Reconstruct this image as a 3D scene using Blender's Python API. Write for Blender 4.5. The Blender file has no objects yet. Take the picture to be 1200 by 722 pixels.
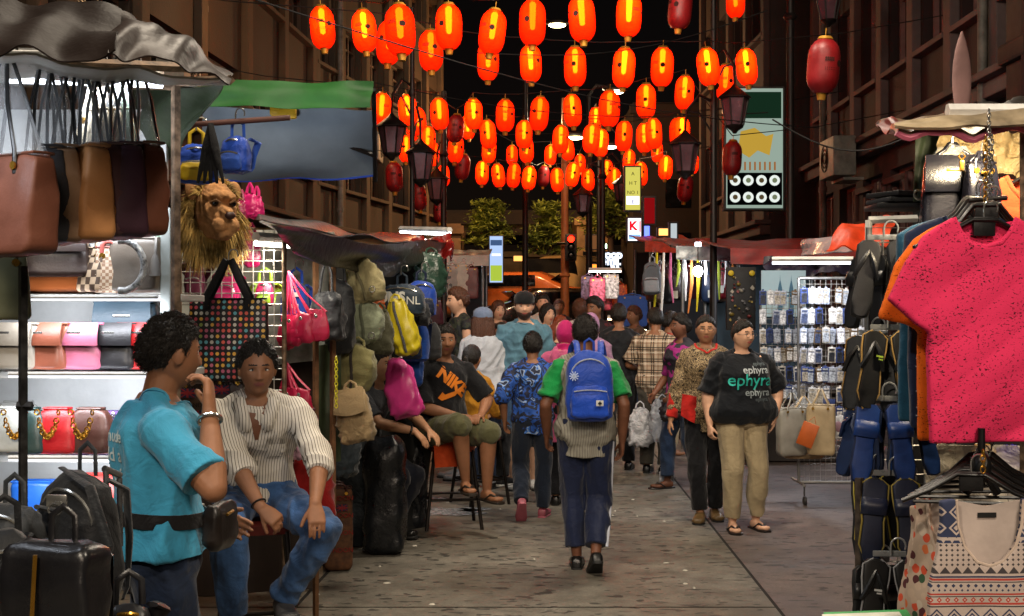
import bpy, bmesh, math, random
import numpy as np
from mathutils import Vector, Matrix, Euler, noise
from mathutils.bvhtree import BVHTree
R = math.radians
random.seed(7)
rng = np.random.default_rng(7)
scn = bpy.context.scene
C = scn.collection
F, HC, CX, CY = 1500.0, 1.68, 600.0, 361.0      # lens in pixels of the photograph, eye height, optical centre

def P(px, py, d):
    """world point at distance d down the street that the photograph shows at a pixel (used only to measure the place)"""
    return Vector(((px-CX)/F*d, d, HC-(py-CY)/F*d))
def PX(px, d): return (px-CX)/F*d
def PZ(py, d): return HC-(py-CY)/F*d

# ------------------------------------------------------------------ materials
_M = {}
def lin(c):
    if isinstance(c, str):
        c = [int(c[i:i+2], 16)/255 for i in (0, 2, 4)]
    return tuple(((v/12.92) if v <= .04045 else ((v+.055)/1.055)**2.4) for v in c[:3]) + (1,)
class NT:
    def __init__(s, m):
        s.m = m; s.t = m.node_tree; s.n = s.t.nodes; s.l = s.t.links
    def new(s, ty, **k):
        n = s.n.new(ty)
        for a, v in k.items():
            if a in n.inputs.keys() if hasattr(n.inputs, 'keys') else False: n.inputs[a].default_value = v
            else: setattr(n, a, v)
        return n
    def link(s, a, b): s.l.new(a, b)
    def coord(s, kind='Object', scale=(1, 1, 1)):
        tc = s.n.new('ShaderNodeTexCoord'); mp = s.n.new('ShaderNodeMapping'); mp.inputs['Scale'].default_value = scale
        s.link(tc.outputs[kind], mp.inputs[0]); return mp.outputs[0]
    def noise(s, vec, scale, detail=3, rough=.55, dist=0):
        n = s.n.new('ShaderNodeTexNoise'); n.inputs['Scale'].default_value = scale; n.inputs['Detail'].default_value = detail
        n.inputs['Roughness'].default_value = rough; n.inputs['Distortion'].default_value = dist
        if vec is not None: s.link(vec, n.inputs['Vector'])
        return n.outputs['Fac']
    def ramp(s, fac, stops, interp='LINEAR'):
        r = s.n.new('ShaderNodeValToRGB'); r.color_ramp.interpolation = interp
        e = r.color_ramp.elements
        while len(e) < len(stops): e.new(.5)
        for i, (p, c) in enumerate(stops): e[i].position = p; e[i].color = c if len(c) == 4 else tuple(c)+(1,)
        s.link(fac, r.inputs[0]); return r.outputs[0]
    def mix(s, fac, a, b, mode='MIX'):
        n = s.n.new('ShaderNodeMix'); n.data_type = 'RGBA'; n.blend_type = mode; n.clamp_result = True
        for v, i in ((fac, 0), (a, 6), (b, 7)):
            if hasattr(v, 'links') or hasattr(v, 'is_linked'): s.link(v, n.inputs[i])
            else: n.inputs[i].default_value = v
        return n.outputs[2]
    def math(s, op, a, b=0, c=None):
        n = s.n.new('ShaderNodeMath'); n.operation = op
        for i, v in enumerate((a, b) if c is None else (a, b, c)):
            if hasattr(v, 'is_linked'): s.link(v, n.inputs[i])
            else: n.inputs[i].default_value = v
        return n.outputs[0]
    def sep(s, vec):
        n = s.n.new('ShaderNodeSeparateXYZ'); s.link(vec, n.inputs[0]); return n.outputs
def base(name):
    m = bpy.data.materials.new(name); m.use_nodes = True
    nt = NT(m); b = m.node_tree.nodes['Principled BSDF']
    return m, nt, b
def mat(name, col='888888', rough=.7, metal=0., var=.18, vs=6., bump=.25, bs=60., spec=.4, sheen=0., coat=0., bd=.003, fold=0.):
    """plain surface: colour with slight uneven wear and a fine bump"""
    if name in _M: return _M[name]
    m, nt, b = base(name); c = lin(col)
    v = nt.coord()
    n1 = nt.noise(v, vs, 4, .6)
    dark = tuple(x*(1-var*1.6) for x in c[:3])+(1,); lite = tuple(min(1, x*(1+var)) for x in c[:3])+(1,)
    colr = nt.ramp(n1, [(.3, dark), (.7, lite)])
    nt.link(colr, b.inputs['Base Color'])
    n2 = nt.noise(v, bs, 4, .6)
    nt.link(nt.ramp(n1, [(.2, (max(.02, rough-.1),)*3), (.8, (min(1, rough+.12),)*3)]), b.inputs['Roughness'])
    if bump:
        bp = nt.n.new('ShaderNodeBump'); bp.inputs['Strength'].default_value = bump; bp.inputs['Distance'].default_value = bd
        if fold: n2 = nt.math('ADD', nt.math('MULTIPLY', n2, .12), nt.math('MULTIPLY', nt.noise(v, 11, 3, .5, 1.6), fold)); bp.inputs['Distance'].default_value = .03
        nt.link(n2, bp.inputs['Height']); nt.link(bp.outputs[0], b.inputs['Normal'])
    b.inputs['Metallic'].default_value = metal; b.inputs['Specular IOR Level'].default_value = spec
    b.inputs['Sheen Weight'].default_value = sheen; b.inputs['Coat Weight'].default_value = coat
    _M[name] = m; return m
def fabric(name, col, **k):
    k = dict(dict(rough=.85, bump=.3, bs=180., spec=.2, sheen=.15, var=.12, fold=1.), **k); return mat('fabric_'+name, col, **k)
def leather(name, col, **k):
    k = dict(dict(rough=.38, bump=.22, bs=120., spec=.5, var=.15), **k); return mat('leather_'+name, col, **k)
def glow(name, col, strength):
    if name in _M: return _M[name]
    m = bpy.data.materials.new(name); m.use_nodes = True; t = m.node_tree; t.nodes.clear()
    e = t.nodes.new('ShaderNodeEmission'); o = t.nodes.new('ShaderNodeOutputMaterial')
    e.inputs[0].default_value = lin(col); e.inputs[1].default_value = strength; t.links.new(e.outputs[0], o.inputs[0])
    _M[name] = m; return m
def plastic(name, col='dddddd', alpha=.35, rough=.15):
    if name in _M: return _M[name]
    m, nt, b = base(name); v = nt.coord()
    b.inputs['Base Color'].default_value = lin(col); b.inputs['Roughness'].default_value = rough
    n = nt.noise(v, 14, 3, .6, 1.5)
    bp = nt.n.new('ShaderNodeBump'); bp.inputs['Strength'].default_value = .9; bp.inputs['Distance'].default_value = .03
    nt.link(n, bp.inputs['Height']); nt.link(bp.outputs[0], b.inputs['Normal'])
    b.inputs['Alpha'].default_value = alpha; _M[name] = m; return m

# ------------------------------------------------------------------ objects
def tag(o, label=None, cat=None, group=None, kind=None):
    if label: o['label'] = label
    if cat: o['category'] = cat
    if group: o['group'] = group
    if kind: o['kind'] = kind
    return o
def empty(name, loc=(0, 0, 0), rz=0, label=None, cat=None, group=None, scale=1):
    o = bpy.data.objects.new(name, None); C.objects.link(o); o.location = loc; o.rotation_euler = (0, 0, rz)
    o.empty_display_size = .1; o.scale = (scale,)*3
    return tag(o, label, cat, group)
def link_mesh(name, me, m=None, parent=None, loc=None, rot=None):
    o = bpy.data.objects.new(name, me); C.objects.link(o)
    if m is not None:
        for x in (m if isinstance(m, (list, tuple)) else [m]): me.materials.append(x)
    if parent: o.parent = parent
    if loc is not None: o.location = loc
    if rot is not None: o.rotation_euler = rot
    return o
def copy_tree(o, parent=None):
    c = o.copy(); C.objects.link(c)
    if parent: c.parent = parent
    for ch in list(o.children): copy_tree(ch, c)
    return c
def dup(o, loc, rz=None, label=None, group=None, scale=None, rot=None):
    c = copy_tree(o); c.location = loc
    if rz is not None: c.rotation_euler = (0, 0, rz)
    if rot is not None: c.rotation_euler = rot
    if scale is not None: c.scale = scale if hasattr(scale, '__len__') else (scale,)*3
    if label: c['label'] = label
    if group: c['group'] = group
    return c
def recolor(o, name, m):
    """give the named part of a copied thing its own mesh data and material"""
    for ch in [o]+list(o.children_recursive):
        if ch.type == 'MESH' and ch.name.split('.')[0] == name:
            for s in ch.material_slots: pass
            ch.data = ch.data.copy(); ch.data.materials.clear(); ch.data.materials.append(m)

def frame_of(t, up=None):
    t = t.normalized()
    a = up if up is not None else (Vector((0, 0, 1)) if abs(t.z) < .9 else Vector((0, 1, 0)))
    s = t.cross(a)
    if s.length < 1e-5: s = t.cross(Vector((1, 0, 0)))
    s.normalize(); u = s.cross(t).normalized()
    return s, u
class MB:
    def __init__(s): s.v = []; s.f = []; s.mi = []; s.cur = 0
    def add(s, vs, fs):
        o = len(s.v); s.v += [tuple(x) for x in vs]; s.f += [tuple(i+o for i in f) for f in fs]; s.mi += [s.cur]*len(fs); return s
    def box(s, c, sz, rz=0, bev=0, M=None):
        x, y, z = sz[0]/2, sz[1]/2, sz[2]/2
        if bev > 0:
            b = min(bev, x*.9, y*.9, z*.9)
            bm = bmesh.new(); bmesh.ops.create_cube(bm, size=1)
            for v in bm.verts: v.co = Vector((v.co.x*2*x, v.co.y*2*y, v.co.z*2*z))
            bmesh.ops.bevel(bm, geom=bm.edges[:], offset=b, segments=2, affect='EDGES', profile=.6)
            bm.verts.index_update(); vs = [v.co.copy() for v in bm.verts]; fs = [[v.index for v in f.verts] for f in bm.faces]; bm.free()
        else:
            vs = [Vector((i, j, k)) for k in (-z, z) for j in (-y, y) for i in (-x, x)]
            fs = [(0, 2, 3, 1), (4, 5, 7, 6), (0, 1, 5, 4), (2, 6, 7, 3), (0, 4, 6, 2), (1, 3, 7, 5)]
        T = Matrix.Translation(Vector(c)) @ (M if M is not None else Matrix.Rotation(rz, 4, 'Z'))
        return s.add([T @ v for v in vs], fs)
    def tube(s, pts, r, n=8, caps=True, up=None, flat=1.0):
        """tube through points; r a number or list; flat squeezes it across"""
        pts = [Vector(p) for p in pts]; m = len(pts)
        rr = r if hasattr(r, '__len__') else [r]*m
        vs = []; prev = None
        for i, p in enumerate(pts):
            t = (pts[min(i+1, m-1)]-pts[max(i-1, 0)])
            if t.length < 1e-7: t = Vector((0, 0, 1))
            t.normalize()
            if prev is None: a, b = frame_of(t, up)
            else:
                a = prev-t*prev.dot(t)
                if a.length < 1e-5: a, _ = frame_of(t, up)
                a.normalize(); b = a.cross(t).normalized()
            prev = a
            for k in range(n):
                an = 2*math.pi*k/n
                vs.append(p+a*math.cos(an)*rr[i]+b*math.sin(an)*rr[i]*flat)
        fs = [(i*n+k, i*n+(k+1) % n, (i+1)*n+(k+1) % n, (i+1)*n+k) for i in range(m-1) for k in range(n)]
        if caps: fs += [tuple(range(n))[::-1], tuple((m-1)*n+k for k in range(n))]
        return s.add(vs, fs)
    def capsule(s, p, q, r0, r1=None, n=14, k=4):
        """rounded cone between two joints"""
        p, q = Vector(p), Vector(q); r1 = r0 if r1 is None else r1
        t = (q-p); L = t.length
        if L < 1e-6: t = Vector((0, 0, 1))
        t.normalize(); pts = []; rr = []
        for i in range(k):
            a = math.pi/2*(1-i/k); pts.append(p-t*r0*math.sin(a)); rr.append(max(r0*math.cos(a), r0*.02))
        pts.append(p); rr.append(r0); pts.append(q); rr.append(r1)
        for i in range(1, k+1):
            a = math.pi/2*i/k; pts.append(q+t*r1*math.sin(a)); rr.append(max(r1*math.cos(a), r1*.02))
        return s.tube(pts, rr, n)
    def ell(s, c, rad, M=None, nu=16, nv=10):
        c = Vector(c); vs = []; fs = []
        for j in range(nv+1):
            th = math.pi*j/nv
            for i in range(nu):
                ph = 2*math.pi*i/nu
                v = Vector((rad[0]*math.sin(max(th, .02) if j < nv else .02)*math.cos(ph) if j not in (0, nv) else rad[0]*.01*math.cos(ph),
                            rad[1]*math.sin(th)*math.sin(ph) if j not in (0, nv) else rad[1]*.01*math.sin(ph), -rad[2]*math.cos(th)))
                vs.append(c+(M @ v if M is not None else v))
        for j in range(nv):
            for i in range(nu): fs.append((j*nu+i, j*nu+(i+1) % nu, (j+1)*nu+(i+1) % nu, (j+1)*nu+i))
        fs += [tuple(range(nu))[::-1], tuple(nv*nu+i for i in range(nu))]
        return s.add(vs, fs)
    def rings(s, rows, n=24, pw=2.0, caps=True, M=None):
        """loft of super-ellipses, rows = (centre, side vector*a, front vector*b[, power])"""
        vs = []
        for row in rows:
            c, a, b = Vector(row[0]), Vector(row[1]), Vector(row[2]); e = row[3] if len(row) > 3 else pw
            for k in range(n):
                an = 2*math.pi*k/n; co, si = math.cos(an), math.sin(an)
                v = c+a*(math.copysign(abs(co)**(2/e), co))+b*(math.copysign(abs(si)**(2/e), si))
                vs.append(M @ v if M is not None else v)
        m = len(rows)
        fs = [(i*n+k, i*n+(k+1) % n, (i+1)*n+(k+1) % n, (i+1)*n+k) for i in range(m-1) for k in range(n)]
        if caps: fs += [tuple(range(n))[::-1], tuple((m-1)*n+k for k in range(n))]
        return s.add(vs, fs)
    def sheet(s, fn, nu, nv, th=0.0):
        """surface fn(u,v) -> point; th gives it thickness"""
        g = [[Vector(fn(i/nu, j/nv)) for i in range(nu+1)] for j in range(nv+1)]
        vs = [p for row in g for p in row]; W = nu+1
        fs = [(j*W+i, j*W+i+1, (j+1)*W+i+1, (j+1)*W+i) for j in range(nv) for i in range(nu)]
        if th:
            nn = []
            for j in range(nv+1):
                for i in range(nu+1):
                    a = g[j][min(i+1, nu)]-g[j][max(i-1, 0)]; b = g[min(j+1, nv)][i]-g[max(j-1, 0)][i]
                    nn.append(a.cross(b).normalized() if a.cross(b).length > 1e-9 else Vector((0, 0, 1)))
            o = len(vs); vs += [p-q*th for p, q in zip(vs[:o], nn)]
            fs += [tuple(o+i for i in f[::-1]) for f in fs[:nu*nv]]
            for i in range(nu):
                fs.append((i, o+i, o+i+1, i+1)); a = nv*W+i; fs.append((a+1, o+a+1, o+a, a))
            for j in range(nv):
                a = j*W; b = a+W; fs.append((b, o+b, o+a, a)); a += nu; b += nu; fs.append((a, o+a, o+b, b))
        return s.add(vs, fs)
    def lathe(s, prof, c=(0, 0, 0), n=20, M=None):
        return s.rings([((c[0], c[1], c[2]+z), (max(r, 1e-4), 0, 0), (0, max(r, 1e-4), 0)) for r, z in prof], n, 2.0, True, M)
    def prism(s, poly, y0, y1):
        """polygon in x,z pushed from y0 to y1"""
        n = len(poly); vs = [(x, y0, z) for x, z in poly]+[(x, y1, z) for x, z in poly]
        fs = [tuple(range(n)), tuple(range(n, 2*n))[::-1]]+[(i, i+n, (i+1) % n+n, (i+1) % n) for i in range(n)]
        return s.add(vs, fs)
    def mesh(s, name='mesh', smooth=True, norm=True):
        me = bpy.data.meshes.new(name); me.from_pydata(s.v, [], s.f)
        if norm:
            bm = bmesh.new(); bm.from_mesh(me); bmesh.ops.recalc_face_normals(bm, faces=bm.faces[:]); bm.to_mesh(me); bm.free()
        if any(s.mi) and len(me.polygons) == len(s.mi): me.polygons.foreach_set('material_index', s.mi)
        if smooth:
            me.polygons.foreach_set('use_smooth', [True]*len(me.polygons))
            try: me.set_sharp_from_angle(angle=R(50))
            except Exception: pass
        return me
    def build(s, name, m=None, parent=None, loc=None, rot=None, smooth=True):
        return link_mesh(name, s.mesh(name, smooth), m, parent, loc, rot)

def remesh(me, voxel, smooth=2, fac=.5):
    o = bpy.data.objects.new('tmp', me)
    tmpc.objects.link(o)
    md = o.modifiers.new('r', 'REMESH'); md.mode = 'VOXEL'; md.voxel_size = voxel; md.use_smooth_shade = True
    if smooth:
        sm = o.modifiers.new('s', 'SMOOTH'); sm.factor = fac; sm.iterations = smooth
    dg = wdg()
    out = bpy.data.meshes.new_from_object(o.evaluated_get(dg))
    tmpc.objects.unlink(o); bpy.data.objects.remove(o); bpy.data.meshes.remove(me)
    return out
tmps = bpy.data.scenes.new('workshop'); tmpc = tmps.collection
def wdg():
    with bpy.context.temp_override(scene=tmps, view_layer=tmps.view_layers[0]): dg = bpy.context.evaluated_depsgraph_get()
    dg.update(); return dg
def vget(me):
    a = np.empty(len(me.vertices)*3); me.vertices.foreach_get('co', a); return a.reshape(-1, 3)
def vset(me, a): me.vertices.foreach_set('co', a.ravel()); me.update()
def nget(me):
    a = np.empty(len(me.vertices)*3); me.vertices.foreach_get('normal', a); return a.reshape(-1, 3)
def wrinkle(me, amp=.005, freq=14, seed=0, aniso=(1, 1, 1), fine=.35):
    p = vget(me); n = nget(me); q = p*np.array(aniso)*freq; r = np.random.default_rng(seed)
    out = np.zeros(len(p))
    for k in range(5):
        d = r.normal(size=3); d /= np.linalg.norm(d); e = r.normal(size=3); f = 1+.55*k
        w = 1.4*np.sin(q@e*.6+r.uniform(0, 6))+.8*np.sin(q@np.roll(e, 1)*1.3)
        s = np.sin(q@d*f+w+r.uniform(0, 6)); out += (1-2*np.abs(s))*(.9**k if k < 3 else fine)
    vset(me, p+n*(out/2.6*amp+amp*.25)[:, None])
def textmesh(txt, size, ext=.0015, align='CENTER', shear=0, bold=0.0, spacing=1.0):
    cu = bpy.data.curves.new('t', 'FONT'); cu.body = txt; cu.size = size; cu.extrude = ext; cu.align_x = align; cu.align_y = 'CENTER'
    cu.shear = shear; cu.offset = bold; cu.resolution_u = 3; cu.space_character = spacing
    o = bpy.data.objects.new('t', cu); tmpc.objects.link(o); dg = wdg()
    me = bpy.data.meshes.new_from_object(o.evaluated_get(dg)); tmpc.objects.unlink(o); bpy.data.objects.remove(o)
    return me
def lettering(txt, size, m, parent, M, name='lettering', **k):
    """upright text mesh placed by matrix M (text plane x right, y up, z outward)"""
    me = textmesh(txt, size, **k); me.transform(M); return link_mesh(name, me, m, parent)
def stand(c, face=-1, yaw=0):
    """matrix turning flat text to stand up facing the camera side (-y) at c"""
    return Matrix.Translation(Vector(c)) @ Matrix.Rotation(yaw, 4, 'Z') @ Matrix.Rotation(R(90), 4, 'X')
def project(me, target, direction, off=.003, sub=0):
    """press a flat mark onto a cloth surface along a direction"""
    bm = bmesh.new(); bm.from_mesh(me)
    if sub: bmesh.ops.subdivide_edges(bm, edges=[e for e in bm.edges if e.calc_length() > sub], cuts=2, use_grid_fill=True)
    bmesh.ops.triangulate(bm, faces=bm.faces[:])
    bvh = BVHTree.FromPolygons([v.co.copy() for v in target.vertices], [tuple(p.vertices) for p in target.polygons])
    d = Vector(direction).normalized()
    for v in bm.verts:
        h = bvh.ray_cast(v.co-d*.5, d)
        if h[0] is None: h = bvh.find_nearest(v.co+d*.45)
        if h[0] is not None: v.co = h[0]-d*off
    bm.to_mesh(me); bm.free()
# ------------------------------------------------------------------ people
def skin(name, col, lip=None):
    n = 'skin_'+name
    if n in _M: return _M[n]
    m, nt, b = base(n); c = lin(col); v = nt.coord()
    n1 = nt.noise(v, 9, 4, .6)
    nt.link(nt.ramp(n1, [(.3, tuple(x*.8 for x in c[:3])), (.7, tuple(min(1, x*1.12) for x in c[:3]))]), b.inputs['Base Color'])
    b.inputs['Roughness'].default_value = .56; b.inputs['Specular IOR Level'].default_value = .35; b.inputs['Subsurface Weight'].default_value = 0.0
    bp = nt.n.new('ShaderNodeBump'); bp.inputs['Strength'].default_value = .12; bp.inputs['Distance'].default_value = .004
    nt.link(nt.noise(v, 160, 3), bp.inputs['Height']); nt.link(bp.outputs[0], b.inputs['Normal']); _M[n] = m; return m
SK = {}
for k_, c_, l_ in (('deep', '6b4430', '5d3430'), ('brown', '8a5f44', '7c4540'), ('tan', 'b08262', 'a05c50'), ('fair', 'd3a486', 'b8655c')):
    SK[k_] = [skin(k_, c_), mat('lip_'+k_, l_, .4, var=.1, bump=.1), mat('brow_'+k_, '20150f', .8)]
def hairmat(name, col):
    n = 'hair_'+name
    if n in _M: return _M[n]
    m, nt, b = base(n); c = lin(col); v = nt.coord('Object', (60, 60, 9))
    n1 = nt.noise(v, 3, 4, .65, .6)
    nt.link(nt.ramp(n1, [(.3, tuple(x*.5 for x in c[:3])), (.75, tuple(min(1, x*1.9+.004) for x in c[:3]))]), b.inputs['Base Color'])
    b.inputs['Roughness'].default_value = .42; b.inputs['Specular IOR Level'].default_value = .35
    bp = nt.n.new('ShaderNodeBump'); bp.inputs['Strength'].default_value = .9; bp.inputs['Distance'].default_value = .01
    nt.link(n1, bp.inputs['Height']); nt.link(bp.outputs[0], b.inputs['Normal']); _M[n] = m; return m
HAIR = hairmat('black', '17130f'); HAIRB = hairmat('brown', '4a2c1c'); HAIRR = hairmat('red', '6e3018'); HAIRG = hairmat('grey', '5a5a5c')
EYEW = mat('eye_white', 'cfc8bd', .25, var=.05, bump=0); EYEB = mat('eye_dark', '120c09', .15, var=.05, bump=0)

def head_pts(nu, nv, fem=0, fat=0):
    """unit directions and the deformed head surface, chin down, face towards -y"""
    th = np.linspace(0.001, math.pi-.001, nv+1)[:, None]; ph = np.linspace(0, 2*math.pi, nu, endpoint=False)[None, :]
    dx = np.sin(th)*np.cos(ph); dy = np.sin(th)*np.sin(ph); dz = -np.cos(th)*np.ones_like(ph)
    e = lambda v: np.exp(-v)
    a, c = .076+.006*fat, .117
    x, z = a*dx, c*dz
    y = np.where(dy < 0, .092, .102)*dy
    low = np.clip(-z/c, 0, 1)
    x = x*(1-(.24-.12*fat)*low**1.6)
    y = np.where(dy > 0, y*(1-.55*low**1.3), y*(1-.08*low))
    fr = np.clip(-dy*2.2, 0, 1)
    ax = np.abs(x)
    nose = np.clip((.022-z)/.044, 0, 1)*e(np.clip((-.024-z)/.006, 0, 9)**2)
    y = y-fr*(.022-.003*fem)*nose*e((x/(.0085+.004*nose))**2)
    y = y-fr*.008*e(((ax-.013)/.006)**2+((z+.025)/.008)**2)
    y = y+fr*.012*e(((ax-.030)/.014)**2+((z-.012)/.011)**2)
    y = y-fr*(.005-.003*fem)*e(((ax-.026)/.02)**2+((z-.032)/.008)**2)
    y = y-fr*.008*e((x/.021)**2+((z+.052)/.011)**2)
    y = y+fr*.0045*e((x/.022)**2+((z+.052)/.0028)**2)
    y = y-fr*(.008-.003*fem)*e((x/.02)**2+((z+.094)/.014)**2)
    y = y-fr*(.004+.005*fat)*e(((ax-.040)/.017)**2+((z+.022)/.024)**2)
    return x, y, z, dx, dy, dz
def grid_faces(nu, nv):
    fs = [(j*nu+i, j*nu+(i+1) % nu, (j+1)*nu+(i+1) % nu, (j+1)*nu+i) for j in range(nv) for i in range(nu)]
    return fs+[tuple(range(nu))[::-1], tuple(nv*nu+i for i in range(nu))]
def hair_cap(style='short', thick=.014, seed=0, nu=72, nv=48, fem=0, fat=0):
    x, y, z, dx, dy, dz = head_pts(nu, nv, fem, fat)
    phi = np.degrees(np.arctan2(np.abs(dx), -dy))              # 0 = front, 180 = back
    prof = {'short': ([0, 40, 62, 80, 100, 120, 180], [.070, .062, .050, .0, .005, -.045, -.062]),
            'receding': ([0, 25, 45, 65, 85, 100, 120, 180], [.073, .088, .066, .05, -.002, .004, -.045, -.062]),
            'tied': ([0, 40, 70, 95, 120, 180], [.072, .060, .030, .005, -.045, -.065]),
            'long': ([0, 30, 55, 80, 110, 180], [.075, .058, .010, -.06, -.10, -.12]),
            'wrap': ([0, 35, 55, 80, 110, 180], [.066, .050, -.02, -.09, -.13, -.14])}[style]
    line = np.interp(phi, *prof)
    r = np.random.default_rng(seed); nz = np.zeros_like(x)
    for k in range(6):
        d = r.normal(size=3)*(45+30*k); nz += np.sin(dx*d[0]*.4+dy*d[1]*.4+dz*d[2]*.25+r.uniform(0, 6))/(1+.4*k)
    jag = .004*nz/2 if style != 'wrap' else 0
    mask = 1/(1+np.exp(-(z-line+jag)/.0035))
    t = mask*((thick*.13*nz if style != 'wrap' else .0)+(.006*np.clip(dz, 0, 1))+thick*(1 if style == 'wrap' else (.22+.78*np.clip((z-line)/.035, 0, 1)**.7)))-(1-mask)*.008
    n = np.stack([dx/.076, dy/.1, dz/.117], -1); n /= np.linalg.norm(n, axis=-1, keepdims=True)
    p = np.stack([x, np.maximum(y, np.where(dy < 0, -.094, y)), z], -1)+n*t[..., None]
    hair_cap.last = (p.reshape(-1, 3), n.reshape(-1, 3), (mask*np.clip((z-line)/.02, 0, 1)).reshape(-1))
    return [tuple(v) for v in p.reshape(-1, 3)], grid_faces(nu, nv)

def ik(a, b, l1, l2, hint):
    a, b = Vector(a), Vector(b); d = b-a; L = min(d.length, (l1+l2)*.998); t = d.normalized(); b = a+t*L
    x = (l1*l1-l2*l2+L*L)/(2*L); h = math.sqrt(max(l1*l1-x*x, 0)); w = Vector(hint); w = w-t*w.dot(t)
    if w.length < 1e-4: w = Vector((0, 1, 0))
    return a+t*x+w.normalized()*h, b

class Person:
    def __init__(s, label, loc, face=0, H=1.7, g=1.0, sk='brown', pelvis=(0, 0, .92), lean=0, twist=0, side=0, head=(0, 0, 0),
                 hands=None, elbow=None, feet=None, knee=None, hand=None, footyaw=None, footpitch=None, fem=0, fat=0, voxel=.008,
                 hair='short', hairm=None, hthick=.013, seed=0, eyes=True, group=None, name='person', z0=0, wide=1.0, strands=0):
        s.fem, s.g, s.sk, s.vx, s.seed = fem, g, SK[sk], voxel, seed; s.sc = H/1.7; s.fat = fat
        s.root = empty(name, (loc[0], loc[1], z0+.012), R(face), label, 'person', group); s.root.scale = (s.sc,)*3
        s.Pv = Vector(pelvis); s.lean, s.twist, s.side = R(lean), R(twist), R(side)
        wd = wide
        s.wd = wd
        s.spine()
        hands = hands or {}; feet = feet or {}; elbow = elbow or {}; knee = knee or {}; hand = hand or {}
        Rm = s.axes(.5)
        s.sh = {k: s.at(.445)+Rm[0]*(k*.172*wd*(1-.08*fem)) for k in (-1, 1)}
        s.hip = {k: s.Pv+Vector((k*.088*(1+.1*(g-1)), 0, -.01)) for k in (-1, 1)}
        s.el, s.wr, s.kn, s.an, s.hd = {}, {}, {}, {}, {}
        for k in (-1, 1):
            tgt = hands.get(k, tuple(s.sh[k]+Vector((k*.06, -.05, -.53))))
            s.el[k], s.wr[k] = ik(s.sh[k], tgt, .285, .255, elbow.get(k, (k*.5, 1, -.2)))
            ft = feet.get(k, (k*.09, 0, .08))
            s.kn[k], s.an[k] = ik(s.hip[k], ft, .43, .415, knee.get(k, (k*.15, -1, 0)))
            s.hd[k] = hand.get(k, {})
        s.fy = footyaw or {}; s.fp = footpitch or {}
        hy, hp, hr = [R(v) for v in head]
        s.HR = Matrix.Rotation(hy, 3, 'Z') @ Matrix.Rotation(hp, 3, 'X') @ Matrix.Rotation(hr, 3, 'Y')
        s.nb = s.at(.53); s.hc = s.nb+Rm[2]*.022+Rm[1]*.022*-1+s.HR @ Vector((0, -.012, .112))
        s.HM = Matrix.Translation(s.hc) @ s.HR.to_4x4()
        s.make_body()
        if eyes: s.make_eyes()
        if hair:
            v, f = hair_cap(hair, hthick, seed, fem=fem, fat=fat); b = MB(); b.add([s.HM @ Vector(p) for p in v], f)
            s.hairm = hairm or HAIR
            if strands:
                pp, nn, mk = hair_cap.last; ids = [i for i in range(len(mk)) if mk[i] > .35]; rr = random.Random(seed)
                for _ in range(strands):
                    i = rr.choice(ids); q = Vector(pp[i])+Vector((rr.gauss(0, .003), rr.gauss(0, .003), rr.gauss(0, .003))); d = (Vector(nn[i])*.55+Vector((rr.gauss(0, .3), .35+rr.gauss(0, .3), -.25+rr.gauss(0, .3)))).normalized(); L = rr.uniform(.008, .015)
                    b.tube([s.HM @ (q-d*.003), s.HM @ (q+d*L*.6), s.HM @ (q+d*L+Vector((0, 0, -.003)))], [.0017, .0013, .0004], 3, caps=False)
            s.hair = b.build('hair' if hair != 'wrap' else 'headscarf', s.hairm, s.root)
    def spine(s):
        s.sp = []; p = s.Pv.copy(); n = 30; h0 = -.12
        for i in range(n+1):
            h = h0+i*.025; s.sp.append((h, None))
        pts = {0: s.Pv.copy()}; s._c = []
        def up(h):
            t = min(max(h/.32, 0), 1); return Matrix.Rotation(s.lean*t, 3, 'X') @ Matrix.Rotation(s.side*t, 3, 'Y') @ Vector((0, 0, 1))
        q = s.Pv.copy(); s._c = [(0, q.copy())]; h = 0
        while h < .60: q = q+up(h)*.02; h += .02; s._c.append((h, q.copy()))
    def at(s, h):
        if h <= 0: return s.Pv+Vector((0, 0, h))
        i = min(int(h/.02), len(s._c)-2); a, b = s._c[i], s._c[i+1]; return a[1].lerp(b[1], (h-a[0])/.02)
    def axes(s, h):
        t = min(max(h/.32, 0), 1); M = Matrix.Rotation(s.twist*t, 3, 'Z') @ Matrix.Rotation(s.lean*t, 3, 'X') @ Matrix.Rotation(s.side*t, 3, 'Y')
        return M @ Vector((1, 0, 0)), M @ Vector((0, 1, 0)), M @ Vector((0, 0, 1))
    HS = [-.09, -.04, 0, .06, .12, .18, .24, .30, .36, .42, .465, .495, .52, .545]
    WS = [.10, .155, .168, .163, .150, .142, .143, .152, .163, .168, .150, .118, .078, .054]
    DS = [.07, .105, .118, .112, .103, .098, .102, .110, .117, .118, .105, .085, .068, .056]
    def row(s, h, off=0, wide=1):
        w = np.interp(h, s.HS, s.WS)*s.wd; d = np.interp(h, s.HS, s.DS)
        if s.fem: w += .012*math.exp(-((h-.0)/.08)**2)-.012*math.exp(-((h-.2)/.07)**2)-.012*max(0, min(1, (h-.3)/.1))
        gg = (s.g-1)*math.exp(-((h-.12)/.24)**2); w *= 1+gg*.9; d *= 1+gg*1.3
        x, y, z = s.axes(h); c = s.at(h)-y*(d*gg*.25)
        if s.fem and s.g: c = c-y*.018*math.exp(-((h-.36)/.06)**2); d += .014*math.exp(-((h-.36)/.06)**2)
        return (c, x*(w+off), y*(d+off), 2.35)
    def torso(s, b, h0, h1, off=0, n=14, flare=0):
        rows = []
        for i in range(n+1):
            h = h0+(h1-h0)*i/n; f = flare*max(0, 1-(h-h0)/.3); r = s.row(h, off+f); rows.append(r)
        b.rings(rows, 28)
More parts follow.
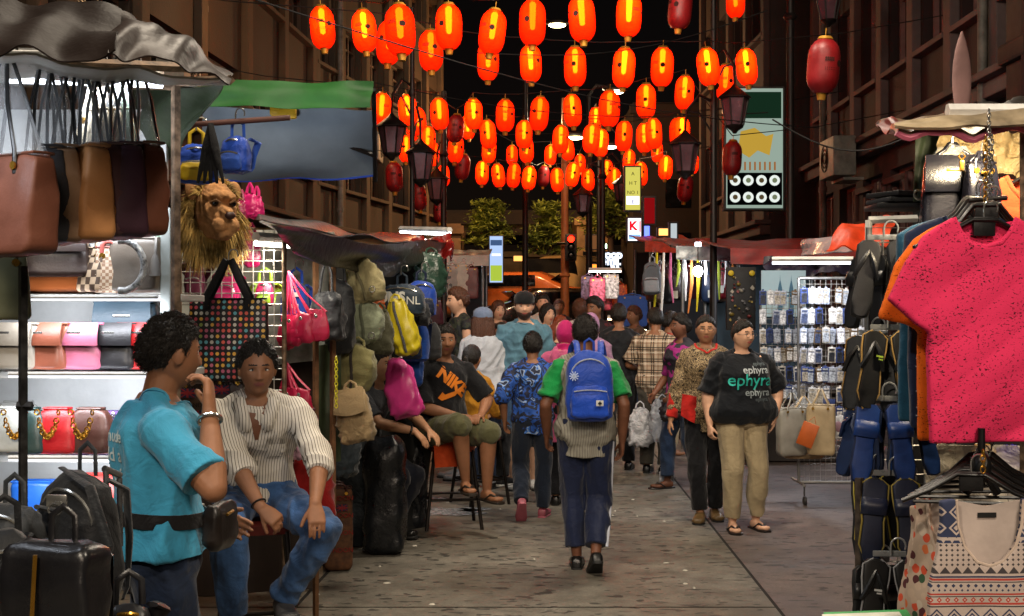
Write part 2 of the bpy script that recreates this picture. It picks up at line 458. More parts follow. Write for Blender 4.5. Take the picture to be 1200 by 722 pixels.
    def foot_axes(s, k):
        yaw = R(s.fy.get(k, k*8)); pit = R(s.fp.get(k, 0))
        M = Matrix.Rotation(yaw, 3, 'Z') @ Matrix.Rotation(pit, 3, 'X')
        return M @ Vector((1, 0, 0)), M @ Vector((0, -1, 0)), M @ Vector((0, 0, 1))
    FT = [(-.062, .010, .012), (-.055, .028, .05), (-.02, .034, .07), (.03, .036, .06), (.08, .043, .042), (.125, .048, .030), (.165, .042, .022), (.185, .022, .014)]
    def foot(s, b, k, off=0, h=1.0, base=.08):
        x, f, u = s.foot_axes(k); c = s.an[k]; rows = []
        for i, (l, w, t) in enumerate(s.FT):
            tt = t*h+off; zc = -base+tt/2-off*.2+(.012 if t < .03 else 0)
            rows.append((c+f*(l+(off if l > 0 else -off))+u*zc, x*(w+off), u*(tt/2+.006), 2.6))
        b.rings(rows, 18)
    def mkhand(s, b, k):
        o = s.hd[k]; fore = (s.wr[k]-s.el[k]).normalized()
        d = Vector(o.get('dir', fore)).normalized(); N = Vector(o.get('palm', (-k, .2, 0))); N = (N-d*N.dot(d)).normalized()
        T = Vector(o.get('thumb', (0, -1, 0))); T = T-d*T.dot(d)-N*T.dot(N)
        T = T.normalized() if T.length > .01 else d.cross(N).normalized()
        cu = o.get('curl', .35); sc = o.get('scale', 1.0)*(1-.08*s.fem); w = s.wr[k]; r = max(.0085, s.vx*1.05)*sc; sp = o.get('spread', 0)
        b.rings([(w-d*.02, T*.026*sc, N*.021*sc), (w+d*.015*sc, T*.030*sc, N*.019*sc), (w+d*.05*sc, T*.040*sc, N*.016*sc), (w+d*.092*sc, T*.041*sc, N*.013*sc), (w+d*.10*sc, T*.036*sc, N*.008*sc)], 14, 2.4)
        for i, (q, L) in enumerate(((.031, .070), (.0105, .079), (-.0105, .073), (-.031, .058))):
            p = w+d*(.088 if i != 3 else .08)*sc+T*q*sc; a = 0; pts = [p-d*.02]; rr = [r]
            dd = (d+T*(q*sp*6)).normalized(); pts.append(p); rr.append(r)
            for j, fr in enumerate((.45, .3, .25)):
                a += R(20+70*cu)*cu*(1 if j else .9)+R(6); v = dd*math.cos(a)+N*math.sin(a); p = p+v*L*fr*sc; pts.append(p); rr.append(r*(1-.08*(j+1)))
            b.tube(pts, rr, 8)
        p = w+d*.028*sc+T*.022*sc; v = (d*.72+T*(.75-.5*cu)+N*(.15+.5*cu)).normalized(); pts = [p, p+v*.035*sc]; v2 = (v+N*.35*cu+d*.35).normalized()
        pts += [pts[-1]+v2*.03*sc]; pts += [pts[-1]+(v2+d*.2+N*.2*cu).normalized()*.024*sc]; b.tube(pts, [r*1.5, r*1.3, r*1.15, r*.95], 8)
    def make_body(s):
        b = MB(); g = s.g; lg = 1+(g-1)*.55
        s.torso(b, -.08, .545, 0)
        for k in (-1, 1):
            b.capsule(s.sh[k]-s.axes(.5)[0]*k*.03, s.sh[k], .05, .052*lg); b.capsule(s.at(.525)+s.axes(.5)[0]*k*.04, s.sh[k]+s.axes(.5)[2]*.006, .030, .030); b.capsule(s.sh[k], s.el[k], .050*lg, .040*lg)
            m = s.el[k].lerp(s.wr[k], .28); b.capsule(s.el[k], m, .040*lg, .043*lg); b.capsule(m, s.wr[k], .043*lg, .026)
            s.mkhand(b, k)
            b.capsule(s.hip[k], s.kn[k], .086*lg, .056*lg); m = s.kn[k].lerp(s.an[k], .3); x, f, u = s.foot_axes(k); m = m-f*.014
            b.capsule(s.kn[k], m, .056*lg, .058*lg); b.capsule(m, s.an[k], .058*lg, .034); s.foot(b, k)
        ln = 1+.12*s.fat; hb = s.hc-s.HR @ Vector((0, -.018, .06))
        b.capsule(s.nb-s.axes(.5)[2]*.03, hb, .056*ln*(1-.1*s.fem), .053*ln*(1-.1*s.fem))
        x, y, z, *_ = head_pts(96, 72, s.fem, s.fat); hv = np.stack([x, y, z], -1).reshape(-1, 3)
        b.add([s.HM @ Vector(v) for v in hv], grid_faces(96, 72))
        for k in (-1, 1):
            b.ell(s.HM @ Vector((k*.077, .008, .0)), (.010, .020, .033), s.HR @ Matrix.Rotation(R(k*22), 3, 'Z'), 12, 8)
        me = remesh(b.mesh(), s.vx, 1)
        # lips and eyebrows by place on the head
        iv = s.HM.inverted(); pc = np.empty(len(me.polygons)*3); me.polygons.foreach_get('center', pc); pc = pc.reshape(-1, 3)
        A = np.array(iv); q = pc@A[:3, :3].T+A[:3, 3]; ax = np.abs(q[:, 0]); mi = np.zeros(len(q), int); fr = q[:, 1] < -.05
        mi[fr & ((q[:, 0]/.024)**2+((q[:, 2]+.052)/.0095)**2 < 1)] = 1
        mi[fr & (np.abs(q[:, 2]-.036+((ax-.028)/.03)**2*.006) < .0036) & (ax > .012) & (ax < .047)] = 2
        me.materials.clear(); s.body = link_mesh('body', me, s.sk, s.root); me.polygons.foreach_set('material_index', mi.tolist())
        s.bodyme = me
    def make_eyes(s):
        bvh = BVHTree.FromPolygons([v.co.copy() for v in s.bodyme.vertices], [tuple(p.vertices) for p in s.bodyme.polygons])
        for k in (-1, 1):
            o = s.HM @ Vector((k*.030, -.2, .012)); h = bvh.ray_cast(o, s.HR @ Vector((0, 1, 0)))
            c = (h[0] if h[0] else s.HM @ Vector((k*.03, -.076, .012))); c = s.HM.inverted() @ c
            b = MB(); b.ell(s.HM @ (c+Vector((0, .0035, 0))), (.0128, .0075, .0052), s.HR @ Matrix.Rotation(R(-k*8), 3, 'Z'), 14, 8); b.cur = 1
            b.ell(s.HM @ (c+Vector((0, -.0008, .0005))), (.0054, .0042, .0052), s.HR, 12, 8)
            b.tube([s.HM @ (c+Vector(v)) for v in ((k*-.014, .004, .0), (k*-.007, -.0035, .0058), (k*.003, -.004, .0068), (k*.015, .003, .002))], .0018, 6)
            b.build('eye', [EYEW, EYEB], s.root)
    # ---- clothes
    def top(s, m, sleeve=.55, length=.06, off=.020, name='shirt', loose=.0, wr=.011, sr=.012, collar=None, neck=.515, flare=0, vx=None, wfreq=13, sb=.0):
        b = MB(); lg = 1+(s.g-1)*.5
        s.torso(b, -length, neck, off+loose, 18, flare)
        for k in (-1, 1):
            b.capsule(s.sh[k]-s.axes(.5)[0]*k*.04, s.sh[k], .052, .056*lg+sr*.4); b.capsule(s.at(.517)+s.axes(.5)[0]*k*.052, s.sh[k]+s.axes(.5)[2]*.012, .046, .048)
            if sleeve > 0:
                r0 = .056*lg+sr*.6+sb; r1 = .050*lg+sr+sb
                if sleeve <= .6:
                    e = s.sh[k].lerp(s.el[k], sleeve/.6); b.tube([s.sh[k].lerp(s.el[k], .02), s.sh[k].lerp(e, .5), e], [r0, (r0+r1)/2, r1], 18)
                else:
                    e = s.el[k].lerp(s.wr[k], (sleeve-.6)/.4*1.0); r2 = .035+sr if sleeve > .9 else .043*lg+sr
                    b.capsule(s.sh[k], s.el[k], r0, .048*lg+sr); b.tube([s.el[k]-(e-s.el[k])*.02, s.el[k].lerp(e, .5), e], [.048*lg+sr, (.048*lg+sr+r2)/2, r2], 18)
        me = remesh(b.mesh(), vx or s.vx*1.15, 1)
        wrinkle(me, wr, wfreq, s.seed+3, (1, 1, .8)); me.materials.clear()
        o = link_mesh(name, me, m, s.root); s.shirtme = me; s.shirt = o; return o
    def vest_strip(s, m, name, pts, w, th=.006, n=1):
        b = MB()
        b.rings([(Vector(p), Vector(d).normalized()*w, Vector(q).normalized()*th) for p, d, q in pts], 10, 4); return b.build(name, m, s.root)
    def bottom(s, m, length=1.0, off=.016, name='trousers', h1=.10, wr=.010, flare=0, vx=None, wfreq=15):
        b = MB(); lg = 1+(s.g-1)*.55
        s.torso(b, -.09, h1, off, 8)
        for k in (-1, 1):
            rk, ra = .062*lg+off, .047+off+flare
            b.capsule(s.hip[k], s.kn[k], .088*lg+off, rk)
            if length <= .55:
                pass
            if length > .5:
                e = s.kn[k].lerp(s.an[k], (length-.5)/.5); m_ = s.kn[k].lerp(e, .35)
                b.tube([s.kn[k], m_, e], [rk, .060*lg+off+flare*.3, ra], 18)
            else:
                e = s.hip[k].lerp(s.kn[k], length*2); b.tube([s.hip[k], e], [.09*lg+off, rk+.012], 18)
        me = remesh(b.mesh(), vx or s.vx*1.15, 1)
        wrinkle(me, wr, wfreq, s.seed+9, (1, 1, .55)); me.materials.clear()
        s.trme = me; s.tr = link_mesh(name, me, m, s.root); return s.tr
    def shoes(s, m, sole=None, kind='shoe'):
        sole = sole or mat('sole_black', '1a1a1a', .7)
        for k in (-1, 1):
            x, f, u = s.foot_axes(k); c = s.an[k]
            if kind == 'sandal':
                b = MB(); b.rings([(c+f*l-u*.082, x*w, u*.011, 4) for l, w in ((-.078, .02), (-.066, .040), (0, .043), (.07, .051), (.13, .058), (.175, .050), (.205, .026))], 18)
                o = b.build('sandal', m, s.root); q = MB()
                p0 = c+f*.140-u*.046
                for t in (-1, 1): q.tube([p0, c+f*.10+x*t*.028-u*.030, c+f*.05+x*t*.046-u*.066], [.009, .013, .011], 6, flat=.6)
                q.build('strap', m, o)
            else:
                b = MB(); s.foot(b, k, .008, 1.05, .083); me = remesh(b.mesh(), .007, 1); me.materials.clear()
                o = link_mesh('shoe', me, m, s.root); q = MB()
                q.rings([(c+f*l-u*.086, x*w, u*.011, 4) for l, w in ((-.074, .02), (-.062, .036), (0, .040), (.07, .048), (.13, .054), (.175, .046), (.202, .022))], 18)
                q.build('sole', sole, o)
    def long_hair(s, L=.3, w=.10, back=True, m=None, tail=False, seed=0):
        b = MB(); r = random.Random(seed); M = s.HM
        if tail:
            for i in range(7):
                ox, oy = r.uniform(-.012, .012), r.uniform(-.01, .01)
                p = [M @ Vector((ox*.3, .105+oy*.3, .03)), M @ Vector((ox, .135+oy, .01)), M @ Vector((ox*1.5, .14+oy, -.07)), M @ Vector((ox*2, .13+oy, -L*.7)), M @ Vector((ox*2.4, .12+oy, -L+r.uniform(-.03, .03)))]
                b.tube(p, [.012, .017, .018, .014, .003], 8)
            return b.build('ponytail', m or s.hairm, s.root)
        for i in range(26):
            a = R(60+240*i/25); x = math.sin(a)*.085; y = -math.cos(a)*.095
            k = 1+r.uniform(-.05, .08)
            p = [M @ Vector((x*.75, y*.75, .07)), M @ Vector((x*1.04, y*1.04, .0)), M @ Vector((x*1.12*k, y*1.05*k+.01, -.10)), M @ Vector((x*1.2*k, max(y, -.03)*1.0+.02, -L*.75)), M @ Vector((x*1.1, max(y, -.03)+.02+r.uniform(-.02, .02), -L+r.uniform(-.05, .03)))]
            b.tube(p, [.014, .019, .020, .017, .004], 7)
        return b.build('long_hair', m or s.hairm, s.root)
    def glasses(s, m, sun=False):
        b = MB(); M = s.HM
        for k in (-1, 1):
            pts = [M @ Vector((k*.034+.0235*math.cos(a)*(1 if abs(math.cos(a)) < .9 else .96), -.101-(.004 if sun else 0)+abs(math.cos(a))*.002, .009+.0165*math.sin(a))) for a in [2*math.pi*i/16 for i in range(17)]]
            b.tube(pts, .0016 if not sun else .0026, 6); b.tube([M @ Vector((k*.058, -.099, .014)), M @ Vector((k*.079, -.06, .014)), M @ Vector((k*.082, .01, .012))], .0018, 6)
        b.tube([M @ Vector((-.012, -.104, .012)), M @ Vector((0, -.113, .014)), M @ Vector((.012, -.104, .012))], .0016, 6)
        g = b.build('glasses', m, s.root)
        if sun:
            q = MB()
            for k in (-1, 1): q.rings([(M @ Vector((k*.034, -.103+i*.002, .009)), M.to_3x3() @ Vector((.023, 0, 0)), M.to_3x3() @ Vector((0, 0, .016))) for i in (0, 1)], 16)
            q.build('lens', mat('lens_dark', '2a1a18', .1, var=.05, bump=0), g)
    def collar(s, m, r=.075, h=.03, off=.0):
        b = MB(); c = s.at(.515); x, y, z = s.axes(.5); n = 24; vs = []
        pts = [c+x*math.cos(a)*r*1.08+y*(math.sin(a)*r-.008)+z*(off+.012*math.sin(a)) for a in [2*math.pi*i/n for i in range(n+1)]]
        b.tube(pts, h, 8, flat=.35, up=None); return b.build('collar', m, s.root)
    def world(s, v): return s.root.matrix_world @ Vector(v)
def neckband(p, m, r=.072, w=.008, dz=.0, drop=.03, name='neckband', h=.49):
    """ring of knitted trim round the neck opening, laid on the shirt by ray"""
    bvh = BVHTree.FromPolygons([v.co.copy() for v in p.shirtme.vertices], [tuple(q.vertices) for q in p.shirtme.polygons])
    c = p.at(h); x, y, z = p.axes(.5); pts = []
    for i in range(33):
        a = 2*math.pi*i/32; o = c+x*math.cos(a)*r+y*(math.sin(a)*(r+(drop if math.sin(a) < 0 else 0)))+z*.3
        hh = bvh.ray_cast(o, -z); pts.append((hh[0] if hh[0] else o-z*.28)+z*.001)
    b = MB(); b.tube(pts, w, 6, flat=.6); return b.build(name, m, p.root)
# ------------------------------------------------------------------ the setting
def struct(b, name, m, smooth=False):
    o = b.build(name, m, smooth=smooth); o['kind'] = 'structure'; return o
def ground_mats():
    def paving(name, c0, c1, cm, sx=1.0):
        m, nt, b = base(name); v = nt.coord()
        big = nt.noise(v, .55, 5, .62); mid = nt.noise(v, 5, 5, .65)
        col = nt.mix(nt.ramp(mid, [(.3, (0, 0, 0)), (.7, (1, 1, 1))]), lin(c0), lin(c1))
        col = nt.mix(nt.ramp(big, [(.35, (.62,)*3), (.66, (1.12,)*3)]), (0, 0, 0, 1), col, 'MULTIPLY') if False else nt.mix(1.0, col, nt.ramp(big, [(.33, (.55, .53, .50)), (.64, (1, 1, 1))]), 'MULTIPLY')
        # short stamped strokes of the paving pattern
        tc = nt.n.new('ShaderNodeTexCoord'); mp = nt.n.new('ShaderNodeMapping'); mp.inputs['Scale'].default_value = (10*sx, 19, 1); nt.link(tc.outputs['Object'], mp.inputs[0])
        wob = nt.n.new('ShaderNodeVectorMath'); wob.operation = 'ADD'; nz = nt.n.new('ShaderNodeTexNoise'); nz.inputs['Scale'].default_value = 3.0; nt.link(tc.outputs['Object'], nz.inputs['Vector'])
        nt.link(mp.outputs[0], wob.inputs[0]); nt.link(nz.outputs['Color'], wob.inputs[1])
        s = nt.n.new('ShaderNodeTexNoise'); s.inputs['Scale'].default_value = 1.0; s.inputs['Detail'].default_value = 1.2; nt.link(wob.outputs[0], s.inputs['Vector'])
        mark = nt.ramp(s.outputs['Fac'], [(.625, (0, 0, 0)), (.655, (1, 1, 1))])
        col = nt.mix(nt.math('MULTIPLY', mark, .8), col, lin(cm))
        sp = nt.noise(v, 38, 2, .5); col = nt.mix(nt.ramp(sp, [(.74, (0, 0, 0)), (.77, (.5, .5, .5))]), col, lin('b5b0a4'))
        col = nt.mix(.55, col, nt.ramp(nt.noise(v, 95, 3, .7), [(.3, (.35,)*3), (.65, (1, 1, 1))]), 'MULTIPLY'); col = nt.mix(nt.ramp(nt.noise(v, 2.3, 6, .75), [(.60, (0, 0, 0)), (.72, (.55, .55, .55))]), col, lin('2a2723'))
        nt.link(col, b.inputs['Base Color'])
        nt.link(nt.ramp(big, [(.35, (.42,)*3), (.6, (.72,)*3)]), b.inputs['Roughness'])
        h = nt.math('SUBTRACT', nt.math('MULTIPLY', mid, .5), mark); bp = nt.n.new('ShaderNodeBump'); bp.inputs['Strength'].default_value = .6; bp.inputs['Distance'].default_value = .006
        nt.link(h, bp.inputs['Height']); nt.link(bp.outputs[0], b.inputs['Normal']); return m
    return paving('stone_paving', '5f5b52', '8b867a', '1b1917'), paving('pink_paving', '5c5250', '7a6c66', '211c1a', .8), mat('dark_ground', '1d1b19', .9)
GM = ground_mats()
b = MB(); b.sheet(lambda u, v: (-120+240*u, -10+260*v, 0 if -10+260*v < 28 else min(1.25, (-10+260*v-28)/6*1.25)), 1, 260); struct(b, 'ground', GM[2])
jr = lambda y: 1.34+.02*y        # the joint on the right
jl = lambda y: -1.56+.048*y      # the joint on the left
b = MB(); ys = [-3, 3, 7.18, 13, 20, 27.9]
for a, c in zip(ys[:-1], ys[1:]):
    c2 = c-.02
    b.add([(jl(a)+.012, a, .004), (jr(a)-.010, a, .004), (jr(c2)-.010, c2, .004), (jl(c2)+.012, c2, .004)], [(0, 1, 2, 3)])
    b.add([(-9, a, .004), (jl(a)-.012, a, .004), (jl(c2)-.012, c2, .004), (-9, c2, .004)], [(0, 1, 2, 3)])
struct(b, 'road', GM[0])
b = MB(); b.add([(jr(-3)+.010, -3, .004), (9, -3, .004), (9, 27.9, .004), (jr(27.9)+.010, 27.9, .004)], [(0, 1, 2, 3)]); struct(b, 'pavement', GM[1])
# spilt milky puddle by the stools
def blob_poly(cx, cy, rx, ry, seed, n=26):
    r = random.Random(seed); return [(cx+math.cos(2*math.pi*i/n)*rx*r.uniform(.6, 1.15), cy+math.sin(2*math.pi*i/n)*ry*r.uniform(.6, 1.15)) for i in range(n)]
for i, (px, py, w, h) in enumerate([(528, 601, 95, 11), (508, 586, 45, 6), (556, 598, 40, 6)]):
    d = 2520/(py-361); b = MB(); pl = blob_poly(PX(px, d), d, w/2/F*d, h/2*d*d/2520, i+3)
    b.add([(x, y, .009) for x, y in pl], [tuple(range(len(pl)))])
    tag(b.build('puddle', mat('puddle_pale', '8a8f90', .25, var=.3, vs=20, bump=.1)), ['pale spilt puddle around the stool legs', 'small pale spill behind the stool', 'small pale spill right of the stool legs'][i], 'puddle')
r_ = random.Random(5)
for i in range(26):
    d = r_.uniform(6.8, 11.5); x = r_.uniform(-1.3, 1.2); b = MB(); pl = blob_poly(0, 0, r_.uniform(.01, .028), r_.uniform(.008, .02), i+30, 7)
    b.add([(u, v, .0) for u, v in pl]+[(u*.6, v*.6, .006) for u, v in pl], [tuple(range(7, 14))]+[(k, (k+1) % 7, (k+1) % 7+7, k+7) for k in range(7)])
    tag(b.build('paper_scrap', mat('scrap', 'b9b4a8', .9), loc=(x, d, .006)), 'tiny pale scrap of litter lying on the paving', 'litter', 'paper scraps on the paving')

# ---- facades
IRONY = mat('black_iron', '16110f', .5, metal=.3)
def facade(name, label, p0, p1, H, floors, bays, wallm, pierm, winm, framem, ground=3.2, out=1, cornice=True, band=None):
    """a street front from p0 to p1; the body of the house lies on the side away from the street"""
    p0, p1 = Vector(p0+(0,)), Vector(p1+(0,)); L = (p1-p0).length; ux = (p1-p0).normalized()
    root = empty(name, p0, math.atan2(ux.y, ux.x), label, 'building')
    s = out   # +1: the street is at local -y
    W = MB(); D = 7.0; wall_t = .35
    W.box((L/2, s*(wall_t+D/2), H/2), (L, D, H)); fh = (H-ground)/floors; bw = L/bays
    wn = []
    for fl in range(-1, floors):
        z0 = 0 if fl < 0 else ground+fl*fh; h = ground if fl < 0 else fh
        oz0, oz1 = (z0+.1, z0+h-.5) if fl < 0 else (z0+.85, z0+h-.45)
        W.box((L/2, s*wall_t/2, (oz1+z0+h)/2), (L, wall_t, z0+h-oz1)); W.box((L/2, s*wall_t/2, (z0+oz0)/2), (L, wall_t, oz0-z0))
        for i in range(bays+1):
            pw = .42 if 0 < i < bays else .25; x = min(max(i*bw, pw/2), L-pw/2); W.box((x, s*wall_t/2, (oz0+oz1)/2), (pw, wall_t, oz1-oz0))
        for i in range(bays):
            wn.append((i*bw+bw/2, oz0, oz1, bw-.42, fl))
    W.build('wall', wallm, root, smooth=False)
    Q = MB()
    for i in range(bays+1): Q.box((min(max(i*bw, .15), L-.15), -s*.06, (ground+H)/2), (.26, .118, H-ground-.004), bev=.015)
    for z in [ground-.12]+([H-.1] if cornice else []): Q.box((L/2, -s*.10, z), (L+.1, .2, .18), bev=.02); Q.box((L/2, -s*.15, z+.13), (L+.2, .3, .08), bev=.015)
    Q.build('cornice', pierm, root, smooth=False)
    for x, a, c, w, fl in wn:
        m = MB(); t = .05
        m.box((x, s*.16, a+t/2), (w, .07, t)); m.box((x, s*.16, c-t/2), (w, .07, t))
        for k in (0, .333, .667, 1): m.box((x-w/2+t/2+(w-t)*k, s*.16, (a+c)/2), (t, .068, c-a-2*t))
        if fl >= 0: m.box((x, s*.162, a+(c-a)*.68), (w-2*t, .05, .04))
        f = m.build('window', framem, root, smooth=False); q = MB(); q.box((x, s*.20, (a+c)/2), (w-.02, .02, c-a-.02)); q.build('pane', glow('pane_reflection_glow', 'a8bcc0', .3) if (fl == 0 and x > L-1.6 and bays == 7) else winm, f, smooth=False)  # end pane glows in place of a reflection in its glass
        if fl >= 0:
            q = MB(); q.box((x, -s*.03, a-.04), (w+.16, .2, .07), bev=.01); q.build('sill', pierm, f, smooth=False)
    return root
GLASS = mat('night_glass', '0c0e12', .12, var=.3, bump=.1)
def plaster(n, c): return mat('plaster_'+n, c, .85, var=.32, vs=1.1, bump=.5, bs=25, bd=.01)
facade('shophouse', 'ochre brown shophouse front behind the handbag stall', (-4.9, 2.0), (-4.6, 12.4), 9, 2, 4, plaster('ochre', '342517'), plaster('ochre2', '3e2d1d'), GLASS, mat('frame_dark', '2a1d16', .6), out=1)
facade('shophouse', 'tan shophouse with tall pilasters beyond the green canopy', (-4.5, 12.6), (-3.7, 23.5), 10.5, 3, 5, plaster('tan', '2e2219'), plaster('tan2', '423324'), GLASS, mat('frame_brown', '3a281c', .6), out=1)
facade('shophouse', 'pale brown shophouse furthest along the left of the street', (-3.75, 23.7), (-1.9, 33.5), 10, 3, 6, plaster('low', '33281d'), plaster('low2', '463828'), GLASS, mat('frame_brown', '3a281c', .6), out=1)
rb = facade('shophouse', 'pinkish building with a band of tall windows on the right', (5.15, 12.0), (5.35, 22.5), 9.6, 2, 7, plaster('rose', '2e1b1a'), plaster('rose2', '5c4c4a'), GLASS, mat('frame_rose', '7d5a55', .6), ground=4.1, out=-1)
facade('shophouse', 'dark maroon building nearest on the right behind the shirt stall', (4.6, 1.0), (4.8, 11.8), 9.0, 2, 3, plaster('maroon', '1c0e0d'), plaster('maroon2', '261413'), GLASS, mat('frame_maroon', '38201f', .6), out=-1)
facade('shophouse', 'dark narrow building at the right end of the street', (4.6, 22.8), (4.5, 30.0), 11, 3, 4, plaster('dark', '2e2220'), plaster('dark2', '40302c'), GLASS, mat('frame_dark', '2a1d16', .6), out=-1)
# meander relief on the rose building and the tall dark column
b = MB()
for k in range(5):
    y = 12.9+k*1.55; z = 3.15
    for (dy, dz, sy, sz) in ((0, .3, 1.1, .09), (-.5, 0, .09, .6), (.5, .05, .09, .5), (.22, -.2, .55, .09), (-.02, 0, .09, .36)):
        b.box((5.13-.0+.02*(y-12), y+dy, z+dz), (.05, sy, sz), bev=.01)
o = b.build('relief_band', plaster('rel', '4c302c'), smooth=False); tag(o, 'dark key pattern relief on the pinkish wall', 'relief')
b = MB(); b.box((4.98, 12.0, 4.2), (.5, .55, 8.4), bev=.03); b.box((4.98, 12.0, 4.1), (.62, .66, .2), bev=.03); b.box((4.98, 12.0, .2), (.66, .7, .4), bev=.03)
tag(b.build('column', mat('col_dark', '1d1413', .7), smooth=False), 'tall dark column between the maroon and pinkish buildings', 'column')
b = MB(); b.box((4.55, 9.9, 4.2), (.3, .34, 8.4), bev=.02); b.box((4.55, 9.9, 3.9), (.36, .40, .25), bev=.02)
tag(b.build('column', plaster('pale', '7a6460'), smooth=False), 'narrow greyish pilaster right of the tall dark column', 'column')
c = P(1127, 93, 8.6); b = MB(); b.rings([((0, 0, -.32+.64*t), (max(.004, .065*math.sin(math.pi*t)**.7), 0, 0), (0, .02, 0)) for t in [i/10 for i in range(11)]], 14); b.tube([(0, 0, -.3), (0, 0, -.42)], .012)
tag(b.build('leaf_ornament', plaster('leaf', '8a6a66'), loc=c), 'pale pointed leaf ornament on the maroon wall', 'ornament')
b = MB(); b.tube([(PX(1127, 8.6), 8.6, PZ(118, 8.6)), (PX(1127, 8.6), 8.6, PZ(150, 8.6)-.3)], .02); b.box((PX(1127, 8.6), 8.8, PZ(93, 8.6)), (.5, .3, .8)) if False else None

r = random.Random(6)
for i, (x, y, z, s, lab) in enumerate([(-4.75, 9.0, 5.2, 1, 'weathered air conditioner box on the ochre shophouse'), (-4.35, 15.5, 4.6, 1, 'air conditioner box low on the tan shophouse'), (-4.1, 19.4, 7.4, 1, 'air conditioner box high on the tan shophouse'), (-3.2, 26.5, 5.0, 1, 'air conditioner box on the furthest left shophouse'), (5.1, 14.8, 6.9, -1, 'air conditioner box under the upper windows at right'), (5.15, 19.0, 3.9, -1, 'air conditioner box below the pinkish wall ledge')]):
    root = empty('air_conditioner', (x+s*.32, y, z), 0, lab, 'air conditioner'); b = MB(); b.box((0, 0, 0), (.34, .85, .58), bev=.03); b.box((-s*.15, 0, -.33), (.3, .7, .04)); b.build('housing', mat('ac_grey', '77746c', .6, var=.3), root)
    b = MB(); [b.tube([(s*.18, .05+.2*q*math.cos(a), .2*q*math.sin(a)) for a in [2*math.pi*k/16 for k in range(17)]], .008, 5) for q in (.4, .7, 1)]; b.build('fan_grille', IRONY, root)
for i, (x, y, lab) in enumerate([(-4.62, 6.4, 'rain pipe running down the ochre shophouse'), (-4.15, 17.2, 'rain pipe on the tan shophouse'), (-3.35, 25.0, 'rain pipe on the furthest left shophouse'), (5.0, 13.6, 'rain pipe on the pinkish building'), (5.05, 20.8, 'rain pipe at the far end of the pinkish building')]):
    b = MB(); b.tube([(0, 0, 0), (0, 0, 9)], .055, 10); [b.lathe([(.07, -.04), (.07, .04)], (0, 0, z)) for z in (1.5, 3.6, 5.7, 7.8)]; tag(b.build('rain_pipe', mat('pipe_grey2', '5a5650', .6, var=.4), loc=(x, y, 0)), lab, 'pipe')

# ---- far end: viaduct, warm lit walls
b = MB(); b.box((0, 62, PZ(268, 62)), (110, 9, 1.15), bev=.1); b.box((0, 57.3, PZ(256, 57)), (110, .25, .5)); 
for x in (-22, -9.5, 9, 24): b.box((x, 62, 2.6), (1.4, 2.2, 5.2), bev=.15)
o = b.build('viaduct', plaster('via', '3a2c1f'), smooth=False); tag(o, 'long brown concrete viaduct crossing beyond the trees', 'viaduct')
b = MB(); b.box((PX(640, 75), 75, 3.0), (16, 6, 3.6)); b.box((PX(640, 75), 71.9, 4.7), (16.2, .2, .3)); 
for k in range(6): b.box((PX(640, 75)-6.6+k*2.6, 71.95, 3.0), (.3, .14, 3.3))
tag(b.build('warehouse', plaster('ware', '7a5a34'), smooth=False), 'warm lit low building seen under the viaduct', 'building')
def tower(px0, px1, py, d, m, label, z0=0):
    b = MB(); x0, x1, z1 = PX(px0, d), PX(px1, d), PZ(py, d); b.box(((x0+x1)/2, d+2, (z1+z0)/2), (x1-x0, 4, z1-z0)); b.box(((x0+x1)/2, d-.05, z1-.2), (x1-x0+.2, .3, .25))
    root = b.build('building', m, smooth=False); tag(root, label, 'building')
    n = max(1, int((x1-x0)/1.6))
    for i in range(n):
        for k in range(max(1, int((z1-1.6)/1.5))):
            q = MB(); q.box((x0+(x1-x0)*(i+.5)/n, d-.02, 1.9+k*1.5), (.7, .06, .8), bev=.01); q.build('window', GLASS, root, smooth=False)
tower(676, 712, 254, 48, plaster('sm', '9a7a52'), 'small tan building behind the traffic light pole')
tower(742, 846, 120, 36, plaster('dk', '241a18'), 'tall dark building rising behind the right hand stalls')
tower(470, 540, 262, 40, plaster('lw', '5a4634'), 'low brown building far left behind the crowd')

# ---- trees of the far end: flat tiers of small leaves
def tree(px, py, w, h, d, label, seed):
    r = random.Random(seed); c = P(px, py, d); x0 = c.x; zt = c.z; root = empty('street_tree', (x0, d, 1.2 if d > 34 else 0), 0, label, 'tree', 'trees at the far end')
    z0 = 1.2 if d > 34 else 0; W = w/F*d; H = h/F*d; t = MB(); top = zt-z0+H*.35
    t.tube([(0, 0, 0), (.05, 0, top*.4), (-.03, .05, top*.8), (0, 0, top)], [.13, .10, .07, .03], 8)
    cl = MB()
    for k in range(7):
        z = zt-z0-H*.45+H*.9*k/6; rad = W/2*(1-.55*k/6)*r.uniform(.8, 1.1)
        for j in range(6):
            a = r.uniform(0, 6.28); L = rad*r.uniform(.55, 1); q = Vector((math.cos(a)*L, math.sin(a)*L, z+L*.10))
            t.tube([(0, 0, z-.12), tuple(q*.5+Vector((0, 0, z*.5+.02))), tuple(q)], [.035, .02, .008], 5)
            for i in range(95):
                f = r.uniform(.25, 1.08); p = Vector((q.x*f+r.gauss(0, .16), q.y*f+r.gauss(0, .16), z+(q.z-z)*f+r.gauss(0, .055)))
                u = Vector((r.gauss(0, 1), r.gauss(0, 1), r.gauss(0, .35))).normalized()*r.uniform(.07, .14); v = u.cross(Vector((r.gauss(0, .3), r.gauss(0, .3), 1))).normalized()*r.uniform(.025, .045)
                cl.add([p-u, p+v, p+u, p-v], [(0, 1, 2, 3)])
    t.build('trunk', mat('bark', '3d3026', .9), root); me = cl.mesh(smooth=False, norm=False); link_mesh('crown', me, mat('leaves', '7c8c3a', .7, var=.5, vs=2.5, bump=0), root)
tree(573, 262, 62, 50, 40, 'small layered tree left of the blue lit panel', 1)
tree(645, 268, 66, 60, 42, 'layered tree beside the tall orange pole', 2)
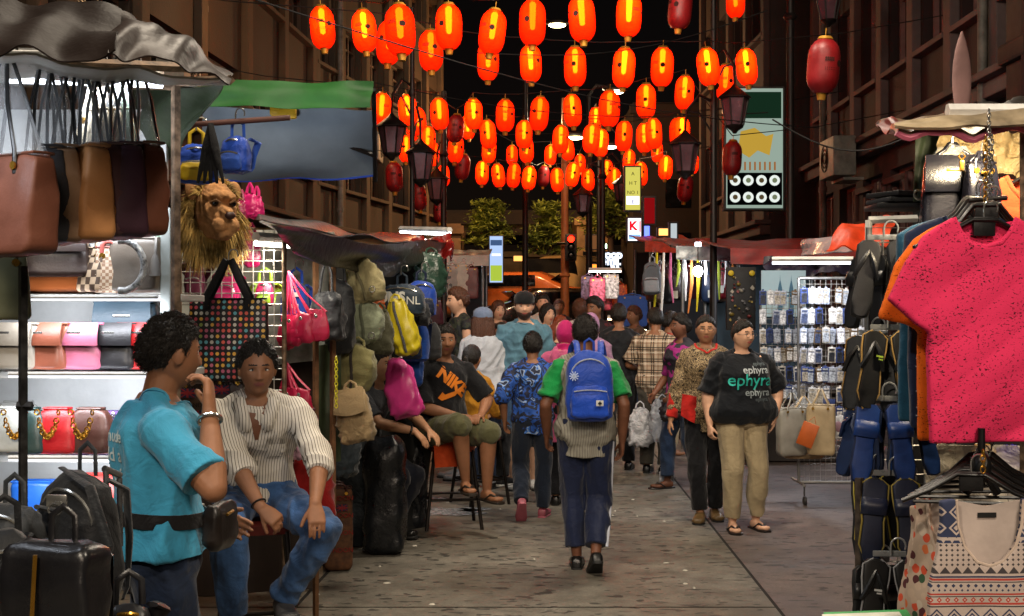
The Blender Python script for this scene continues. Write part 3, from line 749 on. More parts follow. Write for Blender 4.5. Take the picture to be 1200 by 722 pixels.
tree(716, 252, 84, 50, 38, 'broad layered tree behind the tall dark post', 3)

# ---- vehicles at the far end
PAINT = {}
def car(label, loc, yaw, col, kind='car', lights=True):
    root = empty('parked_car' if kind == 'car' else 'parked_van', loc, yaw, label, 'car' if kind == 'car' else 'van')
    L, Wd, Hh = (4.3, 1.75, 1.45) if kind == 'car' else (4.6, 1.8, 2.0)
    prof = ([(-.5, .30), (-.5, .60), (-.46, .68), (-.27, .74), (-.13, 1.0), (.18, 1.0), (.36, .74), (.48, .68), (.5, .55), (.5, .30)] if kind == 'car'
            else [(-.5, .2), (-.5, .5), (-.44, .58), (-.36, .95), (-.3, 1.0), (.48, 1.0), (.5, .9), (.5, .2)])
    b = MB(); rows = []
    n = 18
    def zt(t): return np.interp(t, [p[0] for p in prof[1:-1]], [p[1] for p in prof[1:-1]])
    for i in range(n+1):
        t = -.5+i/n; top = float(zt(t))*Hh; bot = .26 if abs(t) < .47 else .34
        rows.append(((0, t*L, (top+bot)/2), (Wd/2*(1-.10*(abs(t)*2)**4)*(1-.06*(top/Hh > .8)), 0, 0), (0, 0, (top-bot)/2), 5))
    b.rings(rows, 28); b.build('body', mat('paint_'+col, col, .22, spec=.6, coat=.6, var=.05, bump=0), root)
    g = MB()
    if kind == 'car':
        for s in (-1, 1): g.box((s*(Wd/2-.035), .05*L, Hh*.83), (.03, L*.30, Hh*.2), bev=.01)
        g.box((0, -.205*L, Hh*.86), (Wd*.82, .03, Hh*.30), M=Matrix.Rotation(R(58), 4, 'X')); g.box((0, .285*L, Hh*.86), (Wd*.82, .03, Hh*.28), M=Matrix.Rotation(R(-56), 4, 'X'))
    else:
        for s in (-1, 1): g.box((s*(Wd/2-.03), 0, Hh*.78), (.04, L*.62, Hh*.24), bev=.01)
        g.box((0, -.415*L, Hh*.77), (Wd*.86, .03, Hh*.36), M=Matrix.Rotation(R(24), 4, 'X'))
    g.build('windows', GLASS, root)
    for s in (-1, 1):
        for t in (-.31, .31):
            w = MB(); w.lathe([(.0, -.1), (.30, -.1), (.33, -.06), (.33, .06), (.30, .1), (0, .1)], n=20, M=Matrix.Translation((s*(Wd/2-.1), t*L, .33)) @ Matrix.Rotation(R(90), 4, 'Y'))
            wo = w.build('wheel', mat('tyre', '141414', .8), root); w = MB(); w.lathe([(0, -.11), (.19, -.11), (.2, -.09), (.2, .09), (.19, .11), (0, .11)], n=14, M=Matrix.Translation((s*(Wd/2-.1), t*L, .33)) @ Matrix.Rotation(R(90), 4, 'Y'))
            w.build('rim', mat('rim', '8a8a8a', .35, metal=.8), wo)
        h = MB(); h.ell((s*Wd*.34, -.485*L, .62), (.16, .06, .09)); h.build('headlight', glow('headlight', 'ffd9a0', 9 if kind != 'car' else 3) if lights else mat('lamp_off', 'aaaaaa', .2), root)
        h = MB(); h.ell((s*Wd*.38, .485*L, .75), (.13, .05, .09)); h.build('tail_light', glow('taillight', 'ff2010', 2.5), root)
    return root
car('orange lit hatchback parked across the far end of the street', (PX(616, 34), 34.5, 1.2), R(78), 'b06030', lights=False)
car('dark car with shining roof parked in front of the orange one', (PX(660, 31), 31.5, .72), R(100), '1c1512', lights=False)
car('tan van with lit headlights beyond the tall orange pole', (PX(682, 38), 39, 1.25), R(-28), '8c7550', 'van')
car('silver car behind the stalls under the blue panel', (PX(560, 36), 38, 1.25), R(70), '9a9a98', lights=False)
# ------------------------------------------------------------------ lanterns
def lantern_mats():
    m = bpy.data.materials.new('lantern_paper_lit'); m.use_nodes = True; nt = NT(m); nt.n.clear()
    o = nt.n.new('ShaderNodeOutputMaterial'); v = nt.coord()
    w = nt.n.new('ShaderNodeTexWave'); w.bands_direction = 'Z'; w.inputs['Scale'].default_value = 26; w.inputs['Distortion'].default_value = .3; nt.link(v, w.inputs['Vector'])
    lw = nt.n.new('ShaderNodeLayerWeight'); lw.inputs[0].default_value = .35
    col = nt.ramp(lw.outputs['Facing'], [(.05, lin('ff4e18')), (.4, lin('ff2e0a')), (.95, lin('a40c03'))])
    tl = nt.n.new('ShaderNodeBsdfTranslucent'); nt.link(col, tl.inputs[0])
    df = nt.n.new('ShaderNodeBsdfDiffuse'); df.inputs[0].default_value = lin('c83014'); tr = nt.n.new('ShaderNodeBsdfTransparent'); tr.inputs[0].default_value = lin('ff9a40')
    em = nt.n.new('ShaderNodeEmission'); em.inputs[0].default_value = lin('ff2806'); em.inputs[1].default_value = .34
    bp = nt.n.new('ShaderNodeBump'); bp.inputs['Strength'].default_value = 1; bp.inputs['Distance'].default_value = .02; nt.link(w.outputs['Fac'], bp.inputs['Height'])
    nt.link(bp.outputs[0], df.inputs['Normal']); nt.link(bp.outputs[0], tl.inputs['Normal'])
    m1 = nt.n.new('ShaderNodeMixShader'); m1.inputs[0].default_value = .3; nt.link(tl.outputs[0], m1.inputs[1]); nt.link(df.outputs[0], m1.inputs[2])
    m2 = nt.n.new('ShaderNodeMixShader'); m2.inputs[0].default_value = .13; nt.link(m1.outputs[0], m2.inputs[1]); nt.link(tr.outputs[0], m2.inputs[2])
    ad = nt.n.new('ShaderNodeAddShader'); nt.link(m2.outputs[0], ad.inputs[0]); nt.link(em.outputs[0], ad.inputs[1]); nt.link(ad.outputs[0], o.inputs[0])
    return m
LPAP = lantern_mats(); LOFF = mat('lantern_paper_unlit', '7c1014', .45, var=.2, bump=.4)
LGOLD = mat('lantern_gold', 'c08a30', .45, metal=.4); LINK = mat('lantern_print', '2a0d06', .8, bump=0); WIRE = mat('black_cable', '0d0c0c', .7)
def make_lantern(lit, st=42):
    root = empty('paper_lantern', (0, 0, 0)); Hh = .42; R0 = .124
    prof = []
    for i in range(25):
        t = i/24; z = -Hh/2+Hh*t; e = abs(2*t-1); r = R0*(1-e**4.2*.55); r += .0022*math.sin(i*math.pi); prof.append((r*(1 if i % 2 else .985), z))
    b = MB(); n = 24
    b.rings([((0, 0, z), (r, 0, 0), (0, r, 0)) for r, z in prof], n, caps=False)
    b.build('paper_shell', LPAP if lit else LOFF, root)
    b = MB(); b.lathe([(.0, .205), (.055, .205), (.06, .215), (.045, .235), (.0, .235)]); b.tube([(0, 0, .23), (0, 0, .30)], .004, 6); b.build('top_cap', LGOLD, root)
    b = MB(); b.lathe([(0, -.205), (.04, -.205), (.036, -.225), (.030, -.262), (0, -.262)], n=12); b.build('tassel', LGOLD, root)
    if lit:
        b = MB(); b.capsule((.0, 0, -.04), (.0, 0, .17), .026, .032, 10, 3); b.build('bulb', glow('lantern_bulb%d' % st, 'ff9a2c', st), root)
    # printed emblem and lines of marks, lying on the shell
    def onshell(a, z, off=.003):
        t = (z+Hh/2)/Hh; e = abs(2*t-1); r = R0*(1-e**4.2*.55)+off; return Vector((math.sin(a)*r, -math.cos(a)*r, z))
    b = MB()
    for j in range(2):
        a0 = .55+j*math.pi; rr = .026; ring = [onshell(a0+rr/R0*math.cos(x), .02+rr*math.sin(x)) for x in [2*math.pi*i/14 for i in range(14)]]
        b.add(ring, [tuple(range(14))])
        r = random.Random(3+j)
        for row, z in enumerate((.055, .038, -.02, -.035)):
            for k in range(5 if row < 2 else 7):
                a = -.45+j*math.pi+k*.12; s = .012 if row < 2 else .006; q = [onshell(a+dx/R0, z+dz) for dx, dz in ((-s*.5, -s*.7), (s*.5, -s*.5), (s*.45, s*.7), (-s*.4, s*.4))]; b.add(q, [(0, 1, 2, 3)])
    b.build('emblem', LINK, root)
    return root
LIT = make_lantern(True); UNLIT = make_lantern(False); LIT2 = make_lantern(True, 24); LIT3 = make_lantern(True, 68); free = [LIT2, LIT3]
rows = [
 [(378,33,52,1),(427,37,52,1),(469,36,60,1),(526,32,54,1),(577,38,56,1),(624,27,54,1),(682,22,56,1),(737,18,52,1),(797,10,50,0),(862,2,40,1)],
 [(456,50,50,1),(505,60,48,1),(572,72,46,1),(622,75,46,1),(674,79,46,1),(731,80,46,1),(776,79,46,1),(830,79,46,1),(875,79,44,1)],
 [(850,97,40,1)],
 [(447,130,40,1),(478,130,40,1),(490,143,34,1),(515,134,38,1),(534,151,34,0),(555,134,38,1),(592,136,38,1),(632,134,38,1),(671,130,38,1),(714,128,42,1),(757,119,40,1),(802,109,40,1),(858,186,40,0)],
 [(476,175,32,1),(501,165,34,1),(507,181,28,1),(534,175,32,1),(572,158,34,1),(614,158,32,1),(657,164,34,1),(693,163,36,1),(731,160,34,1),(766,157,34,1),(799,154,34,1)],
 [(573,177,30,1),(617,176,29,1),(665,175,29,1),(704,168,32,1),(755,162,33,1),(794,155,33,1)],
 [(462,208,36,0),(491,231,30,0),(515,248,26,0),(542,196,30,0),(803,221,32,0),(760,248,24,0)],
 [(565,203,28,1),(584,206,28,1),(602,206,27,1),(620,209,28,1),(637,207,25,0),(653,211,28,1),(671,205,27,1),(689,211,28,1),(711,201,27,1),(720,210,27,1),(751,204,27,1),(780,197,29,1)],
 [(484,152,27,1),(520,206,24,1),(548,150,26,1),(600,182,24,1),(645,182,24,1),(680,192,23,1),(737,188,24,1),(770,178,25,1),(812,192,24,1),(698,140,28,1)],
 [(965,78,64,0)]]
first = {1: LIT, 0: UNLIT}; used = {1: False, 0: False}
ordn = ['front', 'second', 'third', 'fourth', 'fifth', 'sixth', 'seventh', 'farthest', 'faintest', 'near']
cnt = 0
for ri, row in enumerate(rows):
    dd = []
    for i, (px, py, h, lit) in enumerate(row):
        d = 645/h; c = P(px, py, d); lab = None
        if not used[lit]: o = first[lit]; used[lit] = True; o.location = c
        elif free and lit: o = free.pop(); o.location = c
        else: o = copy_tree(random.choice([LIT, LIT, LIT2, LIT3]) if lit else UNLIT); o.location = c
        o.rotation_euler = (R(random.uniform(-6, 6)), R(random.uniform(-7, 7)), random.uniform(-1.2, .9)); q = random.uniform(.95, 1.05); o.scale = (q, q, q*random.uniform(.96, 1.04))
        if ri == 9: tag(o, 'large unlit red lantern with pale emblem hanging alone at right', 'lantern')
        else:
            tag(o, 'glowing red orange paper lantern in the strings across the street' if lit else 'unlit dark red paper lantern hanging below the strings', 'lantern', 'lit paper lanterns over the street' if lit else 'unlit red lanterns over the street')
        dd.append((c, d))
    if len(row) > 3 and ri != 6:
        pts = sorted([c+Vector((0, 0, .29)) for c, d in dd], key=lambda v: v.x)
        a, z = pts[0], pts[-1]; L = [Vector((-4.6, a.y+.2, a.z+.45))]+pts+[Vector((5.0, z.y+.2, z.z+.35))]; b = MB()
        for p, q in zip(L[:-1], L[1:]):
            m = p.lerp(q, .5); m.z -= .02*(q-p).length; b.tube([p, m, q], .006, 5)
        tag(b.build('cable', WIRE), 'thin black cable carrying the %s row of lanterns' % ordn[ri], 'cable')
for (x0, y0, d0, x1, y1, d1, lab) in [(300, 0, 9, 960, 150, 16, 'sagging cable crossing over the lanterns from upper left'), (560, 62, 13, 900, 12, 14, 'thin cable rising to the right among the lanterns'), (905, 140, 9, 1090, 147, 9, 'short cable along the pinkish building'), (430, 95, 15, 900, 132, 15, 'long cable behind the second lantern row')]:
    a, c = P(x0, y0, d0), P(x1, y1, d1); b = MB(); b.tube([a.lerp(c, t)-Vector((0, 0, .5*math.sin(math.pi*t)*.4)) for t in [i/12 for i in range(13)]], .006, 5); tag(b.build('cable', WIRE), lab, 'cable')

# ---- ornamental street lamps with glass heads
IRON = mat('black_iron', '16110f', .5, metal=.3)
def lamp_head(b, q, c, s=1):
    b.rings([(c+Vector((0, 0, z*s)), (r*s, 0, 0), (0, r*s, 0)) for r, z in ((.02, .32), (.05, .28), (.19, .17), (.20, .15), (.17, .145))], 6)
    b.rings([(c+Vector((0, 0, z*s)), (r*s, 0, 0), (0, r*s, 0)) for r, z in ((.11, -.17), (.10, -.20), (.04, -.24), (.02, -.27))], 6)
    for k in range(6):
        a = math.pi/3*k; b.tube([c+Vector((math.cos(a)*.165, math.sin(a)*.165, .15))*s, c+Vector((math.cos(a)*.105, math.sin(a)*.105, -.17))*s], .010*s, 5)
    q.rings([(c+Vector((0, 0, .145*s)), (.155*s, 0, 0), (0, .155*s, 0)), (c+Vector((0, 0, -.17*s)), (.095*s, 0, 0), (0, .095*s, 0))], 6)
LGLASS = mat('lamp_glass', '5a4048', .2, var=.2, bump=0)
def street_lamp(px, heads, d, label, z1, r=.06, z0=0):
    x = PX(px, d); root = empty('street_lamp', (x, d, z0), 0, label, 'street lamp'); b = MB()
    b.tube([(0, 0, 0), (0, 0, .9), (0, 0, .95), (0, 0, z1-z0)], [r*1.5, r*1.4, r, r*.75], 12); b.lathe([(r*1.9, 0), (r*2, .1), (r*1.6, .16), (r*1.3, .3)]); b.lathe([(r*1.1, 0), (r*1.5, .04), (r*1.1, .08)], (0, 0, (z1-z0)*.8))
    b.build('post', IRON, root)
    for (hx, hy) in heads:
        c = P(hx, hy, d)-Vector((x, d, z0)); h = MB(); g = MB(); lamp_head(h, g, c, .95)
        h.tube([(0, 0, c.z+.62), (c.x*.5, 0, c.z+.70), (c.x*.95, 0, c.z+.52), (c.x, 0, c.z+.30)], [.022, .02, .018, .014], 6)
        h.tube([(0, 0, c.z+.25), (c.x*.5, 0, c.z+.5), (c.x*.9, 0, c.z+.53)], .012, 6)
        o = h.build('lamp_head', IRON, root); g.build('lamp_glass', LGLASS, o)
street_lamp(926, [(971, 8)], 16, 'tall black lamp post at right in front of the pinkish building', 6.6, .06)
street_lamp(836, [(861, 130), (803, 184)], 14.5, 'slim lamp post with two lanterns in front of the billboard', 5.2, .045)
street_lamp(483, [(459, 163), (493, 194)], 15, 'black lamp post with two glass heads on the left', 5.2, .035)
street_lamp(520, [(512, 221)], 19, 'smaller black lamp post further along the left', 4.9, .05)
street_lamp(706, [(683, 238), (729, 225)], 23, 'dark lamp post in the middle of the far end', 5.0, .06)
def lit_lamp(px, py, d, col, st, label, armx=0, r=.05, z0=0, postm=None, head=.16):
    c = P(px, py, d); x = c.x+armx; root = empty('street_lamp', (x, d, z0), 0, label, 'street lamp'); b = MB()
    b.tube([(0, 0, 0), (0, 0, (c.z-z0)*.7), (0, 0, c.z-z0-.1), (-armx*.3, 0, c.z-z0+.1), (-armx*.9, 0, c.z-z0+.05)], [r*1.3, r, r*.8, r*.6, r*.5], 10); b.build('post', postm or IRON, root)
    b = MB(); b.ell((-armx, 0, c.z-z0+.03), (.25*head/.16, .14*head/.16, .06)); o = b.build('lamp_head', IRON, root)
    b = MB(); b.ell((-armx, -.02, c.z-z0-.03), (head, head*.6, .045)); b.build('lamp_lens', glow('lamp_%s' % col, col, st), o)
lit_lamp(653, 28, 24, 'ffe6a8', 30, 'lit street lamp high above the front lanterns', -.6, .05)
lit_lamp(721, 106, 24, 'fff2cc', 30, 'lit street lamp on a curved arm among the lanterns', -.5, .045)
lit_lamp(674, 160, 27, 'ffe9a0', 24, 'lit street lamp low between the lantern rows', .5, .045)
lit_lamp(714, 171, 27, 'fff6dd', 8, 'dim street lamp beside the low lantern rows', -.4, .04)
o_pole = mat('pole_orange_lit', 'a05a30', .6)  # the orange of the lamplight is put into this colour
b = MB(); x = PX(662, 30); b.tube([(0, 0, 0), (0, 0, 6.2)], [.11, .07], 12); b.lathe([(.2, 0), (.2, .1), (.12, .16)]); b.lathe([(.1, 2), (.13, 2.04), (.1, 2.1)]); tag(b.build('pole', o_pole, loc=(x, 30, .4)), 'tall orange lit metal pole at the far end', 'pole')
# traffic signal
c = P(669, 290, 29.6); t = empty('traffic_light', (c.x, 29.6, c.z), 0, 'traffic light showing red beside the orange pole', 'traffic light'); b = MB(); b.box((0, 0, 0), (.26, .2, .62), bev=.03); b.tube([(-.12, .1, .1), (-.3, .25, .1)], .03); b.build('housing', IRON, t)
for k, (cc, s) in enumerate((('ff1808', 14), (None, 0), (None, 0))):
    b = MB(); b.ell((0, -.1, .19-.19*k), (.075, .03, .075)); b.build('lamp', glow('tl_red', cc, s) if cc else mat('tl_off', '0a0a0a', .3), t)
    b = MB(); b.rings([((0, -.1, .19-.19*k), (.09, 0, 0), (0, 0, .09)), ((0, -.2, .195-.19*k), (.09, 0, 0), (0, 0, .09))], 12, caps=False); b.build('visor', IRON, t)

# ---- signs
def sign(name, label, px0, py0, px1, py1, d, col, st, th=.12, yaw=0, frame='202020', extra=None, post=None):
    c = P((px0+px1)/2, (py0+py1)/2, d); w = (px1-px0)/F*d; h = (py1-py0)/F*d
    root = empty(name, c, yaw, label, 'sign'); b = MB(); b.box((0, th/2, 0), (w+.06, th, h+.06), bev=.01); b.build('casing', mat('casing_'+frame, frame, .5), root, smooth=False)
    b = MB(); b.box((0, -.012, 0), (w, .02, h)); b.build('panel', glow('panel_'+col, col, st) if st else mat('panel_m'+col, col, .5), root, smooth=False)
    if post: q = MB(); q.tube([(0, th*.5, -h/2), (0, th*.5, -c.z)], .05); q.build('post', IRON, root)
    return root, w, h
def rect(root, x, z, w, h, m, y=-.028, name='print'):
    b = MB(); b.box((x, y, z), (w, .008, h)); return b.build(name, m, root, smooth=False)
def text(root, t, x, z, s, m, y=-.032, name='lettering', **k):
    return lettering(t, s, m, root, stand((x, y, z)), name, **k)
sg, w, h = sign('billboard', 'tall lit green and white food billboard on the right', 851, 104, 917, 244, 17, 'b9cfbf', .55, .18)
DK = glow('ad_green', '1d3a28', .5); rect(sg, 0, h*.36, w*.94, h*.22, DK); rect(sg, 0, -h*.34, w*.97, h*.27, glow('ad_black', '07090a', .3))
for r0 in range(2):
    for k in range(4):
        b = MB(); b.rings([((-w*.35+k*w*.233, -.04, -h*.27-r0*h*.14), (w*.095, 0, 0), (0, 0, w*.095)), ((-w*.35+k*w*.233, -.05, -h*.27-r0*h*.14), (w*.09, 0, 0), (0, 0, w*.09))], 16); b.build('plate', glow('ad_plate', 'dfe6df', 1.0), sg)
        b = MB(); b.rings([((-w*.35+k*w*.233, -.05, -h*.27-r0*h*.14), (w*.045, 0, 0), (0, 0, w*.045)), ((-w*.35+k*w*.233, -.056, -h*.27-r0*h*.14), (w*.04, 0, 0), (0, 0, w*.04))], 10); b.build('food', glow('ad_food%d' % (k % 2), ['6a5a3a', '93a07a'][k % 2], .5), sg)
b = MB(); b.add([(x, -.034, z) for x, z in [(-w*.3, -h*.02), (-w*.25, h*.14), (0, h*.17), (w*.2, h*.1), (w*.33, h*.12), (w*.26, -h*.06), (w*.05, -h*.02), (-w*.1, -h*.08)]], [tuple(range(8))]); b.build('print', glow('ad_gold', 'c7a03c', .8), sg)
for k in range(9): rect(sg, -w*.35+k*w*.088, -h*.15, w*.03, h*.07, glow('ad_orange', 'b8763a', .6), -.036)
sg, w, h = sign('shop_sign', 'small yellow and white vertical shop sign', 733, 196, 750, 246, 22, 'c8c058', 1.1); 
for k in range(4): text(sg, ['A', 'H T', 'NO 1', 'E'][k], 0, h*(.34-.22*k), w*.34, mat('ink', '14120c', .8))
rect(sg, 0, -h*.28, w*.9, h*.2, glow('wht', 'e8e8ff', 1.5), -.02)
sg, w, h = sign('shop_sign', 'white lit sign with red letter K', 736, 256, 751, 282, 22, 'f4e8f0', 2.2)
text(sg, 'K', -w*.12, h*.14, w*.95, glow('sred', 'e01020', 1.5), bold=.01); rect(sg, 0, -h*.33, w*.9, h*.22, glow('sblue', '6a9ae0', 2.0)); rect(sg, w*.42, .05, w*.1, h*.5, glow('sred', 'e01020', 1.5))
sg, w, h = sign('shop_sign', 'narrow blue and purple glowing sign edge on', 755, 255, 761, 281, 22.5, '5a6cff', 3.0)
sg, w, h = sign('shop_sign', 'dark panel with rows of white lit lettering', 706, 296, 728, 319, 26, '05070a', .2)
for k, t in enumerate(('FOOD', 'HTEL', 'RA')): text(sg, t, w*(.0 if k < 2 else .18), h*(.32-.32*k), h*.36, glow('sign_white', 'e4ecff', 2), bold=.015)
sg, w, h = sign('shop_sign', 'tall light box with blue top and green foot at left', 574, 277, 589, 331, 33, '9db4dc', 1.3)
rect(sg, 0, -h*.3, w*.9, h*.34, glow('sgreen', '9ab03a', 1.2)); rect(sg, 0, h*.36, w*.9, h*.12, glow('sdk', '46608c', .8)); rect(sg, 0, h*.1, w*.7, h*.05, glow('wht', 'e8e8ff', 1.5))
for px0, py0, px1, py1, d_, c_, lab in ((772, 268, 784, 276, 21, 'f0b060', 'added small amber glowing sign on the dark building at right'), (690, 310, 700, 316, 30, 'ff8a30', 'added small orange glowing sign beside the far road'), (602, 300, 616, 306, 44, 'f0a050', 'added low amber glowing sign under the viaduct'), (540, 318, 552, 326, 34, 'd8e8ff', 'added small white glowing sign behind the far left stall'), (664, 322, 676, 327, 40, 'ffe0a0', 'added pale glowing sign beyond the van')): sign('shop_sign', lab, px0, py0, px1, py1, d_, c_, 2.2)  # glowing signs added to brighten the far end
sg, w, h = sign('shop_sign', 'small arched red panel sign among the right stalls', 755, 232, 767, 262, 19, 'b01418', .5)
sg, w, h = sign('shop_sign', 'small white lit plate on the dark building', 786, 262, 793, 285, 20, 'c9d2d6', .8); sg2 = sign('shop_sign', 'little bright lamp box above the far stalls', 707, 286, 711, 291, 26, 'd8ffcf', 9)
sg, w, h = sign('shop_sign', 'white rectangular sign board beside the small tan building', 687, 276, 702, 292, 32, 'b87848', .35)
# ------------------------------------------------------------------ goods: bag, rucksack and cloth builders (hanging ones start at their hook, standing ones at their base)
CHROME = mat('chrome', 'b8b8b4', .22, metal=.9, var=.1, bump=.05); BRASS = mat('brass', 'c9973c', .28, metal=.9, var=.1, bump=.05)
BLACKST = leather('black_strap', '121212')
def puff(w, h, d, prof, pw=4, seed=0, cr=.0, n=32, m=14, sag=0):
    """soft closed pouch standing on z=0; prof = [(t, width factor, depth factor)]"""
    T = [p[0] for p in prof]; b = MB(); rows = []
    for i in range(m+1):
        t = i/m; t = .5-.5*math.cos(math.pi*t) if True else t
        a = np.interp(t, T, [p[1] for p in prof])*w/2; c = np.interp(t, T, [p[2] for p in prof])*d/2
        e = min(t, 1-t); k = 1 if e > .06 else .80+.2*math.sqrt(max(e, 0)/.06)
        rows.append(((0, -sag*math.sin(math.pi*t), h*t), (a*k, 0, 0), (0, max(c*k, .002), 0), pw))
    b.rings(rows, n); me = b.mesh()
    if cr: wrinkle(me, cr, 3.2/max(w, h)*2.2, seed)
    return me
TRAP = [(0, 1, 1), (.5, .92, .8), (.85, .84, .45), (1, .82, .28)]
BOX = [(0, .98, 1), (.5, 1, 1), (1, .98, .9)]
SOFT = [(0, .7, .6), (.08, .92, .9), (.3, 1, 1), (.6, .96, .9), (.85, .8, .6), (1, .55, .2)]
ROUND = [(0, .35, .4), (.12, .75, .8), (.4, 1, 1), (.7, .97, .95), (.9, .7, .7), (1, .35, .4)]
def hook(b, z0, h=.05, r=.0035, s=1):
    b.tube([(0, 0, z0), (0, 0, z0+h*.35)]+[(s*(.022-.022*math.cos(a)), 0, z0+h*.35+.024*math.sin(a)+.012) for a in [math.pi*i/8*1.15 for i in range(9)]], r, 6)
def tote(label, loc, rz, w, h, d, m, trim=None, handle=.2, seed=0, wrap=False, group=None, hooked=True, name='tote_bag', cat='bag', hang=True, flap=None, bar=None, hm=None, hr=.007, taper=TRAP, scale=1, chain=None, pw=5, tie=None):
    """bag with two loop handles; hangs from loc when hang=True, else stands on loc"""
    root = empty(name, loc, rz, label, cat, group); z = -(h+handle) if hang else 0
    me = puff(w, h, d, taper, pw, seed, .004*w/.3); me.transform(Matrix.Translation((0, 0, z))); link_mesh('bag_body', me, m, root)
    trim = trim or m; hm = hm or trim; b = MB()
    tw = np.interp(1, [p[0] for p in taper], [p[1] for p in taper])*w/2; td = np.interp(1, [p[0] for p in taper], [p[2] for p in taper])*d/2
    b.tube([(x, y, z+h+.001) for x, y in ((-tw*.93, -td*.85), (tw*.93, -td*.85), (tw*.97, 0), (tw*.93, td*.85), (-tw*.93, td*.85), (-tw*.97, 0), (-tw*.93, -td*.85))], .004, 5); b.build('rim', trim, root)
    if handle:
        for s in (-1, 1):
            b = MB(); x = tw*.52; y = s*(td+.004); zb = z+h
            if hang: pts = [(-x, y, zb-.05), (-x, y, zb+.01), (-x*.55, y*.8, zb+handle*.5), (-.012, y*.2, zb+handle*.96), (.012, y*.2, zb+handle*.96), (x*.55, y*.8, zb+handle*.5), (x, y, zb+.01), (x, y, zb-.05)]
            else: pts = [(-x, y, zb-.05), (-x, y, zb)]+[(-x*math.cos(a), y, zb+handle*math.sin(a)**.8) for a in [math.pi*i/9 for i in range(1, 9)]]+[(x, y, zb), (x, y, zb-.05)]
            b.tube(pts, hr, 6, flat=.55); b.build('handle', hm, root)
            c = MB()
            for k in (-1, 1): c.rings([((k*x, y+s*.002+dy, zb-.03), (.011, 0, 0), (0, 0, .011)) for dy in (0, s*.004)], 10)
            c.build('stud', BRASS, root)
    if hang and hooked: b = MB(); hook(b, -.015, .06); b.build('hook', CHROME, root)
    if wrap:
        b = MB(); b.rings([((0, 0, z+h+handle*t), ((tw*.9)*(1-t)+.01, 0, 0), (0, td*(1-t)+.012, 0)) for t in (0, .3, .6, .85, 1)], 14, caps=False); me = b.mesh(); wrinkle(me, .012, 40, seed); link_mesh('plastic_wrap', me, plastic('wrap', 'd4d8da', .20), root)
    if flap is not None:
        b = MB(); b.sheet(lambda u, v: ((u-.5)*w*.84*(1+.10*v), -d/2*np.interp(1-v*.55, [p[0] for p in taper], [p[2] for p in taper])-.009-.006*math.sin(v*3), z+h+.004-v*h*.5), 10, 8, .004); b.build('flap', flap, root)
    if bar is not None:
        b = MB(); yb = -d/2*np.interp(.8, [p[0] for p in taper], [p[2] for p in taper])-(.018 if flap is not None else .010); b.box((0, yb, z+h*.80), (w*.26, .008, .012), bev=.003); b.build('clasp', bar, root)
    if chain is not None:
        b = MB(); n = 16
        for k in range(n):
            t = k/(n-1); x = tw*(.8-1.6*t); zz = z+h*(.95-.55*math.sin(math.pi*t)**.7); b.tube([(x+.009*math.cos(a)*(1 if k % 2 else .5), -d*.48-.012-.004*(k % 2), zz+.009*math.sin(a)) for a in [2*math.pi*i/8 for i in range(9)]], .003, 5)
        b.build('chain', chain, root)
    if tie is not None:
        b = MB(); b.tube([(tw*.9, -td, z+h), (tw, -td-.03, z+h*.7), (tw*.97, -td-.03, z+h*.45)], .006, 6); b.rings([((tw, -td-.03, z+h*t), (.018*q, 0, 0), (0, .012*q, 0)) for t, q in ((.7, .4), (.6, .9), (.3, 1.2))], 10); b.build('charm', tie, root)
    root.scale = (scale,)*3
    return root
def rucksack(label, loc, rz, w, h, d, m, m2=None, hang=True, seed=0, group=None, straps=True, name='backpack', zipm=None, tilt=0, cat='backpack', strapm=None, front=True, zips=True, boxy=False):
    root = empty(name, loc, rz, label, cat, group); z = -(h+.07) if hang else 0; m2 = m2 or m; zipm = zipm or CHROME; sm = strapm or m2
    prof = [(0, .72, .55), (.06, .94, .9), (.3, 1, 1), (.7, .94, .85), (.88, .78, .62), (.97, .5, .35), (1, .3, .2)]
    if boxy: prof = [(0, .9, .85), (.06, 1, 1), (.9, .98, .9), (.97, .9, .7), (1, .8, .5)]
    me = puff(w, h, d, prof, 6 if boxy else 3.4, seed, .010*w/.3, m=18); me.transform(Matrix.Translation((0, 0, z))); link_mesh('bag_body', me, m, root)
    if front:
        me = puff(w*.78, h*.46, d*.45, [(0, .8, .5), (.1, 1, .9), (.6, 1, 1), (1, .85, .4)], 4, seed+1, .006*w/.3); me.transform(Matrix.Translation((0, -d*.42, z+h*.06))); o = link_mesh('front_pocket', me, m2, root)
        b = MB(); b.tube([(x, -d*.42-d*.225-.002, z+h*.06+h*.36+.02*math.cos(x/w*3)) for x in [w*.34*(i/5-1) for i in range(11)]], .0045, 6); b.build('zip', zipm, o)
    if zips: b = MB(); b.tube([(w*.40*math.cos(a), -d*.40+.02*abs(math.cos(a)), z+h*.62+h*.27*math.sin(a)) for a in [math.pi*i/12 for i in range(13)]], .005, 6); b.build('zip', zipm, root)
    b = MB(); b.tube([(-.03, d*.2, z+h*.96), (-.028, d*.2, z+h+.05), (0, d*.2, z+h+.07), (.028, d*.2, z+h+.05), (.03, d*.2, z+h*.96)], .008, 6, flat=.5); b.build('top_loop', sm, root)
    if straps:
        for s in (-1, 1):
            b = MB(); b.tube([(s*.05, d*.35, z+h*.93), (s*.07, d*.5+.02, z+h*.85), (s*w*.30, d*.5+.03, z+h*.5), (s*w*.36, d*.5+.01, z+h*.15), (s*w*.40, d*.4, z+h*.08)], [.018, .024, .022, .012, .008], 8, flat=.35); b.build('strap', sm, root)
    if hang: b = MB(); hook(b, -.01, .06); b.build('hook', CHROME, root)
    root.rotation_euler[1] = R(tilt); return root
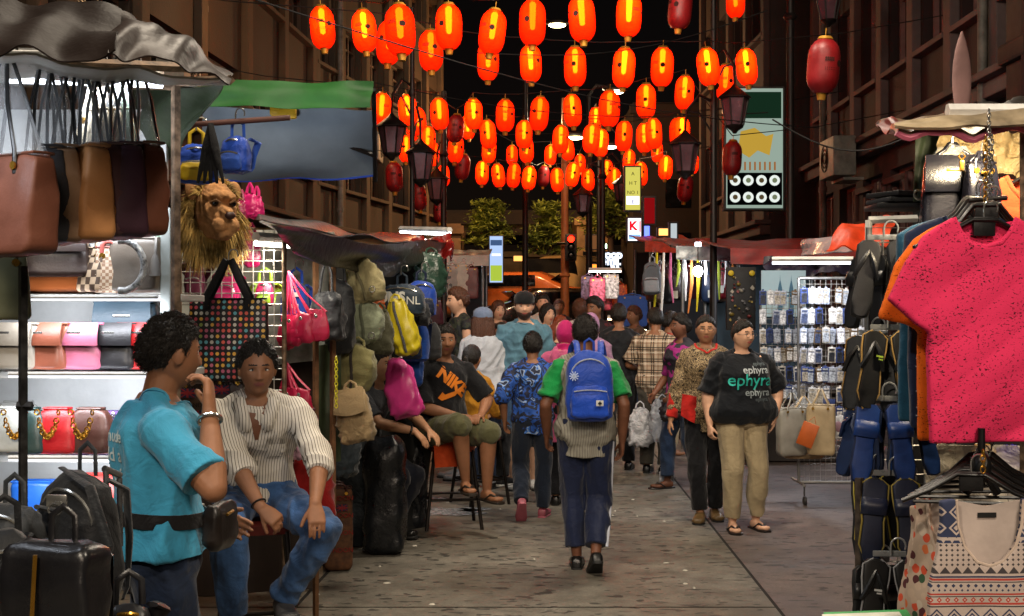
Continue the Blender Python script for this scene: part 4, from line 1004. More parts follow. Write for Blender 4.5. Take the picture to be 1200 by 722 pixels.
def sack(label, loc, rz, w, h, d, m, hang=True, seed=0, group=None, cordm=None, prof=SOFT, cords=.18, name='drawstring_bag', cat='bag', cr=.012, tilt=0, seam=None, pw=2.8, flapm=None, ringm=None):
    root = empty(name, loc, rz, label, cat, group); z = -(h+cords) if hang else 0
    me = puff(w, h, d, prof, pw, seed, cr, 40, 22); me.transform(Matrix.Translation((0, 0, z))); link_mesh('bag_body', me, m, root)
    if hang and cords:
        for s in (-1, 1): b = MB(); b.tube([(s*w*.18, -d*.1, z+h*.97), (s*w*.14, 0, z+h+cords*.5), (0, 0, -.0)], [.008, .008, .006], 6); b.build('cord', cordm or m, root)
    if seam is not None:
        b = MB(); T = [p[0] for p in prof]
        for s in (0,): b.tube([(w*.05*math.sin(t*5), -d/2*float(np.interp(t, T, [p[2] for p in prof]))-.004, z+h*t) for t in [.04+.92*i/14 for i in range(15)]], .008, 6, flat=.6)
        b.build('seam_band', seam, root)
    if flapm is not None:
        T = [p[0] for p in prof]; b = MB(); b.sheet(lambda u, v: ((u-.5)*w*.9*(1-.12*(1-v)), -d/2*float(np.interp(.97-v*.42, T, [p[2] for p in prof]))-.014-.01*math.sin(u*3.14), z+h*(.99-.42*v-.06*math.sin(u*3.14)*v)), 12, 8, .006); b.build('flap', flapm, root)
    if ringm is not None:
        b = MB(); b.tube([(w*.28+.016*math.cos(a), -d*.45-.02, z+h*.22+.016*math.sin(a)) for a in [2*math.pi*i/12 for i in range(13)]], .0035, 6); b.build('ring', ringm, root)
    root.rotation_euler[1] = R(tilt); return root
def drape(name, label, cat, quad, m, nu=26, nv=14, sag=.1, amp=.03, freq=5, th=.006, seed=0, parent=None, hem=None, fold=0):
    """cloth stretched between four world points (tl, tr, br, bl), sagging and rumpled, with thickness"""
    q = [Vector(v) for v in quad]; r = random.Random(seed); ph = [r.uniform(0, 6) for _ in range(6)]
    N = ((q[1]-q[0]).cross(q[3]-q[0])).normalized()
    def fn(u, v):
        p = q[0].lerp(q[1], u).lerp(q[3].lerp(q[2], u), v); e = math.sin(math.pi*u)*math.sin(math.pi*v)
        wv = math.sin(freq*u*6.28+ph[0]+2*v+1.2*math.sin(v*5+ph[1]))*.55+math.sin(freq*1.9*u*6.28+3*v+ph[2])*.25+math.sin(freq*.7*v*6.28+ph[3]+1.5*math.sin(4*u))*.45
        n2 = abs(math.sin((u*2.3-v*1.7)*freq+ph[4]))*fold
        return p+N*amp*(wv+n2)-Vector((0, 0, sag*(e*.6+.4*math.sin(math.pi*u))))
    b = MB(); b.sheet(fn, nu, nv, th); o = b.build(name, m, parent)
    if label: tag(o, label, cat)
    if hem is not None:
        h = MB(); h.tube([fn(i/24, 1) for i in range(25)], .012, 6); h.build('hem', hem, o)
    return o
def cutout(poly, th, vox=.007, holes=()):
    b = MB(); b.prism(poly, -th/2, th/2); me = b.mesh(smooth=False)
    bm = bmesh.new(); bm.from_mesh(me); bmesh.ops.triangulate(bm, faces=bm.faces[:]); bm.to_mesh(me); bm.free()
    return remesh(me, vox, 2)
def cloth_like(me, amp=.012, seed=0, z_top=0, vert=1.0, depth=.02, fx=22):
    """hanging folds: ripples running down, stronger towards the hem"""
    p = vget(me); n = nget(me); r = np.random.default_rng(seed); x, z = p[:, 0], p[:, 2]; t = np.clip((z_top-z)/.7, 0, 1)
    y = np.zeros(len(p))
    for k in range(4):
        f = fx*(.5+.45*k); y += np.sin(x*f+r.uniform(0, 6)+2.2*t*r.normal()+.8*np.sin(z*9+r.uniform(0, 6)))/(1+.5*k)
    for k in range(3):
        a = r.uniform(-.9, .9); y += .28*(1-2*np.abs(np.sin((x*math.sin(a)+z*math.cos(a))*(12+7*k)+r.uniform(0, 6))))*(1-.5*t)
    p[:, 1] += y*amp*(.35+.9*t); vset(me, p)
def plastic_hanger(label, loc, rz, w=.42, m=None, group=None, parent=None):
    b = MB(); b.tube([(-w/2, 0, -.085), (-w*.3, 0, -.05), (-.04, 0, .0), (.04, 0, .0), (w*.3, 0, -.05), (w/2, 0, -.085)], [.012, .013, .014, .014, .013, .012], 8, flat=.6); b.tube([(-w*.42, 0, -.085), (w*.42, 0, -.085)], .006, 6)
    b.box((0, 0, -.02), (.07, .014, .06), bev=.005)
    if parent is None: root = b.build('clothes_hanger', m or mat('hanger_black', '0e0e0f', .35), loc=loc, rot=(0, 0, rz)); tag(root, label, 'hanger', group)
    else: root = b.build('hanger', m or mat('hanger_black', '0e0e0f', .35), parent)
    h = MB(); hook(h, .0, .07, .003); h.build('hook', CHROME, root); return root
def bars(name, label, cat, segs, r, m, sq=False, joints=True):
    """metal frame of one stall piece: each bar a part"""
    a0 = Vector(segs[0][0]); root = empty(name, a0, 0, label, cat)
    for p, q in segs:
        p, q = Vector(p)-a0, Vector(q)-a0; b = MB(); b.tube([p, q], r, 4 if sq else 10); b.build('bar', m, root, smooth=not sq)
    return root
def grid(name, label, c, w, h, step, fm, wm, rz=0, r=.0028, fr=.012):
    root = empty(name, c, rz, label, 'grid panel'); b = MB()
    b.tube([(-w/2, 0, 0), (w/2, 0, 0), (w/2, 0, h), (-w/2, 0, h), (-w/2, 0, 0)], fr, 8); b.build('frame', fm, root); b = MB(); n = int(w/step); k = int(h/step)
    for i in range(1, n): b.tube([(-w/2+w*i/n, 0, 0), (-w/2+w*i/n, 0, h)], r, 5)
    for i in range(1, k): b.tube([(-w/2, .004, h*i/k), (w/2, .004, h*i/k)], r, 5)
    b.build('wire_mesh', wm, root); return root
def tube_light(label, p, q, st=14, col='eef4ff', energy=20, spot=None, slim=1.):
    p, q = Vector(p), Vector(q); root = empty('tube_light', p.lerp(q, .5), 0, label, 'light'); c = p.lerp(q, .5)
    b = MB(); b.tube([p-c+Vector((0, 0, .03*slim)), q-c+Vector((0, 0, .03*slim))], .025*slim, 6); b.build('fitting', mat('white_metal', 'd0d0cc', .4), root)
    b = MB(); b.tube([p-c, q-c], .014*slim, 10); b.build('tube', glow('tube_'+col, col, st), root)
    l = bpy.data.lights.new('tube_lamp', 'AREA'); l.shape = 'RECTANGLE'; l.size = (q-p).length; l.size_y = .05; l.energy = energy; l.color = lin(col)[:3]
    o = bpy.data.objects.new('tube_lamp', l); C.objects.link(o); o.parent = root; o.location = (0, 0, -.03)
    d = Vector(spot) if spot is not None else Vector((0, 0, -1)); z = -d.normalized(); x = (q-p).normalized(); x = (x-z*x.dot(z)).normalized(); y = z.cross(x)
    M = Matrix((x, y, z)).transposed().to_4x4(); o.rotation_euler = M.to_euler(); return root
RUST = mat('rusty_steel', '7a6552', .6, metal=.5, var=.5, vs=25); STEEL = mat('grey_steel', '8a8a88', .4, metal=.7, var=.2); WIREW = mat('wire_white', 'b9b6b0', .4, metal=.5)
WOOD = mat('wood_post', '6a4a30', .7, var=.35, vs=12)
def dots_mat():
    m, nt, b = base('dotted_cloth'); v = nt.coord('Object'); x, y, z = nt.sep(v); s = 38.0
    sx, sz = nt.math('MULTIPLY', x, s), nt.math('MULTIPLY', z, s); fx = nt.math('SUBTRACT', nt.math('FRACT', sx), .5); fz = nt.math('SUBTRACT', nt.math('FRACT', sz), .5)
    r2 = nt.math('ADD', nt.math('MULTIPLY', fx, fx), nt.math('MULTIPLY', fz, fz)); dot = nt.math('LESS_THAN', r2, .10)
    cb = nt.n.new('ShaderNodeCombineXYZ'); nt.link(nt.math('FLOOR', sx), cb.inputs[0]); nt.link(nt.math('FLOOR', sz), cb.inputs[1])
    wn = nt.n.new('ShaderNodeTexWhiteNoise'); nt.link(cb.outputs[0], wn.inputs['Vector'])
    c = nt.ramp(wn.outputs['Value'], [(0, lin('c8584a')), (.2, lin('d0a040')), (.4, lin('b8607a')), (.55, lin('b9b4a8')), (.7, lin('5a9aa8')), (.85, lin('a84050')), (.95, lin('8a9a50'))], 'CONSTANT')
    nt.link(nt.mix(dot, lin('0e0d0f'), c), b.inputs['Base Color']); b.inputs['Roughness'].default_value = .5; return m
def check_mat(name, c0, c1, s):
    m, nt, b = base(name); ck = nt.n.new('ShaderNodeTexChecker'); ck.inputs['Scale'].default_value = s; ck.inputs['Color1'].default_value = lin(c0); ck.inputs['Color2'].default_value = lin(c1)
    nt.link(nt.coord('Object'), ck.inputs['Vector']); nt.link(ck.outputs['Color'], b.inputs['Base Color']); b.inputs['Roughness'].default_value = .5; return m
# ------------------------------------------------------------------ left side: the handbag stall
WHITEP = mat('white_panel', 'dcdedc', .5, var=.1); GREYTARP = mat('grey_tarp', '7a8690', .5, var=.12, vs=3, bump=.3); DKTARP = mat('dark_tarp', '2a2723', .33, var=.4, vs=4, bump=.6, bs=20, bd=.01)
GREENTARP = mat('green_tarp', '38442f', .5, var=.35, vs=4, bump=.4, bs=15, bd=.01); GRN = mat('bright_green_cloth', '235a24', .6, var=.25, vs=3)
BROWNTARP = mat('brown_plastic_tarp', '1d1512', .6, spec=.12, var=.2, vs=3, bump=.5, bs=9, bd=.012)
d = 4.45
root = empty('shelf_unit', (PX(95, d), d, 0), 0, 'white shelving of the handbag stall with lit back panel', 'shelves')
X = lambda px: PX(px, d)-PX(95, d); Z = lambda py: PZ(py, d)
b = MB(); b.box((X(23), .33, (Z(112)+Z(640))/2), (X(166)-X(-120), .03, Z(112)-Z(640))); b.build('back_panel', WHITEP, root, smooth=False)
for py, nm in ((236, 'top'), (351, 'middle'), (441, 'lower'), (539, 'bottom')): tube_light('thin white strip light over the %s shelf of handbags' % nm, P(10, py, 4.32), P(185, py, 4.32), 1.6, 'f2f6ff', 2.6, (0, 1, -.55), .3)
for py in (345, 435, 533, 606):
    b = MB(); b.box((X(55), .15, Z(py)-.012), (X(198)-X(-120), .34, .024), bev=.003); b.build('shelf', mat('shelf_edge', '9a9a96', .4, var=.15), root, smooth=False)
b = MB(); b.box((X(200), .0, (Z(245)+0)/2), (.035, .14, Z(245)), bev=.004); b.build('side_panel', mat('panel_grey', '7f8582', .5), root, smooth=False)
bars('stall_post', 'dark iron post with bolted bracket in front of the handbags', 'post', [(P(27, 312, 3.5), (PX(27, 3.5), 3.5, 0)), (P(20, 476, 3.5), P(38, 476, 3.5))], .013, mat('iron_dark', '2b2a29', .5, metal=.5, var=.5, vs=30), True)
bars('stall_post', 'rusty square post at the right end of the handbag stall', 'post', [((PX(206, 4.25), 4.25, PZ(94, 4.25)), (PX(206, 4.25), 4.25, 0))], .016, RUST, True)
bars('roof_frame', 'steel roof bars of the handbag stall', 'frame', [(P(-60, 68, 3.35), P(240, 80, 3.6)), (P(-60, 96, 4.9), P(206, 101, 4.25)), (P(206, 96, 4.25), P(270, 94, 3.5)), (P(60, 70, 3.4), P(150, 96, 4.7))], .014, RUST, True)
drape('stall_roof', 'pale plastic sheet roofing the handbag stall', 'roof', [P(-90, 92, 5.2), P(212, 98, 5.2), P(262, 96, 3.3), P(-90, 48, 2.9)], mat('white_sheet', 'b2b4b0', .5, var=.2, vs=3, bump=.4, bs=12, bd=.01), sag=.03, amp=.012, freq=3, seed=3)
drape('tarpaulin', 'brown plastic tarpaulin rumpled over the front of the stall roof', 'tarpaulin', [P(-60, -22, 3.3), P(142, 8, 3.3), P(136, 60, 2.95), P(-60, 46, 2.95)], BROWNTARP, 44, 22, .02, .024, 1.7, .004, 5, fold=.6)
drape('tarpaulin', 'crumpled end of the brown tarpaulin reaching towards the green canopy', 'tarpaulin', [P(132, 14, 3.35), P(272, 88, 3.6), P(270, 96, 3.3), P(126, 62, 2.95)], mat('brown_plastic_light', '241914', .5, var=.2, vs=4, bump=.5, bs=9, bd=.012, spec=.2), 34, 14, -.06, .018, 2.0, .004, 9, fold=.7)
drape('tarpaulin', 'dark olive tarpaulin hanging behind the handbag stall', 'tarpaulin', [P(143, 104, 4.9), P(262, 98, 4.3), P(210, 180, 4.8), P(150, 192, 4.95)], GREENTARP, 24, 16, .02, .05, 1.4, .004, 2)
tube_light('white tube light under the stall roof over the totes', P(10, 92, 4.0), P(190, 98, 4.0), 12, 'eaf2ff', 7, (.05, .9, -1))
tube_light('short tube light at the front of the handbag stall', P(-260, 92, 3.0), P(-70, 96, 3.0), 8, 'eaf2ff', 3, (.15, 1, -.9))
bars('hanging_rail', 'chrome rail carrying the row of tote bags', 'rail', [(P(-40, 60, 3.55), P(120, 62, 3.62))], .011, STEEL)
bars('hanging_rail', 'second rail for the bags at the back of the stall', 'rail', [(P(95, 90, 4.0), P(145, 94, 4.1))], .010, STEEL)
bags = [(22, 3.30, 'large reddish brown tote nearest the front post', '6b4030', .33, 34), (66, 3.5, 'dark grey tote behind the large brown one', '35363b', .30, 62), (80, 3.52, 'tan taupe tote third along the rail', '8e7158', .30, 60), (104, 3.54, 'wide camel tote in the middle of the rail', 'ad7a4c', .31, 48), (118, 3.58, 'orange tan tote right of the camel one', 'a9713f', .29, 60), (134, 3.60, 'dusky plum tote with studs', '4f3538', .29, 62), (152, 3.62, 'dark aubergine tote near the end of the rail', '3c2430', .29, 58), (172, 3.66, 'chestnut brown tote last on the rail', '5e3524', .28, 50)]
for i, (px, dd, lab, col, w, yaw) in enumerate(bags):
    p = P(px-14, 64, dd); t = tote(lab, p, R(-yaw), w, .255, .11, leather('tote'+str(i), col, rough=.55, spec=.3), leather('tote_t'+str(i), col, var=.4), .265, i, True, 'tote bags on the rail', hm=BLACKST, hr=.0075, taper=[(0, .93, 1), (.5, .98, .95), (1, 1, .62)], pw=7)
    t.scale = (1, 1, 1.0)
PAPER = mat('tag_paper', 'd8cdb8', .8)
for i, (px, lab) in enumerate([(112, 'white paper stuffed clutch hanging between the totes'), (128, 'cream tassel clutch in clear wrap behind the totes'), (142, 'pale clutch with green trim at the end of the rail')]):
    t = tote(lab, P(px-2, 92, 4.02), R(-40), .17, .12, .05, leather('cream%d' % i, ['c9bba0', 'bda98a', '9fb39a'][i]), None, .10, i, True, 'small wrapped clutches')
# top shelf row
S = lambda px, py, dd=4.5: P(px, py, dd)
ORN = leather('orange_brown', '9a5226')
tote('dark brown satchel with tan piping and buckled strap on the top shelf', S(60, 324, 4.42), R(4), .29, .16, .12, leather('satchel', '2a1c17'), leather('tan_piping', 'a8713c'), .05, 4, hang=False, flap=leather('satchel', '2a1c17'), hm=leather('tan_piping', 'a8713c'))
tote('orange brown flat handbag lying behind the dark satchel', S(60, 344, 4.55), 0, .36, .10, .16, ORN, None, .06, 2, hang=False, hm=leather('white_loop', 'c9b49a'))
tote('brown and cream checkered handbag leaning by the satchel', S(113, 342, 4.42), R(-35), .13, .15, .10, check_mat('check_brown', '4a3a2e', 'b09a80', 40), None, .04, 5, hang=False)
tote('cream woven patterned pouch beside the checkered handbag', S(127, 343, 4.40), R(20), .10, .155, .07, check_mat('check_fine', '8a6a52', 'b9a892', 90), leather('red_trim', 'a0524a'), .02, 6, hang=False)
tote('taupe handbag with thick silver handle at the end of the top shelf', S(160, 343, 4.42), R(-8), .20, .185, .12, leather('taupe', '5f564c'), None, 0, 7, hang=False, taper=[(0, .96, 1), (1, 1, .7)], tie=leather('grey_charm', '6f6a63'))
b = MB(); b.tube([(-.02+.075*math.cos(a), -.10, .09+.085*math.sin(a)) for a in [math.pi*(-.55+i/10*1.1) for i in range(11)]], .012, 8); tag(b.build('bag_handle', mat('snake_grip', 'a8a9a8', .3, metal=.3, var=.5, vs=60), loc=S(160, 343, 4.42)), 'silver grey scaled loop grip in front of the taupe handbag', 'handle')
drape('tarpaulin', 'strip of pale green sheet at the end of the top shelf', 'tarpaulin', [S(180, 255, 4.7), S(194, 250, 4.7), S(196, 340, 4.6), S(190, 342, 4.6)], mat('pale_green', '7f9a86', .4), 6, 10, 0, .008, 1, .003)
tote('faded khaki bag hanging at the left edge of the picture', P(2, 262, 3.6), R(30), .16, .19, .08, leather('khaki_edge', '5f6048'), None, .08, 9)
tote('small maroon bag by the left edge behind the post', P(2, 270, 4.2), R(20), .12, .10, .06, leather('maroon_s', '5a1f2a'), None, .04, 9)
# middle shelves
mid = [(12, 433, 'beige grey flap handbag at the left of the middle shelf', '8d867a', .25), (52, 433, 'rust brown flap handbag with pale clasp', '7c4431', .22), (95, 433, 'mauve pink flap handbag with side wings', 'a85a72', .20), (134, 433, 'black flap handbag with metal clasp', '1b1a1d', .20), (168, 433, 'bright red handbag half hidden by the man', 'b01a1c', .19)]
for i, (px, py, lab, col, w) in enumerate(mid):
    m = leather('mid%d' % i, col); tote(lab, S(px, py-1, 4.44), R(-14+random.uniform(-6, 6)), w, .155, .13, m, leather('mid_t%d' % i, col, var=.4), 0, 20+i, False, 'flap handbags on the middle shelf', hang=False, flap=m, bar=CHROME, taper=[(0, 1, 1), (.5, .86, .7), (1, 1.0, .35)])
tote('tall slate blue handbag standing behind the black and red ones', S(147, 433, 4.66), 0, .24, .245, .08, leather('slate', '3e5562'), None, 0, 31, hang=False, bar=CHROME, flap=leather('slate2', '486272'), taper=[(0, 1, 1), (1, .96, .7)])
b = MB(); b.rings([((0, 0, z), (r, 0, 0), (0, r*.6, 0)) for z, r in ((0, .03), (.02, .034), (.05, .02), (.075, .014), (.09, .003))], 12); tag(b.build('perfume_bottle', mat('cream_pot', 'c9c3b8', .3), loc=S(48, 433, 4.62)), 'small pale ornament standing behind the rust brown handbag', 'ornament')
low = [(8, 530, 'pearl white handbag at the left of the lower shelf', 'a9adaa', .22, None), (30, 531, 'dark green handbag with chain beside the post', '1f3532', .18, BRASS), (68, 531, 'scarlet handbag with gold chain strap', 'a8141a', .17, BRASS), (107, 531, 'dark brown handbag with gold chain strap', '4a2b22', .17, BRASS)]
for i, (px, py, lab, col, w, ch) in enumerate(low):
    m = leather('low%d' % i, col); tote(lab, S(px, py-1, 4.40), R(-8), w, .15, .12, m, None, 0, 40+i, False, 'chain handbags on the lower shelf', hang=False, chain=ch, taper=[(0, 1, 1), (.5, .95, .8), (.85, .78, .5), (1, .55, .35)])
tote('violet quilted handbag with silver chain behind the brown one', S(115, 500, 4.62), 0, .19, .15, .08, leather('violet', '6a4a9c'), None, 0, 45, hang=False, chain=CHROME, flap=leather('violet2', '7552a6'), taper=[(0, 1, 1), (1, .92, .5)]).location.z = PZ(532, 4.6)
tote('white round shouldered handbag behind the green one', S(22, 532, 4.66), 0, .20, .19, .08, leather('palew', 'b5b8b6'), None, 0, 46, hang=False, taper=SOFT)
tote('bright blue pouch with swirl trim under the lower shelf', S(40, 604, 4.5), 0, .15, .12, .08, leather('bluep', '1b58b0'), None, 0, 47, hang=False, taper=BOX)
tote('coral red handbag under the lower shelf', S(105, 604, 4.5), 0, .24, .145, .1, leather('coral', 'c23a34'), None, 0, 48, hang=False, taper=TRAP)
# bags in the lower left foreground
BKL = leather('black_shiny', '17171a', rough=.3)
rucksack('black nylon backpack with wide strap and metal ring', (PX(92, 3.3), 3.3, .90), R(-30), .24, .36, .15, fabric('nylon_bk', '16181b', rough=.5), fabric('nylon_bk2', '202327', rough=.5), hang=False, seed=3)
b = MB(); b.tube([(PX(64, 3.1)+.016*math.cos(a), 3.1, PZ(597, 3.1)+.014*math.sin(a)) for a in [2*math.pi*i/12 for i in range(13)]], .003, 6)
b.box((PX(64, 3.1), 3.115, PZ(588, 3.1)), (.05, .008, .03), bev=.003)
tag(b.build('strap_ring', CHROME), 'metal ring on the webbing of the black nylon backpack', 'ring')
b = MB(); b.tube([P(72, 548, 3.25), P(105, 570, 3.12), P(128, 640, 3.1), P(125, 675, 3.15)], [.010, .014, .013, .010], 8, flat=.3); tag(b.build('webbing', fabric('nylon_bk2', '202327')), 'broad black webbing strap looped over the nylon backpack', 'strap')
rk = rucksack('glossy black leather backpack with gold zip in the corner', (PX(66, 2.75), 2.75, .90), R(-14), .22, .28, .13, BKL, BKL, hang=False, seed=6, zipm=BRASS, front=False, zips=False, boxy=True)
b = MB(); b.tube([(-.005, -.068, .262), (-.008, -.0735, .15), (-.012, -.0745, .04)], .005, 6); b.build('zip', BRASS, rk)
me = puff(.13, .12, .07, BOX, 4, 2, .004); me.transform(Matrix.Translation((.075, -.05, -.02))); link_mesh('side_pocket', me, BKL, rk)
rucksack('dark speckled small bag by the belt of the man', (PX(150, 2.9), 2.9, .87), R(10), .11, .14, .08, leather('speck', '1a1a1d'), hang=False, seed=8, zipm=BRASS, front=False)
rucksack('crumpled black bag at the left edge', (PX(6, 2.9), 2.9, .82), R(25), .16, .36, .15, fabric('nylon_bk', '16181b', rough=.5), hang=False, seed=9)
rucksack('upper black bag slumped on the left edge pile', (PX(8, 3.2), 3.2, 1.02), R(-20), .20, .17, .14, fabric('nylon_gr', '2b2e31', rough=.5), hang=False, seed=12)
b = MB(); b.box((PX(66, 3.0), 3.05, .42), (.66, .7, .72), bev=.02); b.box((PX(66, 3.0), 3.05, .80), (.72, .76, .03), bev=.005); tag(b.build('display_table', mat('table_dk', '2a2420', .7), smooth=False), 'low dark table under the foreground bags', 'table')
b = MB(); b.tube([P(124, 552, 3.35), P(126, 640, 3.35)], .008, 8); b.tube([P(140, 560, 3.4), P(141, 640, 3.4)], .008, 8); b.tube([P(122, 549, 3.35), P(141, 557, 3.4)], .009, 8)
tag(b.build('trolley_handle', mat('alu', '8c8f92', .3, metal=.8)), 'raised telescopic suitcase handle behind the man', 'handle')

# ------------------------------------------------------------------ green canopy and hanging childrens bags
root = empty('canopy', (PX(340, 9), 9, 0), 0, 'green and grey cloth canopy with blue hem', 'canopy'); o = Vector((PX(340, 9), 9, 0))
Wp = lambda px, py, dd: P(px, py, dd)-o
drape('valance', None, None, [Wp(238, 94, 8.2), Wp(438, 96, 8.2), Wp(434, 127, 8.15), Wp(238, 124, 8.15)], GRN, 30, 8, .0, .03, 1.5, .005, 4, root)
drape('awning_sheet', None, None, [Wp(238, 122, 8.3), Wp(436, 126, 8.3), Wp(438, 203, 8.9), Wp(236, 208, 8.9)], GREYTARP, 34, 18, .10, .03, 1.2, .005, 7, root, hem=mat('blue_hem', '2a4ab0', .6), fold=.3)
for p, q in [(Wp(318, 130, 8.4), Wp(440, 176, 8.7)), (Wp(240, 140, 8.6), Wp(325, 134, 8.45)), (Wp(438, 98, 8.2), Wp(440, 205, 8.9))]:
    b = MB(); b.tube([p-Vector((0, 0, .04)), q-Vector((0, 0, .04))], .016, 6); b.build('pole', IRON, root)
b = MB(); b.box(Wp(333, 133, 8.3), (.16, .05, .07), bev=.012); b.build('joint', mat('yellow_joint', 'b08c14', .5), root)
b = MB(); b.box(Wp(322, 130, 8.3), (.06, .06, .06), bev=.012); b.build('joint', mat('yellow_joint', 'b08c14', .5), root)
tube_light('tube light hidden behind the lion mask lighting the green canopy', P(222, 232, 7.4), P(262, 232, 7.4), 3, 'f0f4ff', 11, (.5, .5, 1))
bars('hanging_rail', 'dark rail with childrens backpacks under the green canopy', 'rail', [(P(225, 146, 5.4), P(340, 138, 5.4))], .012, mat('rail_rust', '4a2a22', .6))
BLU = fabric('royal_blue', '1a3f9c', rough=.45)
rk = rucksack('round blue childs backpack with silver piping on a hook', P(276, 140, 5.4), R(-20), .135, .16, .09, BLU, fabric('blue2', '24489a'), seed=2)
rucksack('bright blue and yellow childs bag behind the rusty post', P(230, 150, 5.5), R(10), .17, .17, .09, fabric('blue3', '2347a8'), mat('yellow_print', 'c8a818', .6), seed=5)
b = MB(); 
for k in range(5): b.tube([(0, 0, 0), (-.02+.012*k, -.01*k, -.10), (-.055+.027*k, 0, -.25)], [.012, .018, .006], 6, flat=.4)
tag(b.build('strap_bundle', fabric('black_cloth', '121214'), loc=P(247, 145, 5.35)), 'bundle of black straps hanging from the rail beside the blue backpack', 'straps')

# ------------------------------------------------------------------ lion mask and the grid of pink bags
dl = 5.9; c = P(252, 246, dl); root = empty('lion_mask', c, R(36), 'furry lion head mask with blond mane on the wire rack', 'mask'); root.scale = (1.06, 1.03, 1.20)
FUR = mat('lion_fur', 'b07f50', .9, var=.3, vs=20, bump=.6, bs=200); MANE = mat('lion_mane', 'c8a660', .85, var=.6, vs=18, bump=.5)
b = MB(); b.ell((0, 0, 0), (.085, .10, .115)); b.ell((0, -.075, -.045), (.052, .07, .055)); b.ell((0, -.09, -.02), (.034, .085, .03)); b.ell((0, -.05, .045), (.075, .06, .03))
for k in (-1, 1): b.ell((k*.03, -.12, -.065), (.032, .035, .028)); b.ell((k*.045, -.055, -.01), (.03, .04, .05))
b.ell((0, -.09, -.10), (.04, .05, .022)); me = remesh(b.mesh(), .005, 2); wrinkle(me, .004, 60, 3); me.materials.clear(); link_mesh('face', me, FUR, root)
for k in (-1, 1):
    b = MB(); b.ell((k*.095, .02, .075), (.035, .018, .04)); b.build('ear', FUR, root)
    b = MB(); b.ell((k*.040, -.098, .018), (.016, .01, .010)); b.build('eye', mat('lion_eye', '0c0806', .1), root)
    b = MB(); b.tube([(k*.02, -.115, .02), (k*.04, -.112, .030), (k*.062, -.09, .022)], [.003, .006, .003], 6); b.build('eyelid', mat('lion_cream', '6a4a2c', .8), root)
b = MB(); b.ell((0, -.165, -.03), (.024, .016, .015)); b.build('nose', mat('lion_nose', '3a1f18', .5), root)
b = MB(); r = random.Random(2)
for i in range(3600):
    a = r.uniform(0, 2*math.pi); el = r.uniform(-.3, 1); v = Vector((math.cos(a), 0, math.sin(a))); back = r.uniform(.0, 1)
    p = Vector((v.x*.085, .03+back*.07-.04*(v.z > .5)*(1-back), v.z*.10)) if back < .75 else Vector((v.x*.05*r.random(), .10, v.z*.1*r.random()))
    low = v.z < -.1; L = r.uniform(.03, .06)*(1.9 if low and abs(v.x) > .3 else 1); dr = (v*.9+Vector((r.gauss(0, .35), -.25+back*.4, r.gauss(0, .3)))).normalized()
    q = p+dr*L*.5; e = q+dr*L*.5+Vector((0, 0, -.02-(.05 if low else 0))); b.tube([p, q, e], [.0030, .0024, .0005], 3, caps=False)
b.build('mane', MANE, root)
dg_ = 6.1
grid('wire_rack', 'rusty framed wire rack holding the lion mask and pink bags', P(272, 470, dg_), (334-211)/F*dg_, (470-268)/F*dg_, .05, RUST, WIREW)
bars('stall_post', 'thin rusty post at the right edge of the wire rack', 'post', [((PX(333, 6.08), 6.08, PZ(262, 6.08)), (PX(333, 6.08), 6.08, 0))], .011, RUST)
PK = leather('hot_pink', 'c4256e', rough=.3); PK2 = leather('magenta_deep', '8c1748', rough=.3); REDP = leather('raspberry', 'b01440', rough=.4)
for i, (px, py, w, h, m, lab) in enumerate([(293, 228, .09, .12, PK, 'shiny pink pouch hanging above the wire rack'), (301, 232, .07, .115, PK, 'second shiny pink pouch beside the first one'), (283, 236, .07, .10, PK2, 'dusky pink pouch partly behind the lion mask'), (280, 272, .12, .17, PK2, 'long magenta bag inside the wire rack'), (268, 282, .08, .15, PK, 'narrow pink bag behind the rack wires'), (295, 275, .09, .17, PK2, 'dark pink bag hanging below the pouches')]):
    sack(lab, P(px, py-14, 6.3), R(10*i-20), w, h, .05, m, seed=i, cords=.05, group='pink bags around the wire rack', cr=.006)
CLR = leather('clear_pink', 'a82a5c', rough=.12)
for i, (px, py, w, h, lab) in enumerate([(265, 318, .14, .15, 'domed transparent pink bag behind the dotted tote'), (310, 330, .09, .12, 'small pink case with green base beside the dotted tote'), (228, 305, .10, .18, 'plum patterned bag left behind the dotted tote')]):
    rucksack(lab, P(px, py-16, 6.35), 0, w, h, .07, [CLR, leather('pinkcase', 'a02050'), leather('plumpat', '5a2438')][i], [CLR, leather('lime', '7a9a2a'), None][i], seed=i, group=None)
tote('black tote covered in coloured dots hanging on the wire rack', P(268, 303, 5.85), R(-6), .375, .375, .09, dots_mat(), fabric('black_cloth', '121214'), .185, 3, hm=fabric('black_cloth', '121214'), hr=.017, taper=[(0, .96, 1), (.5, 1, .9), (1, .98, .5)])
UJ = leather('brown_print', '4a3526')
def flag(root, c, s):
    for (w, h, m, rz) in ((1, .6, 'navy', 0), (1, .16, 'fcream', 0), (1, .08, 'fred', 0)): pass
    b = MB(); b.box((c[0], c[1], c[2]), (s, .004, s*.6)); b.build('print', mat('flag_navy', '2a2c48', .7), root)
    b = MB(); b.box((c[0], c[1]-.003, c[2]), (s, .004, s*.14)); b.box((c[0], c[1]-.0035, c[2]), (s*.14, .004, s*.6))
    for a in (R(31), R(-31)): b.box((c[0], c[1]-.0025, c[2]), (s*1.05, .003, s*.07), M=Matrix.Rotation(a, 4, 'Y'))
    b.build('print', mat('flag_red', '8a2028', .7), root)
